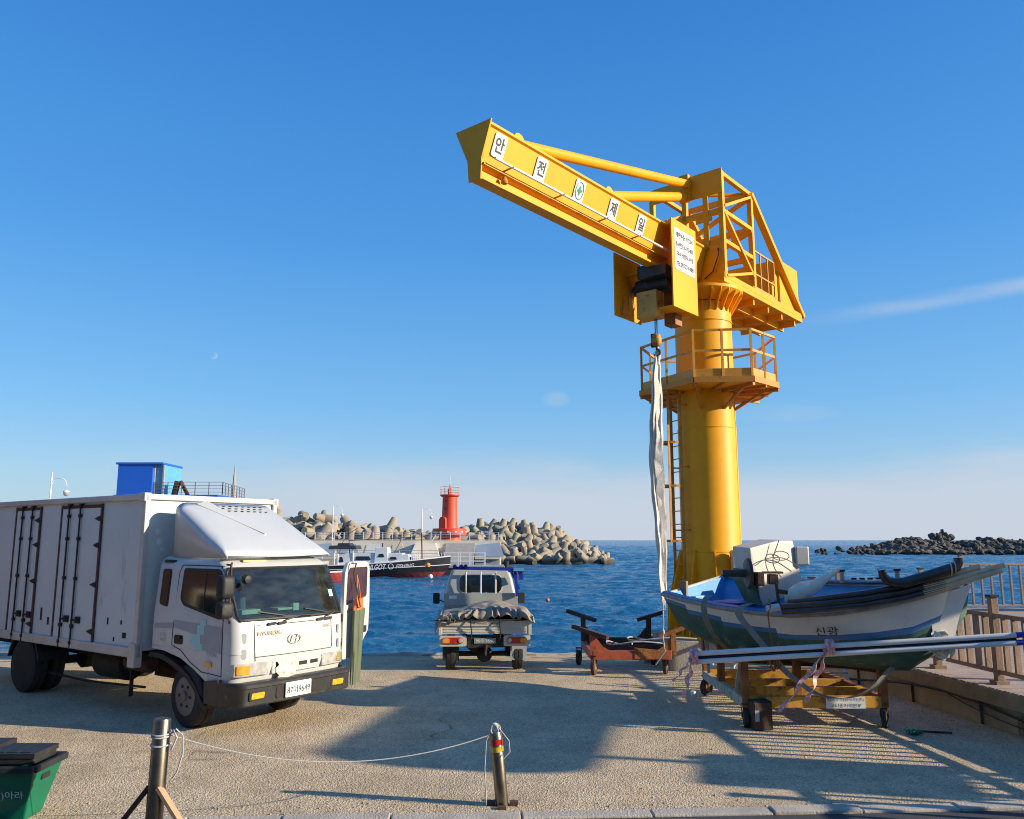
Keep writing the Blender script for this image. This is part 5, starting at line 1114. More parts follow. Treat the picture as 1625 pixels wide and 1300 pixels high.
    for i in range(13):
        t = i/12; c = a.lerp(b, t)-Vector((0, 0, .06*math.sin(math.pi*t))); r = (.03+.17*math.sin(math.pi*min(1, (t*.95+.03))**.7)*(1-.55*t)); secs.append([c+Vector((.3*r*math.cos(w_), r*.8*math.cos(w_), r*math.sin(w_)*(.75+.15*math.sin(3*w_+i)))) for w_ in [2*math.pi*j/14 for j in range(14)]])
    mb.loft(secs, closed=True, cap=True); mb.build('canvas_roll', M['beige'], T, smooth=True, world=True)
    mb = MB(); e = cpt(1236, 950, 11.6); mb.tube([e+Vector((0, 0, -.12)), e+Vector((-.03, 0, .22))], .022, 8); mb.tube([e+Vector((.0, 0, .1)), e+Vector((.12, 0, .08))], .03, 8); mb.build('thole_pin', M['rustdark'], T, world=True)
    mb = MB(); e = cpt(1225, 967, 11.4); mb.tube([e+Vector((-.07, 0, 0)), e+Vector((.1, .0, .03))], .05, 12); mb.build('roller', M['alu'], T, smooth=True, world=True)
    mb = MB(); e = cpt(1221, 975, 11.36); mb.tube([e+Vector((0, 0, .2)), e+Vector((.02, 0, .1)), e+Vector((-.02, 0, .02)), e+Vector((.0, 0, -.3)), e+Vector((.02, -.02, -.45))], .01, 6)
    for i in range(9): a_ = i*2.3; c = e+Vector((.03, -.02, -.48)); mb.tube([c, c+Vector((.07*math.cos(a_), .03*math.sin(a_), -.03-.1*(i % 3))), c+Vector((.1*math.cos(a_+1), 0, -.14-.04*(i % 4)))], .012, 5)
    mb.build('grapnel', M['rust'], T, world=True)
    for px in (1337, 1425):
        e = cpt(px, 925, 12.9 if px < 1400 else 12.3); mb = MB(); mb.tube([e, e+Vector((0, 0, .19))], .035, 12); po = mb.build('mooring_post', mat('pinkish_post', (.4, .28, .22), .7, var=.2), T, smooth=True, world=True)
        mb = MB(); mb.lathe([(.05, .17), (.05, .2)], 12, 'Z', e); mb.build('post_cap', M['dark'], po, world=True)
    mb = MB()
    for i in range(5): e = cpt(1355+13*i, 920, 12.75-.1*i); mb.box(e.x-.03, e.x+.03, e.y-.03, e.y+.03, e.z, e.z+.03)
    mb.build('deck_fittings', M['dark'], T, world=True)
    # bow leg piece: pale stem board and rag
    mb = MB(); mb.plate([(5.45, 1.75), (6.05, 1.92), (5.85, 1.5), (5.72, 1.1), (5.62, .95), (5.52, 1.0)], .05, mframe((0, 11.06, 0), (1, 0, 0), (0, 0, 1))); mb.build('stem_board', M['hullw'], T, world=True)
    mb = MB(); random.seed(4); rows_ = []
    for i in range(9): rows_.append([Vector((5.45+.3*i/8+.03*math.sin(j*2+i), 10.98+.05*math.sin(i*2.1+j), 1.30-.05*j+.04*math.sin(i*1.7)-.03*(i > 5))) for j in range(6)])
    mb.loft(rows_); o = mb.build('white_rag', M['sling'], T, smooth=True, world=True)
    # name
    a, b = cpt(1281, 985, 11.3), cpt(1310, 975, 11.1); c = (a+b)/2
    A_, K_ = S2[9][0], S2[11][0]; f0 = Vector((4.35, 11.17, 0)); 
    dx = (Vector(ST[6][0])-Vector(ST[4][0])); n_ = Vector((dx.y, -dx.x, 0)).normalized(); 
    gx = Vector(ST[4][0]).lerp(Vector(ST[5][0]), .75); kx = Vector(ST[4][2]).lerp(Vector(ST[5][2]), .75); ch_ = Vector((kx.x+(gx.x-kx.x)*.72, kx.y+(gx.y-kx.y)*.72, kx.z+(gx.z-kx.z)*.28))
    pc = gx.lerp(ch_, .40); up_ = (gx-ch_); fr = mframe(pc, Vector(ST[5][0])-Vector(ST[4][0]), up_)
    if fr.col[2].y > 0: fr = mframe(pc, -(Vector(ST[5][0])-Vector(ST[4][0])), up_)
    fr = fr @ Matrix.Translation((0, 0, .012)); text('신광', .13, fr, M['ink'], 'lettering', T, width=.3, world=True)
    return S2
BS = boat()
# pipes and bamboo lashed along the near gunwale
for i, K in enumerate((((1242, 971, 11.4), (1300, 967, 11.08), (1370, 960, 10.88), (1430, 950, 10.82), (1500, 932, 10.7), (1590, 905, 10.45)), ((1240, 963, 11.42), (1300, 959, 11.08), (1370, 951, 10.88), (1430, 940, 10.82), (1500, 923, 10.7), (1594, 897, 10.45)), ((1252, 956, 11.4), (1300, 951, 11.12), (1370, 942, 10.9), (1430, 931, 10.84), (1500, 914, 10.72), (1555, 899, 10.55)))):
    pts = [at(*k_) for k_ in K]; mb = MB(); mb.use(M['pipe']); mb.tube(pts[:5], [.042, .042, .041, .04, .037], 10); mb.use(M['bamboo']); mb.tube([pts[4].lerp(pts[3], .5), pts[4], pts[5]], [.0385, .038, .034], 10)
    o = mb.build('long_pole', None, None, smooth=True); tag(o, ['lowest dark bamboo pole lashed along the near side of the boat', 'middle dark bamboo pole lashed along the near side of the boat, reaching farthest past bow', 'topmost and shortest bamboo pole lashed along the near side of the boat'][i], 'pole', 'poles lashed along the boat side')
T = thing('exhaust_pipe', 'dark glossy pipe with upturned ends lying over the boat bow', 'pipe', at(1460, 920, 10.95))
a = [at(1399, 904, 10.8), at(1402, 914, 10.8), at(1409, 922, 10.8), at(1420, 925, 10.78), at(1435, 925, 10.75), at(1470, 915, 10.7), at(1505, 904, 10.65), at(1516, 900, 10.65), at(1521, 893, 10.65), at(1520, 885, 10.65)]
mb = MB(); mb.tube(a, [.05, .055, .06, .062, .068, .07, .07, .065, .058, .056], 16); mb.build('pipe', M['pipe'], T, smooth=True, world=True)
mb = MB(); 
for px, py in ((1508, 904), (1514, 901)): c = at(px, py, 10.65); mb.tube([c+Vector((.02*math.cos(w_), .08*math.cos(w_), .08*math.sin(w_))) for w_ in [2*math.pi*j/14 for j in range(14)]], .008, 5, closed=True)
mb.build('lashing', M['bamboo'], T, world=True)
# slings round the hull
def sling_on(label, pts, w, name='boat_sling'):
    mb = MB(); sp = pts[:]
    for _ in range(2):
        n2 = [sp[0]]
        for i in range(len(sp)-1): n2 += [sp[i].lerp(sp[i+1], .25), sp[i].lerp(sp[i+1], .75)]
        n2.append(sp[-1]); sp = n2
    ribbon(mb, sp, w, (1, .2, 0), .008); o = mb.build(name, M['slingd'], None, smooth=True); tag(o, label, 'sling', 'slings under the boat')
sling_on('narrow grey sling looped under the boat stern', [at(1130, 945, 12.45), at(1118, 950, 12.3), at(1116, 965, 12.25), at(1122, 990, 12.3), at(1135, 1012, 12.5), at(1155, 1032, 12.9)], .09)
sling_on('wide pale sling running from the gunwale down below the boat and up to the bow', [at(1190, 958, 11.85), at(1175, 963, 11.7), at(1170, 975, 11.68), at(1195, 1005, 11.7), at(1220, 1035, 11.7), at(1245, 1065, 11.6), at(1270, 1085, 11.55), at(1300, 1105, 11.55), at(1345, 1110, 11.5), at(1385, 1095, 11.4), at(1410, 1065, 11.35), at(1420, 1055, 11.4)], .11)
# two long white poles with pink tape
for i, (dy, lab) in enumerate(((0, 'upper of two long white poles tied across the front of the boat trolley'), (13, 'lower of two long white poles tied across the front of the boat trolley'))):
    p, q = at(1096, 1038+dy, 11.5), at(1612, 1008+dy*.95, 10.75); q = q+(q-p)*.12; mb = MB(); mb.tube([p, q], .034, 14); T = mb.build('long_white_pole', M['polew'], None, smooth=True); tag(T, lab, 'pole', 'white poles across the trolley')
    e = at(1612, 1008+dy*.95, 10.75); mb = MB(); mb.tube([e, q], .036, 14); mb.build('shaded_pole_end', M['blueframe'], T, smooth=True)  # shade on the right end of the pole, put in as a dark blue sleeve
mb = MB(); mb.tube([at(1097, 1045, 11.53), at(1612, 1014, 10.78)], .028, 10); o = mb.build('dark_gap_bar', M['black'], None, smooth=True); tag(o, 'thin black bar standing in for the dark gap between the two long white poles', 'pole')  # black bar added for the shaded gap between the white poles
def tapeb(lab, knot, tails):
    T = thing('barrier_tape', lab, 'tape', knot, group='pink tape knots on the white poles'); mb = MB(); c = Vector(knot)
    for k in range(4): mb.tube([c+Vector((.03*math.sin(k*2+j)-.02+.015*k, .062*math.cos(2*math.pi*j/12), .085*math.sin(2*math.pi*j/12))) for j in range(12)], .022, 6, closed=True)
    mb.build('knot', M['tape_'], T, smooth=True, world=True)
    for tl in tails:
        mb = MB(); n = 18; a, b = c, Vector(tl[0]); pts = [a.lerp(b, i/n)+Vector((.015*math.sin(i*1.1), .02*math.sin(i*.8), .0)) for i in range(n+1)]; ribbon(mb, pts, [tl[1]*(.7+.4*abs(math.sin(i*.9))) for i in range(n+1)], [(math.cos(i*.33), math.sin(i*.33)*.7, .1) for i in range(n+1)], .006); mb.build('tail', M['tape_'], T, smooth=True, world=True)
tapeb('pink and white tape knotted round the left end of the poles', at(1101, 1042, 11.45), [(at(1068, 1082, 11.3), .05), (at(1085, 1108, 11.35), .07)])
tapeb('long pink and white tape knotted round the middle of the white poles', at(1316, 1027, 11.12), [(at(1236, 1131, 11.1), .07), (at(1280, 1115, 11.15), .07)])
# folded ladder behind the trolley
T = thing('step_ladder', 'grey aluminium ladder frame standing behind the rusty trolley', 'ladder', (4.4, 14.4, 0))
mb = MB()
for a, b in (((1125, 1066), (1143, 1018)), ((1160, 1066), (1180, 1020)), ((1347, 1088), (1335, 1040)), ((1300, 1066), (1290, 1030)), ((1198, 1064), (1212, 1075))): mb.beam(at(*a, 14.3), at(*b, 14.5), .06, .03)
for y in (1055, 1062): mb.beam(at(1120, y, 14.4), at(1345, y+6, 14.3), .05, .025)
mb.build('rails', M['alu'], T, world=True)
mb = MB(); e = at(1156, 1056, 14.2); mb.box(e.x-.08, e.x+.08, e.y, e.y+.01, e.z-.03, e.z+.04); mb.build('tag', M['plate'], T, world=True)
#=DECK=
# ================================================================ boardwalk with fence
def wallx(Y): return 6.57-.13*(Y-11.04)
def fencex(Y): return 6.75-.085*(Y-11.78)
def deck():
    T = thing('boardwalk', 'raised timber boardwalk on a stained concrete wall beside the quay', 'boardwalk', (9, 14, 0))
    DH = .53; Y0, Y1 = 2.0, 19.6
    prof = [(wallx(Y0), Y0), (60, Y0), (60, 24.6), (12.3, 24.6), (wallx(Y1), Y1)]
    mb = MB(); mb.plate(prof, DH-.03+3.3, Matrix.Translation((.03, 0, -3.3))); mb.build('wall', M['wall'], T, world=True)
    mb = MB(); mb.beam((wallx(Y0)-.03, Y0, DH-.12), (wallx(Y1)-.03, Y1, DH-.12), .06, .2); mb.build('edge_beam', mat('edge_timber', (.3, .22, .12), .8, var=.25, vs=4, stain=(.12, .09, .05), sa_=.1), T, world=True, bevel=.01)
    mb = MB(); Y = Y0; random.seed(2)
    while Y < 24.5:
        x0 = wallx(Y)-.05 if Y < Y1 else wallx(Y1)+(Y-Y1)/(24.6-Y1)*(12.3-wallx(Y1)); mb.box(x0, 24, Y, Y+.135, DH-.03, DH+random.uniform(0, .004)); Y += .143
    mb.build('deck_boards', M['deck'], T, world=True)
    for Y in [2.5+i*1.55 for i in range(11)]: mb = MB(); mb.box(wallx(Y)-.02, wallx(Y)+.02, Y, Y+.012, -.3, DH-.22); mb.build('wall_joint', mat('joint_brown', (.12, .09, .05), .9), T, world=True)
deck()
def fence(name, lab, A, B, n, h=1.0, m=None, top=.0, taper=True):
    A, B = Vector(A), Vector(B); T = thing(name, lab, 'fence', A); m = m or M['wood']; d = (B-A).normalized(); L_ = (B-A).length; ns = n
    mb = MB(); mb.beam(A+Vector((0, 0, h-.05)), B+Vector((0, 0, h-.05)), .09, .06); mb.build('top_rail', m, T, world=True, bevel=.006)
    mb = MB(); mb.beam(A+Vector((0, 0, .17)), B+Vector((0, 0, .17)), .06, .06); mb.build('bottom_rail', m, T, world=True, bevel=.006)
    for i in range(ns+1):
        p = A.lerp(B, i/ns); mb = MB(); mb.beam(p, p+Vector((0, 0, h+.2)), .1, .1); po = mb.build('post', m, T, world=True, bevel=.006)
        mb = MB(); mb.beam(p+Vector((0, 0, h+.2)), p+Vector((0, 0, h+.23)), .13, .13); mb.build('post_cap', M['dark'], po, world=True)
        mb = MB(); mb.beam(p+Vector((0, 0, .0)), p+Vector((0, 0, .05)), .18, .18); mb.build('post_foot', m, po, world=True)
        if i < ns:
            q = A.lerp(B, (i+1)/ns)
            for k in range(1, 7):
                c = p.lerp(q, k/7); mb = MB(); mb.beam(c+Vector((0, 0, .2)), c+Vector((0, 0, h-.08)), .075, .04, tuple(d)); mb.build('baluster', m, T, world=True)
F0, F1 = 3.3, 19.0
ys = [11.78-1.42*i for i in range(6)]
fence('timber_fence', 'brown timber fence with flat balusters on the near edge of the boardwalk', (fencex(ys[-1]), ys[-1], .53), (fencex(18.9), 18.9, .53), 10, .98)
fence('timber_fence', 'grey timber fence along the sea side of the boardwalk', (12.6, 23.4, .53), (28, 23.6, .53), 8, 1.35, mat('grey_timber', (.27, .22, .19), .8, var=.2))
fence('timber_fence', 'slanting timber fence joining the two long boardwalk fences behind the boat', (fencex(18.9)+.2, 19.1, .53), (12.4, 23.3, .53), 4, 1.0, mat('grey_timber', (.27, .22, .19)))
# hose and cable on the retaining wall
mb = MB(); pts = [Vector((wallx(Y)-.07-.03*math.sin(Y*2), Y, .27+.1*math.sin(Y*1.1)-.03*(Y-11))) for Y in [8+.25*i for i in range(30)]]; mb.tube(pts, .018, 8); o = mb.build('rubber_hose', M['black'], None, smooth=True); tag(o, 'black hose running along the face of the boardwalk wall', 'hose')
mb = MB(); mb.tube(sag((wallx(13.2)-.05, 13.2, .5), (wallx(8.2)-.06, 8.2, .48), .38, 30), .008, 6); o = mb.build('thin_cable', M['black'], None); tag(o, 'thin black cable sagging down the boardwalk wall', 'cable')
mb = MB(); p = G(1450, 1166); random.seed(8)
pts = [p+Vector((random.uniform(-.1, .1), random.uniform(-.08, .08), random.uniform(.01, .06))) for _ in range(60)]; mb.tube(pts, .007, 4); o = mb.build('net_scrap', mat('green_net', (.0, .16, .1), .8), None); tag(o, 'small tangle of green net on the ground near the trolley wheel', 'net')
mb = MB(); mb.tube([G(1460, 1163)+Vector((0, 0, .02)), G(1511, 1165)+Vector((0, 0, .015))], .014, 6); o = mb.build('rusty_rod', M['rustdark'], None); tag(o, 'short rusty rod lying on the sand by the boardwalk wall', 'rod')
mb = MB(); p = G(1100, 1106); mb.lathe([(.03, 0), (.045, .09)], 14, 'Z', p); o = mb.build('paper_cup', M['plate'], None, smooth=True); tag(o, 'small white cup on the ground left of the yellow trolley', 'cup')
#=FRONT=
# ================================================================ bollards, rope, crate
def bollard(label, base, top, r, bands=()):
    base, top = Vector(base), Vector(top); T = thing('steel_bollard', label, 'bollard', base); d = (top-base)
    mb = MB(); mb.tube([base, base.lerp(top, .985), top], [r, r, r*.9], 28); mb.build('tube', M['chrome'], T, smooth=True, world=True)
    for t0, t1, m_ in bands: mb = MB(); mb.tube([base.lerp(top, t0), base.lerp(top, t1)], r*1.03, 28); mb.build('band', m_, T, smooth=True, world=True)
    return T
b1 = G(242, 1330); b1t = at(258, 1140, b1.y-.0); B1 = bollard('dull stainless bollard with two wooden braces in the left foreground', b1, b1t, .072)
for dx, dy, m_, w_ in ((.38, -.1, M['timber'], .07), (-.38, .05, M['rustdark'], .05)):
    mb = MB(); mb.beam(b1+Vector((dx, dy, .0)), b1+Vector((dx*.12, dy*.2-.03, .42)), w_, .03); mb.build('brace', m_, B1, world=True)
b2 = G(797, 1278); b2t = at(786, 1160, b2.y-.03); B2 = bollard('leaning stainless bollard with red and yellow bands near the centre foreground', b2, b2t, .062, ((.82, .9, M['redl']), (.73, .8, M['yel'])))
mb = MB()
for a in (0, 1.6, 3.1, 4.7): c = b2+Vector((.11*math.cos(a), .11*math.sin(a), 0)); mb.hexa([c+Vector((x*.04, y*.03, z*.04*(1+.4*math.sin(a)))) for z in (0, 1) for x, y in ((-1, -1), (1, -1), (1, 1), (-1, 1))])
mb.build('foot_lug', M['rustdark'], B2, world=True)
T = thing('rope', 'thin white rope strung between the two stainless bollards', 'rope', b1t)
ra = b1t+Vector((.08, -.02, -.13)); rb = b2t+Vector((-.02, -.03, -.02))
mb = MB(); mb.tube(sag(ra, rb, .24, 40), .005, 6); mb.build('span', M['rope'], T, smooth=True, world=True)
mb = MB()
for z in (-.12, -.14, -.21): mb.tube([b1t+Vector((.08*math.cos(a), .08*math.sin(a), z+.01*math.sin(a))) for a in [2*math.pi*j/20 for j in range(20)]], .008, 5, closed=True)
mb.tube([ra, ra+Vector((.06, -.02, .05)), ra+Vector((.12, -.02, .0)), ra+Vector((.13, -.02, -.15)), ra+Vector((.09, -.02, -.3)), ra+Vector((.05, -.02, -.36))], .007, 5)
mb.tube([ra, ra+Vector((.04, -.02, .04)), ra+Vector((.07, -.02, -.02)), ra+Vector((.03, -.02, -.12))], .009, 5); mb.build('knot', M['rope'], T, smooth=True, world=True)
mb = MB(); c = b2t+Vector((0, -.02, .02))
for k in range(5): mb.tube([c+Vector((.05*math.sin(j*.63+k)*(1-.1*k), .03*math.cos(j*.63), .05*math.cos(j*.63+k*1.1))) for j in range(10)], .008, 5, closed=True)
mb.tube([c+Vector((-.03, -.02, .02)), c+Vector((-.085, -.03, -.1)), c+Vector((-.1, -.03, -.35)), Vector((b2.x-.15, b2.y-.03, .01))], .006, 5)
mb.tube([c+Vector((.03, -.02, .02)), c+Vector((.13, -.03, -.1)), c+Vector((.14, -.03, -.2)), c+Vector((.08, -.06, -.26)), c+Vector((.065, -.06, -.2))], .006, 5); mb.build('loose_end', M['rope'], T, smooth=True, world=True)
# green crate with black trays
def crate():
    X1, Y0 = -4.28, 7.75; T = thing('plastic_crate', 'green plastic tub with a black rim in the left foreground', 'crate', (X1-.5, Y0+.3, 0))
    mb = MB(); zt = .45; O_ = [(-.62, 0), (0.0, 0), (0.0, .5), (-.62, .5)]
    def rg(e, z): return [(X1+x*1.5-(e if x > -.1 else -e), Y0+y+(e if y < .1 else -e), z) for x, y in O_]
    mb.loft([rg(.11, .0), rg(.0, zt), rg(.03, zt), rg(.13, .03)], closed=True, cap=True); mb.build('tub', M['crate'], T, world=True, bevel=.015)
    mb = MB()
    for a, b in ((0, 1), (1, 2), (2, 3), (3, 0)): P = rg(-.015, zt+.02); mb.beam(P[a], P[b], .05, .06)
    mb.build('rim', M['crateblk'], T, world=True, bevel=.012)
    mb = MB(); mb.box(X1-.055, X1-.01, Y0+.17, Y0+.3, .34, .385); mb.build('hand_hole', M['dark'], T, world=True)
    text(')아라', .085, mframe((X1-.19, Y0+.035, .24), (1, 0, 0), (0, -.24, 1)), M['whitep'], 'lettering', T, width=.2, world=True, extr=.008)
    for i, (x0, x1, y0, z0, hh, lb) in enumerate(((X1-.44, X1-.015, Y0+.02, .5, .1, 'black lidded tray on the right end of the green tub'), (X1-.98, X1-.46, Y0+.1, .5, .13, 'taller black lidded tray on the left end of the green tub'))):
        t = thing('black_tray', lb, 'tray', ((x0+x1)/2, y0+.2, z0), group='black trays on the green tub'); mb = MB(); mb.box(x0+.01, x1-.01, y0+.01, y0+.39, z0, z0+hh*.6); mb.build('tray_body', M['crateblk'], t, world=True, bevel=.012)
        mb = MB(); mb.box(x0, x1, y0, y0+.4, z0+hh*.55, z0+hh)
        for a in range(3): mb.box(x0+.03+a*(x1-x0-.06)/3, x0+.01+(a+1)*(x1-x0-.06)/3, y0+.03, y0+.37, z0+hh, z0+hh+.006)
        mb.build('lid', M['crateblk'], t, world=True, bevel=.01)
crate()
#=FAR=
# ================================================================ far harbour
WL = -1.05
def slabm(name, X0, X1, Y0, Y1, z0, z1, m, par=None, **k): mb = MB(); mb.box(X0, X1, Y0, Y1, z0, z1); return mb.build(name, m, par, **k)
struct(slabm('breakwater', -75, -1.5, 101, 116, -4, 2.3, M['concrete']))
struct(slabm('lower_quay', -75, -8, 95.5, 101, -4, .35, mat('quay_concrete', (.34, .32, .28), .9, var=.2)))
struct(slabm('left_quay', -160, -21, 21.4, 100, -4, .15, mat('quay_concrete', (.34, .32, .28))))
T = thing('quay_wall', 'pale painted sea wall with blue mural panels below the lighthouse walkway', 'wall', (-30, 100.8, .35))
slabm('wall_face', -60, -1.4, 100.7, 100.95, .2, 2.45, M['mural'], None).parent = T; T.children[0].location = -T.location
random.seed(6)
x = -48.0
while x < -2.2:
    w_ = random.uniform(2.2, 4.5); m_ = random.choice((M['muralb'], M['mural'], M['whitep'], M['muralb']))
    mb = MB(); mb.plate([(x, .5), (x+w_-.4, .5), (x+w_-.9, 1.9+random.random()*.3), (x+.4, 1.9)], .05, mframe((0, 100.7, 0), (1, 0, 0), (0, 0, 1))); mb.build('mural_panel', m_, T, world=True); x += w_
T = thing('walkway_railing', 'long white railing along the top of the breakwater walkway', 'railing', (-30, 101.2, 2.3))
mb = MB()
for z in (2.55, 2.85, 3.15, 3.42): mb.beam((-50, 101.2, z), (-1.6, 101.2, z), .06, .05)
mb.build('rails', M['greyrail'], T, world=True)
for i in range(42): mb = MB(); X = -50+1.18*i; mb.beam((X, 101.2, 2.3), (X, 101.2, 3.45), .08, .08); mb.build('post', M['whitep'], T, world=True)
T = thing('quay_railing', 'white railing along the lower quay edge behind the fishing boat', 'railing', (-30, 95.9, .35))
mb = MB()
for z in (.65, .95, 1.3): mb.beam((-50, 95.9, z), (-8.2, 95.9, z), .05, .05)
mb.build('rails', M['greyrail'], T, world=True)
for i in range(29): mb = MB(); X = -50+1.48*i; mb.beam((X, 95.9, .35), (X, 95.9, 1.32), .07, .07); mb.build('post', M['whitep'], T, world=True)
# steps and sloping block beside the lighthouse
T = thing('quay_steps', 'pale concrete steps and ramp beside the grey float below the lighthouse', 'steps', (-5, 98.5, .3))
mb = MB()
for i in range(7): mb.box(-8+i*.0, -4.5, 100.6-i*.5, 100.7, -1.2, 2.1-i*.32)
mb.build('treads', mat('grey_step', (.42, .4, .37), .9), T, world=True); mb = MB(); mb.hexa([(-12.5, 98, -.5), (-8.2, 98, -.5), (-8.2, 100.7, -.5), (-12.5, 100.7, -.5), (-11.6, 99.6, 2.1), (-9.2, 99.6, 2.1), (-9.2, 100.7, 2.1), (-11.6, 100.7, 2.1)]); mb.build('ramp_block', M['mural'], T, world=True)
# floating pontoon
T = thing('pontoon', 'grey floating pontoon with white guard railings beside the boat bow', 'pontoon', (-4.8, 92, WL))
mb = MB(); mb.box(-9.0, -.9, 89.6, 93.5, WL-.3, WL+.55); mb.build('float', mat('dark_float', (.035, .03, .027), .8, var=.3), T, world=True); mb = MB(); mb.box(-9.1, -.8, 89.5, 93.6, WL+.55, WL+.8); mb.build('deck_slab', M['greyrail'], T, world=True, bevel=.03)
mb = MB()
for z in (1.25, 1.75, 2.15): 
    for Y in (89.8, 93.2): mb.beam((-7.6, Y, WL+z), (-3.0, Y, WL+z), .06, .05)
for X in (-7.6, -5.8, -4.6, -3.0):
    for Y in (89.8, 93.2): mb.beam((X, Y, WL+.8), (X, Y, WL+2.2), .07, .07)
mb.build('guard_railing', M['whitep'], T, world=True); mb = MB(); mb.tube([(-.6, 90, WL-.5), (-.6, 90, WL+1.3)], .28, 12); mb.build('guide_pile', M['dark'], T, world=True)
# lighthouse
def lighthouse():
    c = Vector((-8.45, 112, 2.3)); T = thing('lighthouse', 'red cylindrical lighthouse with railed gallery at the end of the breakwater', 'lighthouse', mtx=Matrix.Translation(c) @ Matrix.Diagonal((.96, .96, .86, 1)))
    Rd = M['red']; mb = MB(); mb.lathe([(1.7, 0), (1.55, .5), (1.25, 1.6), (1.13, 2.4), (1.03, 6.9), (1.04, 7.0)], 40); mb.build('tower', Rd, T, smooth=True)
    mb = MB(); mb.lathe([(1.05, 6.9), (1.35, 7.1), (1.4, 7.15), (1.4, 7.3), (.3, 7.32)], 40); mb.build('gallery', Rd, T, smooth=True)
    mb = MB(); mb.lathe([(.3, 7.3), (.32, 8.0), (.2, 8.3), (.1, 8.5), (.04, 9.0)], 16); ln = mb.build('lantern', Rd, T, smooth=True); mb = MB(); mb.tube([(0, 0, 8.9), (0, 0, 10.2)], .03, 6); mb.build('mast', M['greyrail'], ln)
    mb = MB()
    for z in (7.7, 8.1, 8.5): mb.tube([(1.35*math.cos(a), 1.35*math.sin(a), z) for a in [2*math.pi*j/24 for j in range(24)]], .03, 5, closed=True)
    for j in range(12): a = 2*math.pi*j/12; mb.tube([(1.35*math.cos(a), 1.35*math.sin(a), 7.25), (1.35*math.cos(a), 1.35*math.sin(a), 8.5)], .03, 5)
    mb.build('gallery_rail', mat('pink_rail', (.6, .35, .3), .5), T)
    mb = MB(); mb.lathe([(2.3, .9), (2.4, 1.0), (2.4, 1.9), (2.3, 2.0), (.9, 2.05)], 40); bs = mb.build('base_drum', Rd, T, smooth=True)
    for j, a in enumerate((-140, -115, -90, -65, -40, -15)):
        a = R(a); mb = MB(); mb.lathe([(.17, -.05), (.17, .05)], 14, 'Y'); mb.bm.transform(Matrix.Translation((2.4*math.cos(a), 2.4*math.sin(a), 1.45)) @ Matrix.Rotation(a+R(90), 4, 'Z')); mb.build('round_lamp', mat('cream_disc', (.75, .6, .4), .5), bs)
    mb = MB(); mb.plate([(-.5, 1.9), (.5, 1.9), (.5, 3.3), (.35, 3.7), (0, 3.85), (-.35, 3.7), (-.5, 3.3)], .6, mframe((-.75, -1.0, 0), (1, -.3, 0), (0, 0, 1))); mb.build('door_porch', Rd, T, bevel=.04)
    for z, s_ in ((4.9, .3), (6.2, .25)): mb = MB(); mb.plate([(-s_, s_), (s_, s_), (0, -s_)], .05, mframe((-.48, -1.0+.02*z-.06, z), (1, -.3, 0), (0, 0, 1))); mb.build('window', mat('dim_red', (.2, .05, .03), .6), T)
    mb = MB(); mb.beam((-2.4, -2.2, 0), (-1.3, -1.5, 2.0), .5, .1); mb.build('stairs', mat('pink_rail', (.6, .35, .3)), T)
lighthouse()
# lamp posts
def lamp(label, x, y, z0, h, k=1):
    T = thing('street_lamp', label, 'street lamp', (x, y, z0), group='curved lamp posts on the harbour'); mb = MB(); mb.tube([(0, 0, 0), (0, 0, h*.12), (0, 0, h)], [.11, .075, .05], 8); mb.build('post', M['whitep'], T, smooth=True)
    mb = MB(); mb.tube([(0, 0, h*.86)]+[(k*(.5-.5*math.cos(R(a)))*1.15, 0, h*.86+.62*math.sin(R(a))) for a in range(20, 200, 20)], .03, 6); mb.build('arm', M['whitep'], T, smooth=True)
    mb = MB(); mb.lathe([(.05, .2), (.22, .1), (.24, .03)], 14, 'Z', (k*1.15, 0, h*.86-.45)); hd = mb.build('lamp_head', M['whitep'], T, smooth=True); mb = MB(); mb.lathe([(.2, .03), (.22, -.05), (.15, -.2), (.05, -.26)], 14, 'Z', (k*1.15, 0, h*.86-.45)); mb.build('lamp_globe', M['lamp'], hd, smooth=True)
p = at(83, 750, 60); lamp('white curved street lamp rising alone behind the left end of the truck box', p.x, 60, .15, p.z-.15)
p = at(529, 804, 104); lamp('white street lamp on the breakwater above the truck windscreen', p.x, 104, 2.3, p.z-2.3)
p = at(670, 808, 104); lamp('white street lamp on the breakwater just left of the lighthouse', p.x, 104, 2.3, p.z-2.3)
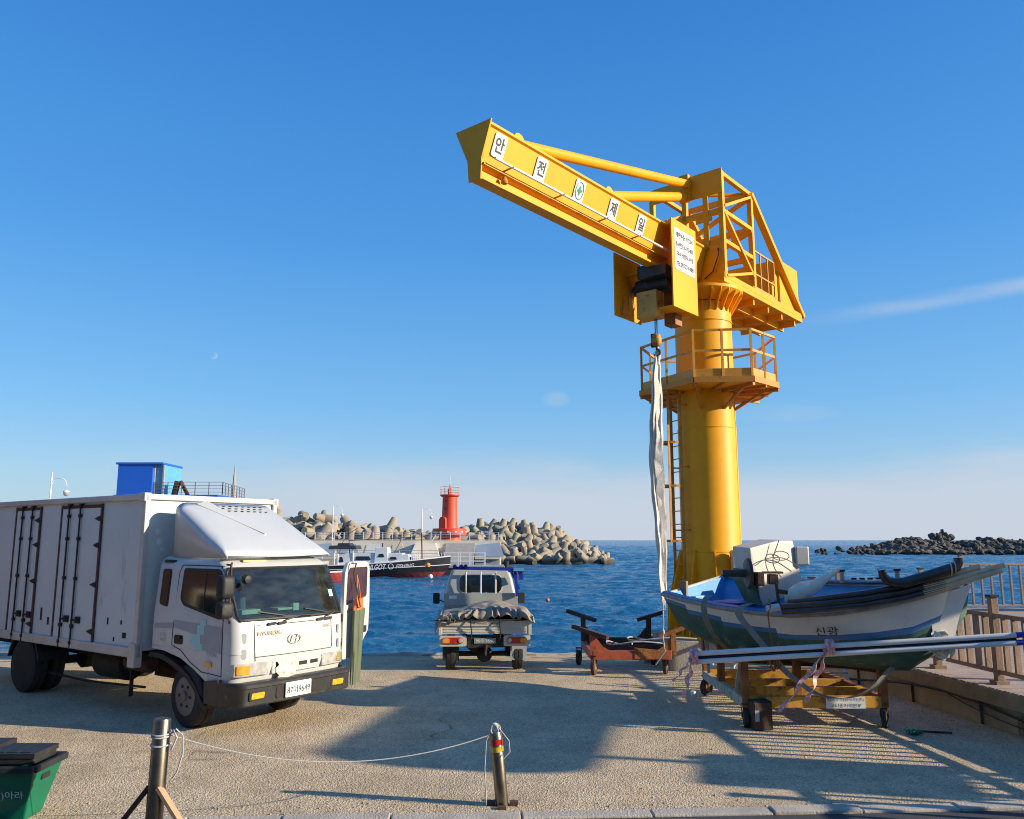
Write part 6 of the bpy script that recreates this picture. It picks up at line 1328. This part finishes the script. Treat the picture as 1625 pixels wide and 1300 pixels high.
# blue building
def bluehouse():
    a = at(188, 737, 60); b = at(243, 737, 60); c2 = at(388, 790, 60)
    T = thing('blue_building', 'bright blue building with a rooftop stair box and railed terrace beyond the truck', 'building', (-25, 62, .15))
    z1 = at(260, 783, 60).z; mb = MB(); mb.box(a.x-.2, at(345, 785, 60).x, 60, 68, .1, z1-.1); mb.build('main_block', M['bluebld'], T, world=True)
    mb = MB(); mb.box(a.x, b.x, 60, 63.5, z1-.1, a.z); bb = mb.build('stair_box', M['bluebld'], T, world=True); mb = MB(); mb.box(a.x-.15, b.x+.75, 59.9, 63.6, a.z, a.z+.14); mb.build('box_roof', M['bluebld'], bb, world=True)
    mb = MB(); mb.box(b.x+.0, b.x+.72, 60.4, 63.4, z1-.1, a.z-.02); mb.build('glazed_side', M['ltblue'], bb, world=True); mb = MB(); mb.box(b.x, b.x+.1, 60.2, 60.4, z1-.1, a.z-.02); mb.box(b.x+.66, b.x+.76, 60.2, 60.4, z1-.1, a.z-.02); mb.build('glazing_frame', M['greyrail'], bb, world=True)
    mb = MB(); x0, x1 = b.x+.1, at(352, 770, 60).x; zt = at(300, 765, 60).z; x2 = at(388, 780, 68).x-.8
    for k in range(4): z = z1+.1+(zt-z1-.1)*k/3; mb.beam((x0, 60.2, z), (x1, 60.2, z), .04, .03); mb.beam((x1, 60.2, z), (x2+.8, 68, z), .04, .03)
    for i in range(6): X = x0+(x1-x0)*i/5; mb.beam((X, 60.2, z1-.1), (X, 60.2, zt), .05, .05)
    for i in range(9): X = x1+(x2+.8-x1)*i/8; Y = 60.2+7.8*i/8; mb.beam((X, Y, z1-.3), (X, Y, zt), .05, .05)
    mb.build('terrace_railing', mat('brown_grey_rail', (.2, .17, .15), .6, .2), T, world=True)
    mb = MB(); mb.box(x1+.02, x1+.3, 60.3, 60.8, z1-1.5, z1-.3); mb.build('downpipe_box', M['muralb'], T, world=True)
    p = at(278, 765, 60); mb = MB(); mb.beam((p.x-.25, 60.6, z1-.1), (p.x-.05, 60.6, p.z+.1), .45, .3); mb.beam((p.x+.15, 60.6, p.z+.1), (p.x+.75, 60.6, z1-.1), .3, .2); mb.build('roof_vent', M['rustdark'], T, world=True)
    p = at(373, 738, 75); T2 = thing('spire_mast', 'thin grey pointed mast rising behind the blue terrace railing', 'mast', (p.x, 75, .15)); mb = MB(); mb.tube([(0, 0, 0), (0, 0, p.z*.5), (0, 0, p.z*.84), (0, 0, p.z)], [.35, .25, .12, .02], 8); mb.build('spire', mat('grey_brown_stone', (.35, .31, .27), .8), T2)
bluehouse()
# tetrapods
def tetra_mesh():
    mb = MB(); dirs = [Vector((0, 0, 1))]+[Vector((math.cos(R(a))*.943, math.sin(R(a))*.943, -.333)) for a in (0, 120, 240)]
    for d in dirs: mb.tube([d*0, d*.25, d*1.16, d*1.2], [.52, .47, .31, .27], 12)
    mb.lathe([(.1, -.5), (.4, -.35), (.53, 0), (.4, .35), (.1, .5)], 14); 
    o = mb.build('tetrapod', M['tetra'], None, smooth=True); return o
tp = tetra_mesh(); random.seed(21); used = False
def put_tetra(x, y, z, s):
    global used
    o = tp if not used else tp.copy()
    if used: col.objects.link(o)
    used = True; o.location = (x, y, z); o.rotation_euler = (random.uniform(0, 6.3), random.uniform(0, 6.3), random.uniform(0, 6.3)); o.scale = (s, s, s)
    o['label'] = 'big weathered concrete tetrapod piled on the breakwater'; o['category'] = 'tetrapod'; o['group'] = 'tetrapods on the breakwater'
# crest heights sampled along the pile: (px, top py)
CR = [(430, 812), (460, 818), (485, 812), (505, 812), (530, 826), (560, 828), (585, 832), (615, 830), (640, 838), (665, 845), (685, 846), (705, 850), (740, 842), (765, 836), (800, 832), (830, 836), (860, 840), (885, 846), (905, 856), (925, 868), (945, 878), (962, 886)]
def crest(px):
    for (a, b), (c, d) in zip(CR, CR[1:]):
        if a <= px <= c: return b+(d-b)*(px-a)/(c-a)
    return CR[-1][1] if px > 900 else CR[0][1]
px = 300
while px < 745:       # band behind the walkway wall
    for row in range(3):
        Y = 119+row*2.4; zt = at(px, crest(px), Y).z; s = random.uniform(1.55, 1.9); q = at(px+random.uniform(-6, 6), 850, Y); put_tetra(q.x, Y, max(2.2, zt-1.25-(2-row)*1.1+random.uniform(-.5, .35)), s)
    px += 21
for row in range(8):      # the round head of the breakwater, sloping to the water
    f = row/7; Y = 131+14*f; px = 752-10*f
    while px < 966-6*f:
        cz = at(px, crest(px), Y).z
        zz = WL+.2+(cz-1.0-WL)*min(1, f*1.15) if px < 900 else min(cz-.7, WL+.2+2.5*f)
        q = at(px+random.uniform(-5, 5), 850, Y); s = random.uniform(1.5, 1.8) if px < 930 else random.uniform(1.1, 1.4); put_tetra(q.x, Y+random.uniform(-.7, .7), max(WL-.2, zz+random.uniform(-.4, .4)), s); px += 17.5
mb = MB(); core = []
for i in range(12):
    x = -6.5+20*i/11; h = 4.2*(1-(i/11)**1.6)
    core.append([(x, 128+1.2*i*.3, WL-2), (x, 134, WL+h*.4), (x, 142, WL+h), (x, 150, WL-2)])
mb.loft(core); struct(mb.build('rubble_mound', mat('dark_rubble', (.08, .075, .065), .95, var=.3)))
struct(slabm('breakwater_core', -75, -5, 116, 127, -4, 2.5, mat('dark_rubble', (.08, .075, .065))))
# fishing boat moored
def fishing_boat():
    Y = 84.5; x0, x1 = at(505, 900, Y).x, at(713, 880, Y).x; L_ = x1-x0+4; xs = x1-L_; T = thing('fishing_boat', 'black hulled charter fishing boat with white cabin moored by the breakwater', 'boat', ((xs+x1)/2, Y+1, WL))
    def sec(t, z): return None
    N_ = 22; secs = []
    for i in range(N_+1):
        t = i/N_; x = xs+L_*t; w_ = 1.75*(1-max(0, (t-.55)/.45)**2.2); top_ = WL+.92+.98*t**2.2; dx = 0
        rake = max(0, t-.75)*4*.0; kz = WL-.35; p = []
        for s_ in (-1, 1):
            col_ = [(x, Y+1.8+s_*w_, top_), (x, Y+1.8+s_*(w_*.97), WL+.5+.55*t*t), (x-.5*max(0, t-.7)*3, Y+1.8+s_*w_*.85, WL+.12+.2*t*t), (x-1.2*max(0, t-.7)*3, Y+1.8+s_*w_*.5, kz+.1)]
            p.append(col_)
        secs.append(p[0]+p[1][::-1])
    mb = MB(); mb.use(M['hullblack']); mb.use(M['whitep']); mb.use(M['hullred']); V = [[mb.v(q) for q in r] for r in secs]
    for i in range(N_):
        for j in range(7): jj = min(j, 6-j); mb.mi = {0: 0, 1: 0, 2: 2, 3: 2}[jj]; mb._f([V[i][j], V[i+1][j], V[i+1][j+1], V[i][j+1]])
        mb.mi = 1; mb._f([V[i][0], V[i+1][0], V[i+1][7], V[i][7]])
    mb.mi = 0; mb._f(V[0]); mb._f(V[-1]); mb.build('hull', None, T, world=True)
    mb = MB(); mb.tube([Vector(s_[0])+Vector((0, -.03, .0)) for s_ in secs], .06, 6); mb.tube([Vector(s_[1])+Vector((0, -.03, -.0)) for s_ in secs], .04, 6); mb.build('white_stripe', M['whitep'], T, world=True)
    # lettering on the near side
    for tx, px0, px1, hh, py in (('ILGOT', 588, 612, .55, 900), ('FISHING', 629, 657, .38, 898)):
        a = at(px0, py+1, Y-.02); b = at(px1, py-1, Y-.02+.0); c = (a+b)/2; c.y = Y+1.8-1.8; fr = mframe(c, (1, 0, .06), (.2, 0, 1)) @ Matrix(((1, .25, 0, 0), (0, 1, 0, 0), (0, 0, 1, 0), (0, 0, 0, 1))); o = text(tx, hh, fr, M['plate'], 'lettering', T, width=b.x-a.x, world=True, bold=.02, extr=.03)
    c = at(620, 899, Y-.02); c.y = Y-.0; mb = MB(); mb.tube([c+Vector((.26*math.cos(a), -.04, .26*math.sin(a))) for a in [2*math.pi*j/20 for j in range(20)]], .035, 4, closed=True); mb.build('emblem_ring', M['plate'], T, world=True)
    def P(px, py, yy=Y+.5): return at(px, py, yy)
    def cab(name, px0, px1, py0, py1, d0, d1, m_, par=T):
        a, b = P(px0, py0, Y+d0), P(px1, py1, Y+d0); mb = MB(); mb.hexa([(a.x, Y+d0, b.z), (b.x, Y+d0, b.z), (b.x, Y+d1, b.z), (a.x, Y+d1, b.z), (a.x+.1, Y+d0+.05, a.z), (b.x-.15, Y+d0+.05, a.z), (b.x-.15, Y+d1-.05, a.z), (a.x+.1, Y+d1-.05, a.z)]); return mb.build(name, m_, par, world=True, bevel=.03)
    wh = mat('cabin_white', (.62, .64, .64), .4, var=.06); c1 = cab('cabin', 534, 592, 878, 898, .5, 3, wh); c2 = cab('cabin', 560, 640, 878, 896, .5, 3, wh); c3 = cab('wheelhouse', 594, 616, 869, 895, .4, 2.8, wh); cab('fore_cabin', 612, 650, 880, 894, .5, 2.6, wh)
    cab('roof_canopy', 521, 566, 866, 872, .2, 3.2, mat('dark_canopy', (.03, .032, .04), .5)); cab('roof_canopy', 535, 556, 862, 866, .6, 2.8, mat('dark_canopy', (.03, .032, .04)))
    for px0, px1, py0, py1, p_ in ((564, 588, 883, 889, c2), (600, 610, 879, 884, c3), (618, 630, 884, 888, c3), (538, 545, 884, 892, c1)): cab('window', px0, px1, py0, py1, .36 if p_ is c3 else .46, .55, M['glass'], p_)
    mb = MB()
    for px in (530, 536, 560): a, b = P(px, 872, Y+.5), P(px, 898, Y+.5); mb.tube([a, b], .05, 6)
    mb.build('canopy_post', M['whitep'], T, world=True)
    mb = MB(); a = P(555, 880, Y+1.5); mb.tube([a, P(553, 835, Y+1.5)], .05, 6); mb.tube([P(543, 862, Y+1.5), P(554, 845, Y+1.5)], .03, 5); mb.tube([P(552, 848, Y+1.5), P(568, 838, Y+1.5)], .03, 5); mb.tube([P(555, 858, Y+1.5), P(670, 852, Y+1.5)], .035, 5); mb.tube([P(670, 895, Y+1.8), P(669, 845, Y+1.8)], .07, 6); mb.tube([P(625, 880, Y+1.5), P(637, 856, Y+1.5)], .035, 5); mb.tube([P(607, 870, Y+1), P(607, 862, Y+1)], .08, 6); mb.lathe([(.2, -.05), (.2, .05)], 12, 'Z', P(553, 834, Y+1.5)); mb.build('mast', M['rustdark'], T, world=True)
    mb = MB(); 
    for i in range(9): a = P(640+3.2*i, 893-i*.7, Y+.6); mb.tube([a, a+Vector((0, 0, .7))], .025, 5)
    mb.tube([P(638, 884, Y+.6), P(668, 876, Y+.6)], .03, 5); mb.build('bow_rail', M['whitep'], T, world=True)
    for px in (640, 650): a = P(px, 887, Y+.7); mb = MB(); mb.box(a.x-.2, a.x+.25, a.y, a.y+.5, a.z-.25, a.z+.2); mb.build('blue_box', M['blueframe'], T, world=True, bevel=.03)
fishing_boat()
mb = MB(); a = at(679, 897, 84.0); mb.lathe([(.05, -.25), (.22, -.15), (.27, 0), (.2, .17), (.05, .25)], 14, 'Z', a); o = mb.build('fender_buoy', M['amber'], None, smooth=True); tag(o, 'orange round fender at the bow of the black fishing boat', 'fender')
T = thing('moored_skiff', 'small red and white boat partly hidden behind the open truck door', 'boat', at(530, 915, 72))
mb = MB(); secs = []
for i in range(13): t = i/12; x = -19.5+4.6*t; w_ = 1.0*(1-max(0, (t-.5)/.5)**2); secs.append([(x, 76-w_, WL+.5+.25*t), (x, 76-w_*.7, WL-.2), (x, 76+w_*.7, WL-.2), (x, 76+w_, WL+.5+.25*t)])
mb.loft(secs); mb.loft([[s_[0], s_[3]] for s_ in secs]); mb.build('hull', mat('skiff_red', (.35, .04, .03), .5), T, world=True)
mb = MB(); mb.tube([s_[0] for s_ in secs], .08, 6); mb.build('strake', M['whitep'], T, world=True)
for px, py, m_, r, lb in ((869, 951, mat('pink_buoy', (.5, .15, .13), .6), .13, 'pinkish buoy floating on the water right of the pickup'), (683, 914, M['whitep'], .25, 'small white float on the water left of the pickup')):
    p = G(px, py+3, WL); mb = MB(); mb.lathe([(.3*r, -.8*r), (.85*r, -.4*r), (r, 0), (.85*r, .5*r), (.3*r, .95*r)], 14, 'Z', p+Vector((0, 0, r*.4))); o = mb.build('buoy', m_, None, smooth=True); tag(o, lb, 'buoy')
# reef
def rock_mesh(seed, blocky):
    bm = bmesh.new(); bmesh.ops.create_icosphere(bm, subdivisions=3, radius=1)
    for v in bm.verts:
        n_ = noise.noise(v.co*1.3+Vector((seed*7, 0, 0))); c_ = noise.cell(v.co*2.2+Vector((seed, 3, 1))) if blocky else 0; v.co *= 1+.55*n_+.25*(c_-.5)+.12*noise.noise(v.co*4+Vector((seed, 0, 0)))
    me = bpy.data.meshes.new('reef_rock'); bm.to_mesh(me); bm.free(); me.materials.append(M['rock']); return me
RM = [rock_mesh(i, i % 2) for i in range(6)]; random.seed(31)
def rock(px, py, Y, sx, sy, sz, lab, grp='rocks of the offshore reef'):
    p = at(px, py, Y); o = bpy.data.objects.new('reef_rock', random.choice(RM)); col.objects.link(o); o.location = p; o.scale = (sx, sy, sz); o.rotation_euler = (random.uniform(-.3, .3), random.uniform(-.3, .3), random.uniform(0, 6.3)); o['label'] = lab; o['category'] = 'rock'; o['group'] = grp
LB = 'dark jagged rock in the low offshore reef at the right'
def reef_top(px):
    K = [(1295, 868), (1330, 863), (1345, 866), (1380, 861), (1415, 857), (1425, 855), (1440, 852), (1462, 853), (1470, 858), (1500, 857), (1530, 858), (1560, 855), (1590, 854), (1610, 857), (1680, 850)]
    for (a, b), (c, d) in zip(K, K[1:]):
        if a <= px <= c: return b+(d-b)*(px-a)/(c-a)
    return 852
px = 1300
while px < 1690:
    for row in range(4):
        Y = 215+row*14; t_ = reef_top(px); base = G(px, 860, -200).y; yw = 857+3.5*1300/Y; yy = yw+(t_+5-yw)*(row/3); s_ = random.uniform(.8, 1.6)*(1 if px > 1400 else .55)
        if px < 1350 and random.random() < .5: continue
        rock(px+random.uniform(-4, 4), yy+random.uniform(-.5, 1.5), Y+random.uniform(-4, 4), s_*1.4, s_*1.2, s_*.85, LB)
    px += 8 if px > 1370 else 10
for px, py, sx, sz in ((1481, 853, 1.5, 1.7), (1489, 853, 1.6, 1.7), (1497, 850, .9, 1.9), (1507, 854, 1.4, 1.4)): rock(px, py, 262, sx, 1.5, sz, 'tall blocky rock stack standing above the middle of the reef', 'rocks of the reef stack')
for px, py, sx, sz in ((1437, 856, 2.0, 1.7), (1450, 856, 2.2, 1.6), (1425, 857, 1.3, 1.5)): rock(px, py+1, 262, sx*.8, 1.5, sz*.7, 'medium rounded rock rising left of the tall reef stack', 'rocks left of the reef stack')
for px, py, s_ in ((1277, 867, .6), (1337, 873, .5)): rock(px, py+1, 225, s_*1.8, s_, s_*.5, 'tiny rock just breaking the surface left of the reef', 'outlying reef rocks')

#=OUTSIDE=
# ================================================================ out of view: boards and slope added for shade, brick building mirrored in windows
def add_shade_board(lab, c, w_, h_, r):  # unseen board on posts, added only to cast a broad shadow on the quay
    px_ = Vector((-TS.y, TS.x, 0)); c = Vector(c); T = thing('shade_board', lab, 'sign', (c.x, c.y, 0)); fr = mframe(c, px_, (0, 0, 1))
    mb = MB(); mb.plate(rrect(-w_/2, w_/2, -h_/2, h_/2, r, 8), .08, fr); mb.build('board', M['board'], T, world=True)
    for k in (-.32, .32): mb = MB(); b = c+px_*w_*k; mb.tube([(b.x, b.y, 0), (b.x, b.y, c.z)], .07, 10); mb.build('post', M['rustdark'], T, world=True)
add_shade_board('broad unseen brown board on two tall posts, added to shade the quay', (14.6, 8.7, 5.25), 5.2, 1.15, .5)
add_shade_board('smaller unseen brown board on two posts, added to shade the ground nearer the kerb', (12.3, 7.3, 3.15), 1.3, .95, .08)
T = thing('brick_building', 'low red brick harbour shop left of the box truck, seen only mirrored in its windows', 'building', (-19, 11, 0))
mb = MB(); mb.box(-25, -15, 3, 20, 0, 4.2); mb.build('wall', M['brick'], T, world=True)
mb = MB(); mb.box(-25.3, -14.6, 2.7, 20.3, 4.2, 4.5); mb.build('roof', M['concrete'], T, world=True)
for Y in (5, 8, 11, 14, 17):
    mb = MB(); mb.box(-15.02, -14.94, Y-.06, Y+1.06, .0, 2.26); f = mb.build('window', M['beige'], T, world=True); mb = MB(); mb.box(-14.95, -14.92, Y+.05, Y+.95, .4, 2.15); mb.build('pane', M['glass'], f, world=True)
mb = MB(); mb.box(-14.98, -14.9, 9.4, 10.7, 2.5, 3.3); mb.build('sign_panel', M['ryellow'], T, world=True)

def sky_blocker():  # unseen slope added behind the camera to block sky light and deepen shade
    mb = MB(); nx_, ny_ = 60, 14; rows = []
    for j in range(ny_+1):
        row = []
        for i in range(nx_+1):
            x = -150+205*i/nx_; y = -14-60*j/ny_; h = 26*(1-math.exp(-2.6*j/ny_))*min(1, (nx_-i)/7, i/5)
            row.append((x, y-8*abs(math.sin(x*.03)), -.2+h*(1+.3*noise.noise(Vector((x*.05, y*.05, 0))))))
        rows.append(row)
    mb.loft(rows); struct(mb.build('sky_block_hill', mat('sky_block_scrub', (.07, .075, .035), .95, var=.5, vs=.3), None, smooth=True))
sky_blocker()

# loose grit: kerb edge, foot of the wall, quay lip and under the trolley
mb = MB(); random.seed(77)
def stone(p, r):
    P = [p+Vector((r*random.uniform(.6, 1.2)*a, r*random.uniform(.6, 1.2)*b, r*random.uniform(.4, .8)*c)) for a, b, c in ((1, 0, .1), (0, 1, .1), (-1, 0, .1), (0, -1, .1), (0, 0, 1))]
    V = [mb.v(q) for q in P]
    for i in range(4): mb._f([V[i], V[(i+1) % 4], V[4]])
for _ in range(1500):
    k = random.random()
    if k < .35: x = random.uniform(-6, 6.3); p = Vector((x, k0.y+.17+x*math.tan(ka)+abs(random.gauss(0, .25)), 0))
    elif k < .65: Y = random.uniform(8.6, 19); p = Vector((wallx(Y)-.08-abs(random.gauss(0, .5)), Y, gz(Y)))
    elif k < .8: Y = EDGE-.6-abs(random.gauss(0, .4)); p = Vector((random.uniform(-9, 4), Y, gz(Y)))
    else: Y = random.uniform(8.7, 18); p = Vector((random.uniform(-.58, .58)*Y, Y, gz(Y)))
    stone(p, random.choice((.006, .008, .01, .014, .02)))
o = mb.build('grit', mat('grit_stone', (.3, .25, .18), .95, var=.5, vs=9), None); o['kind'] = 'stuff'
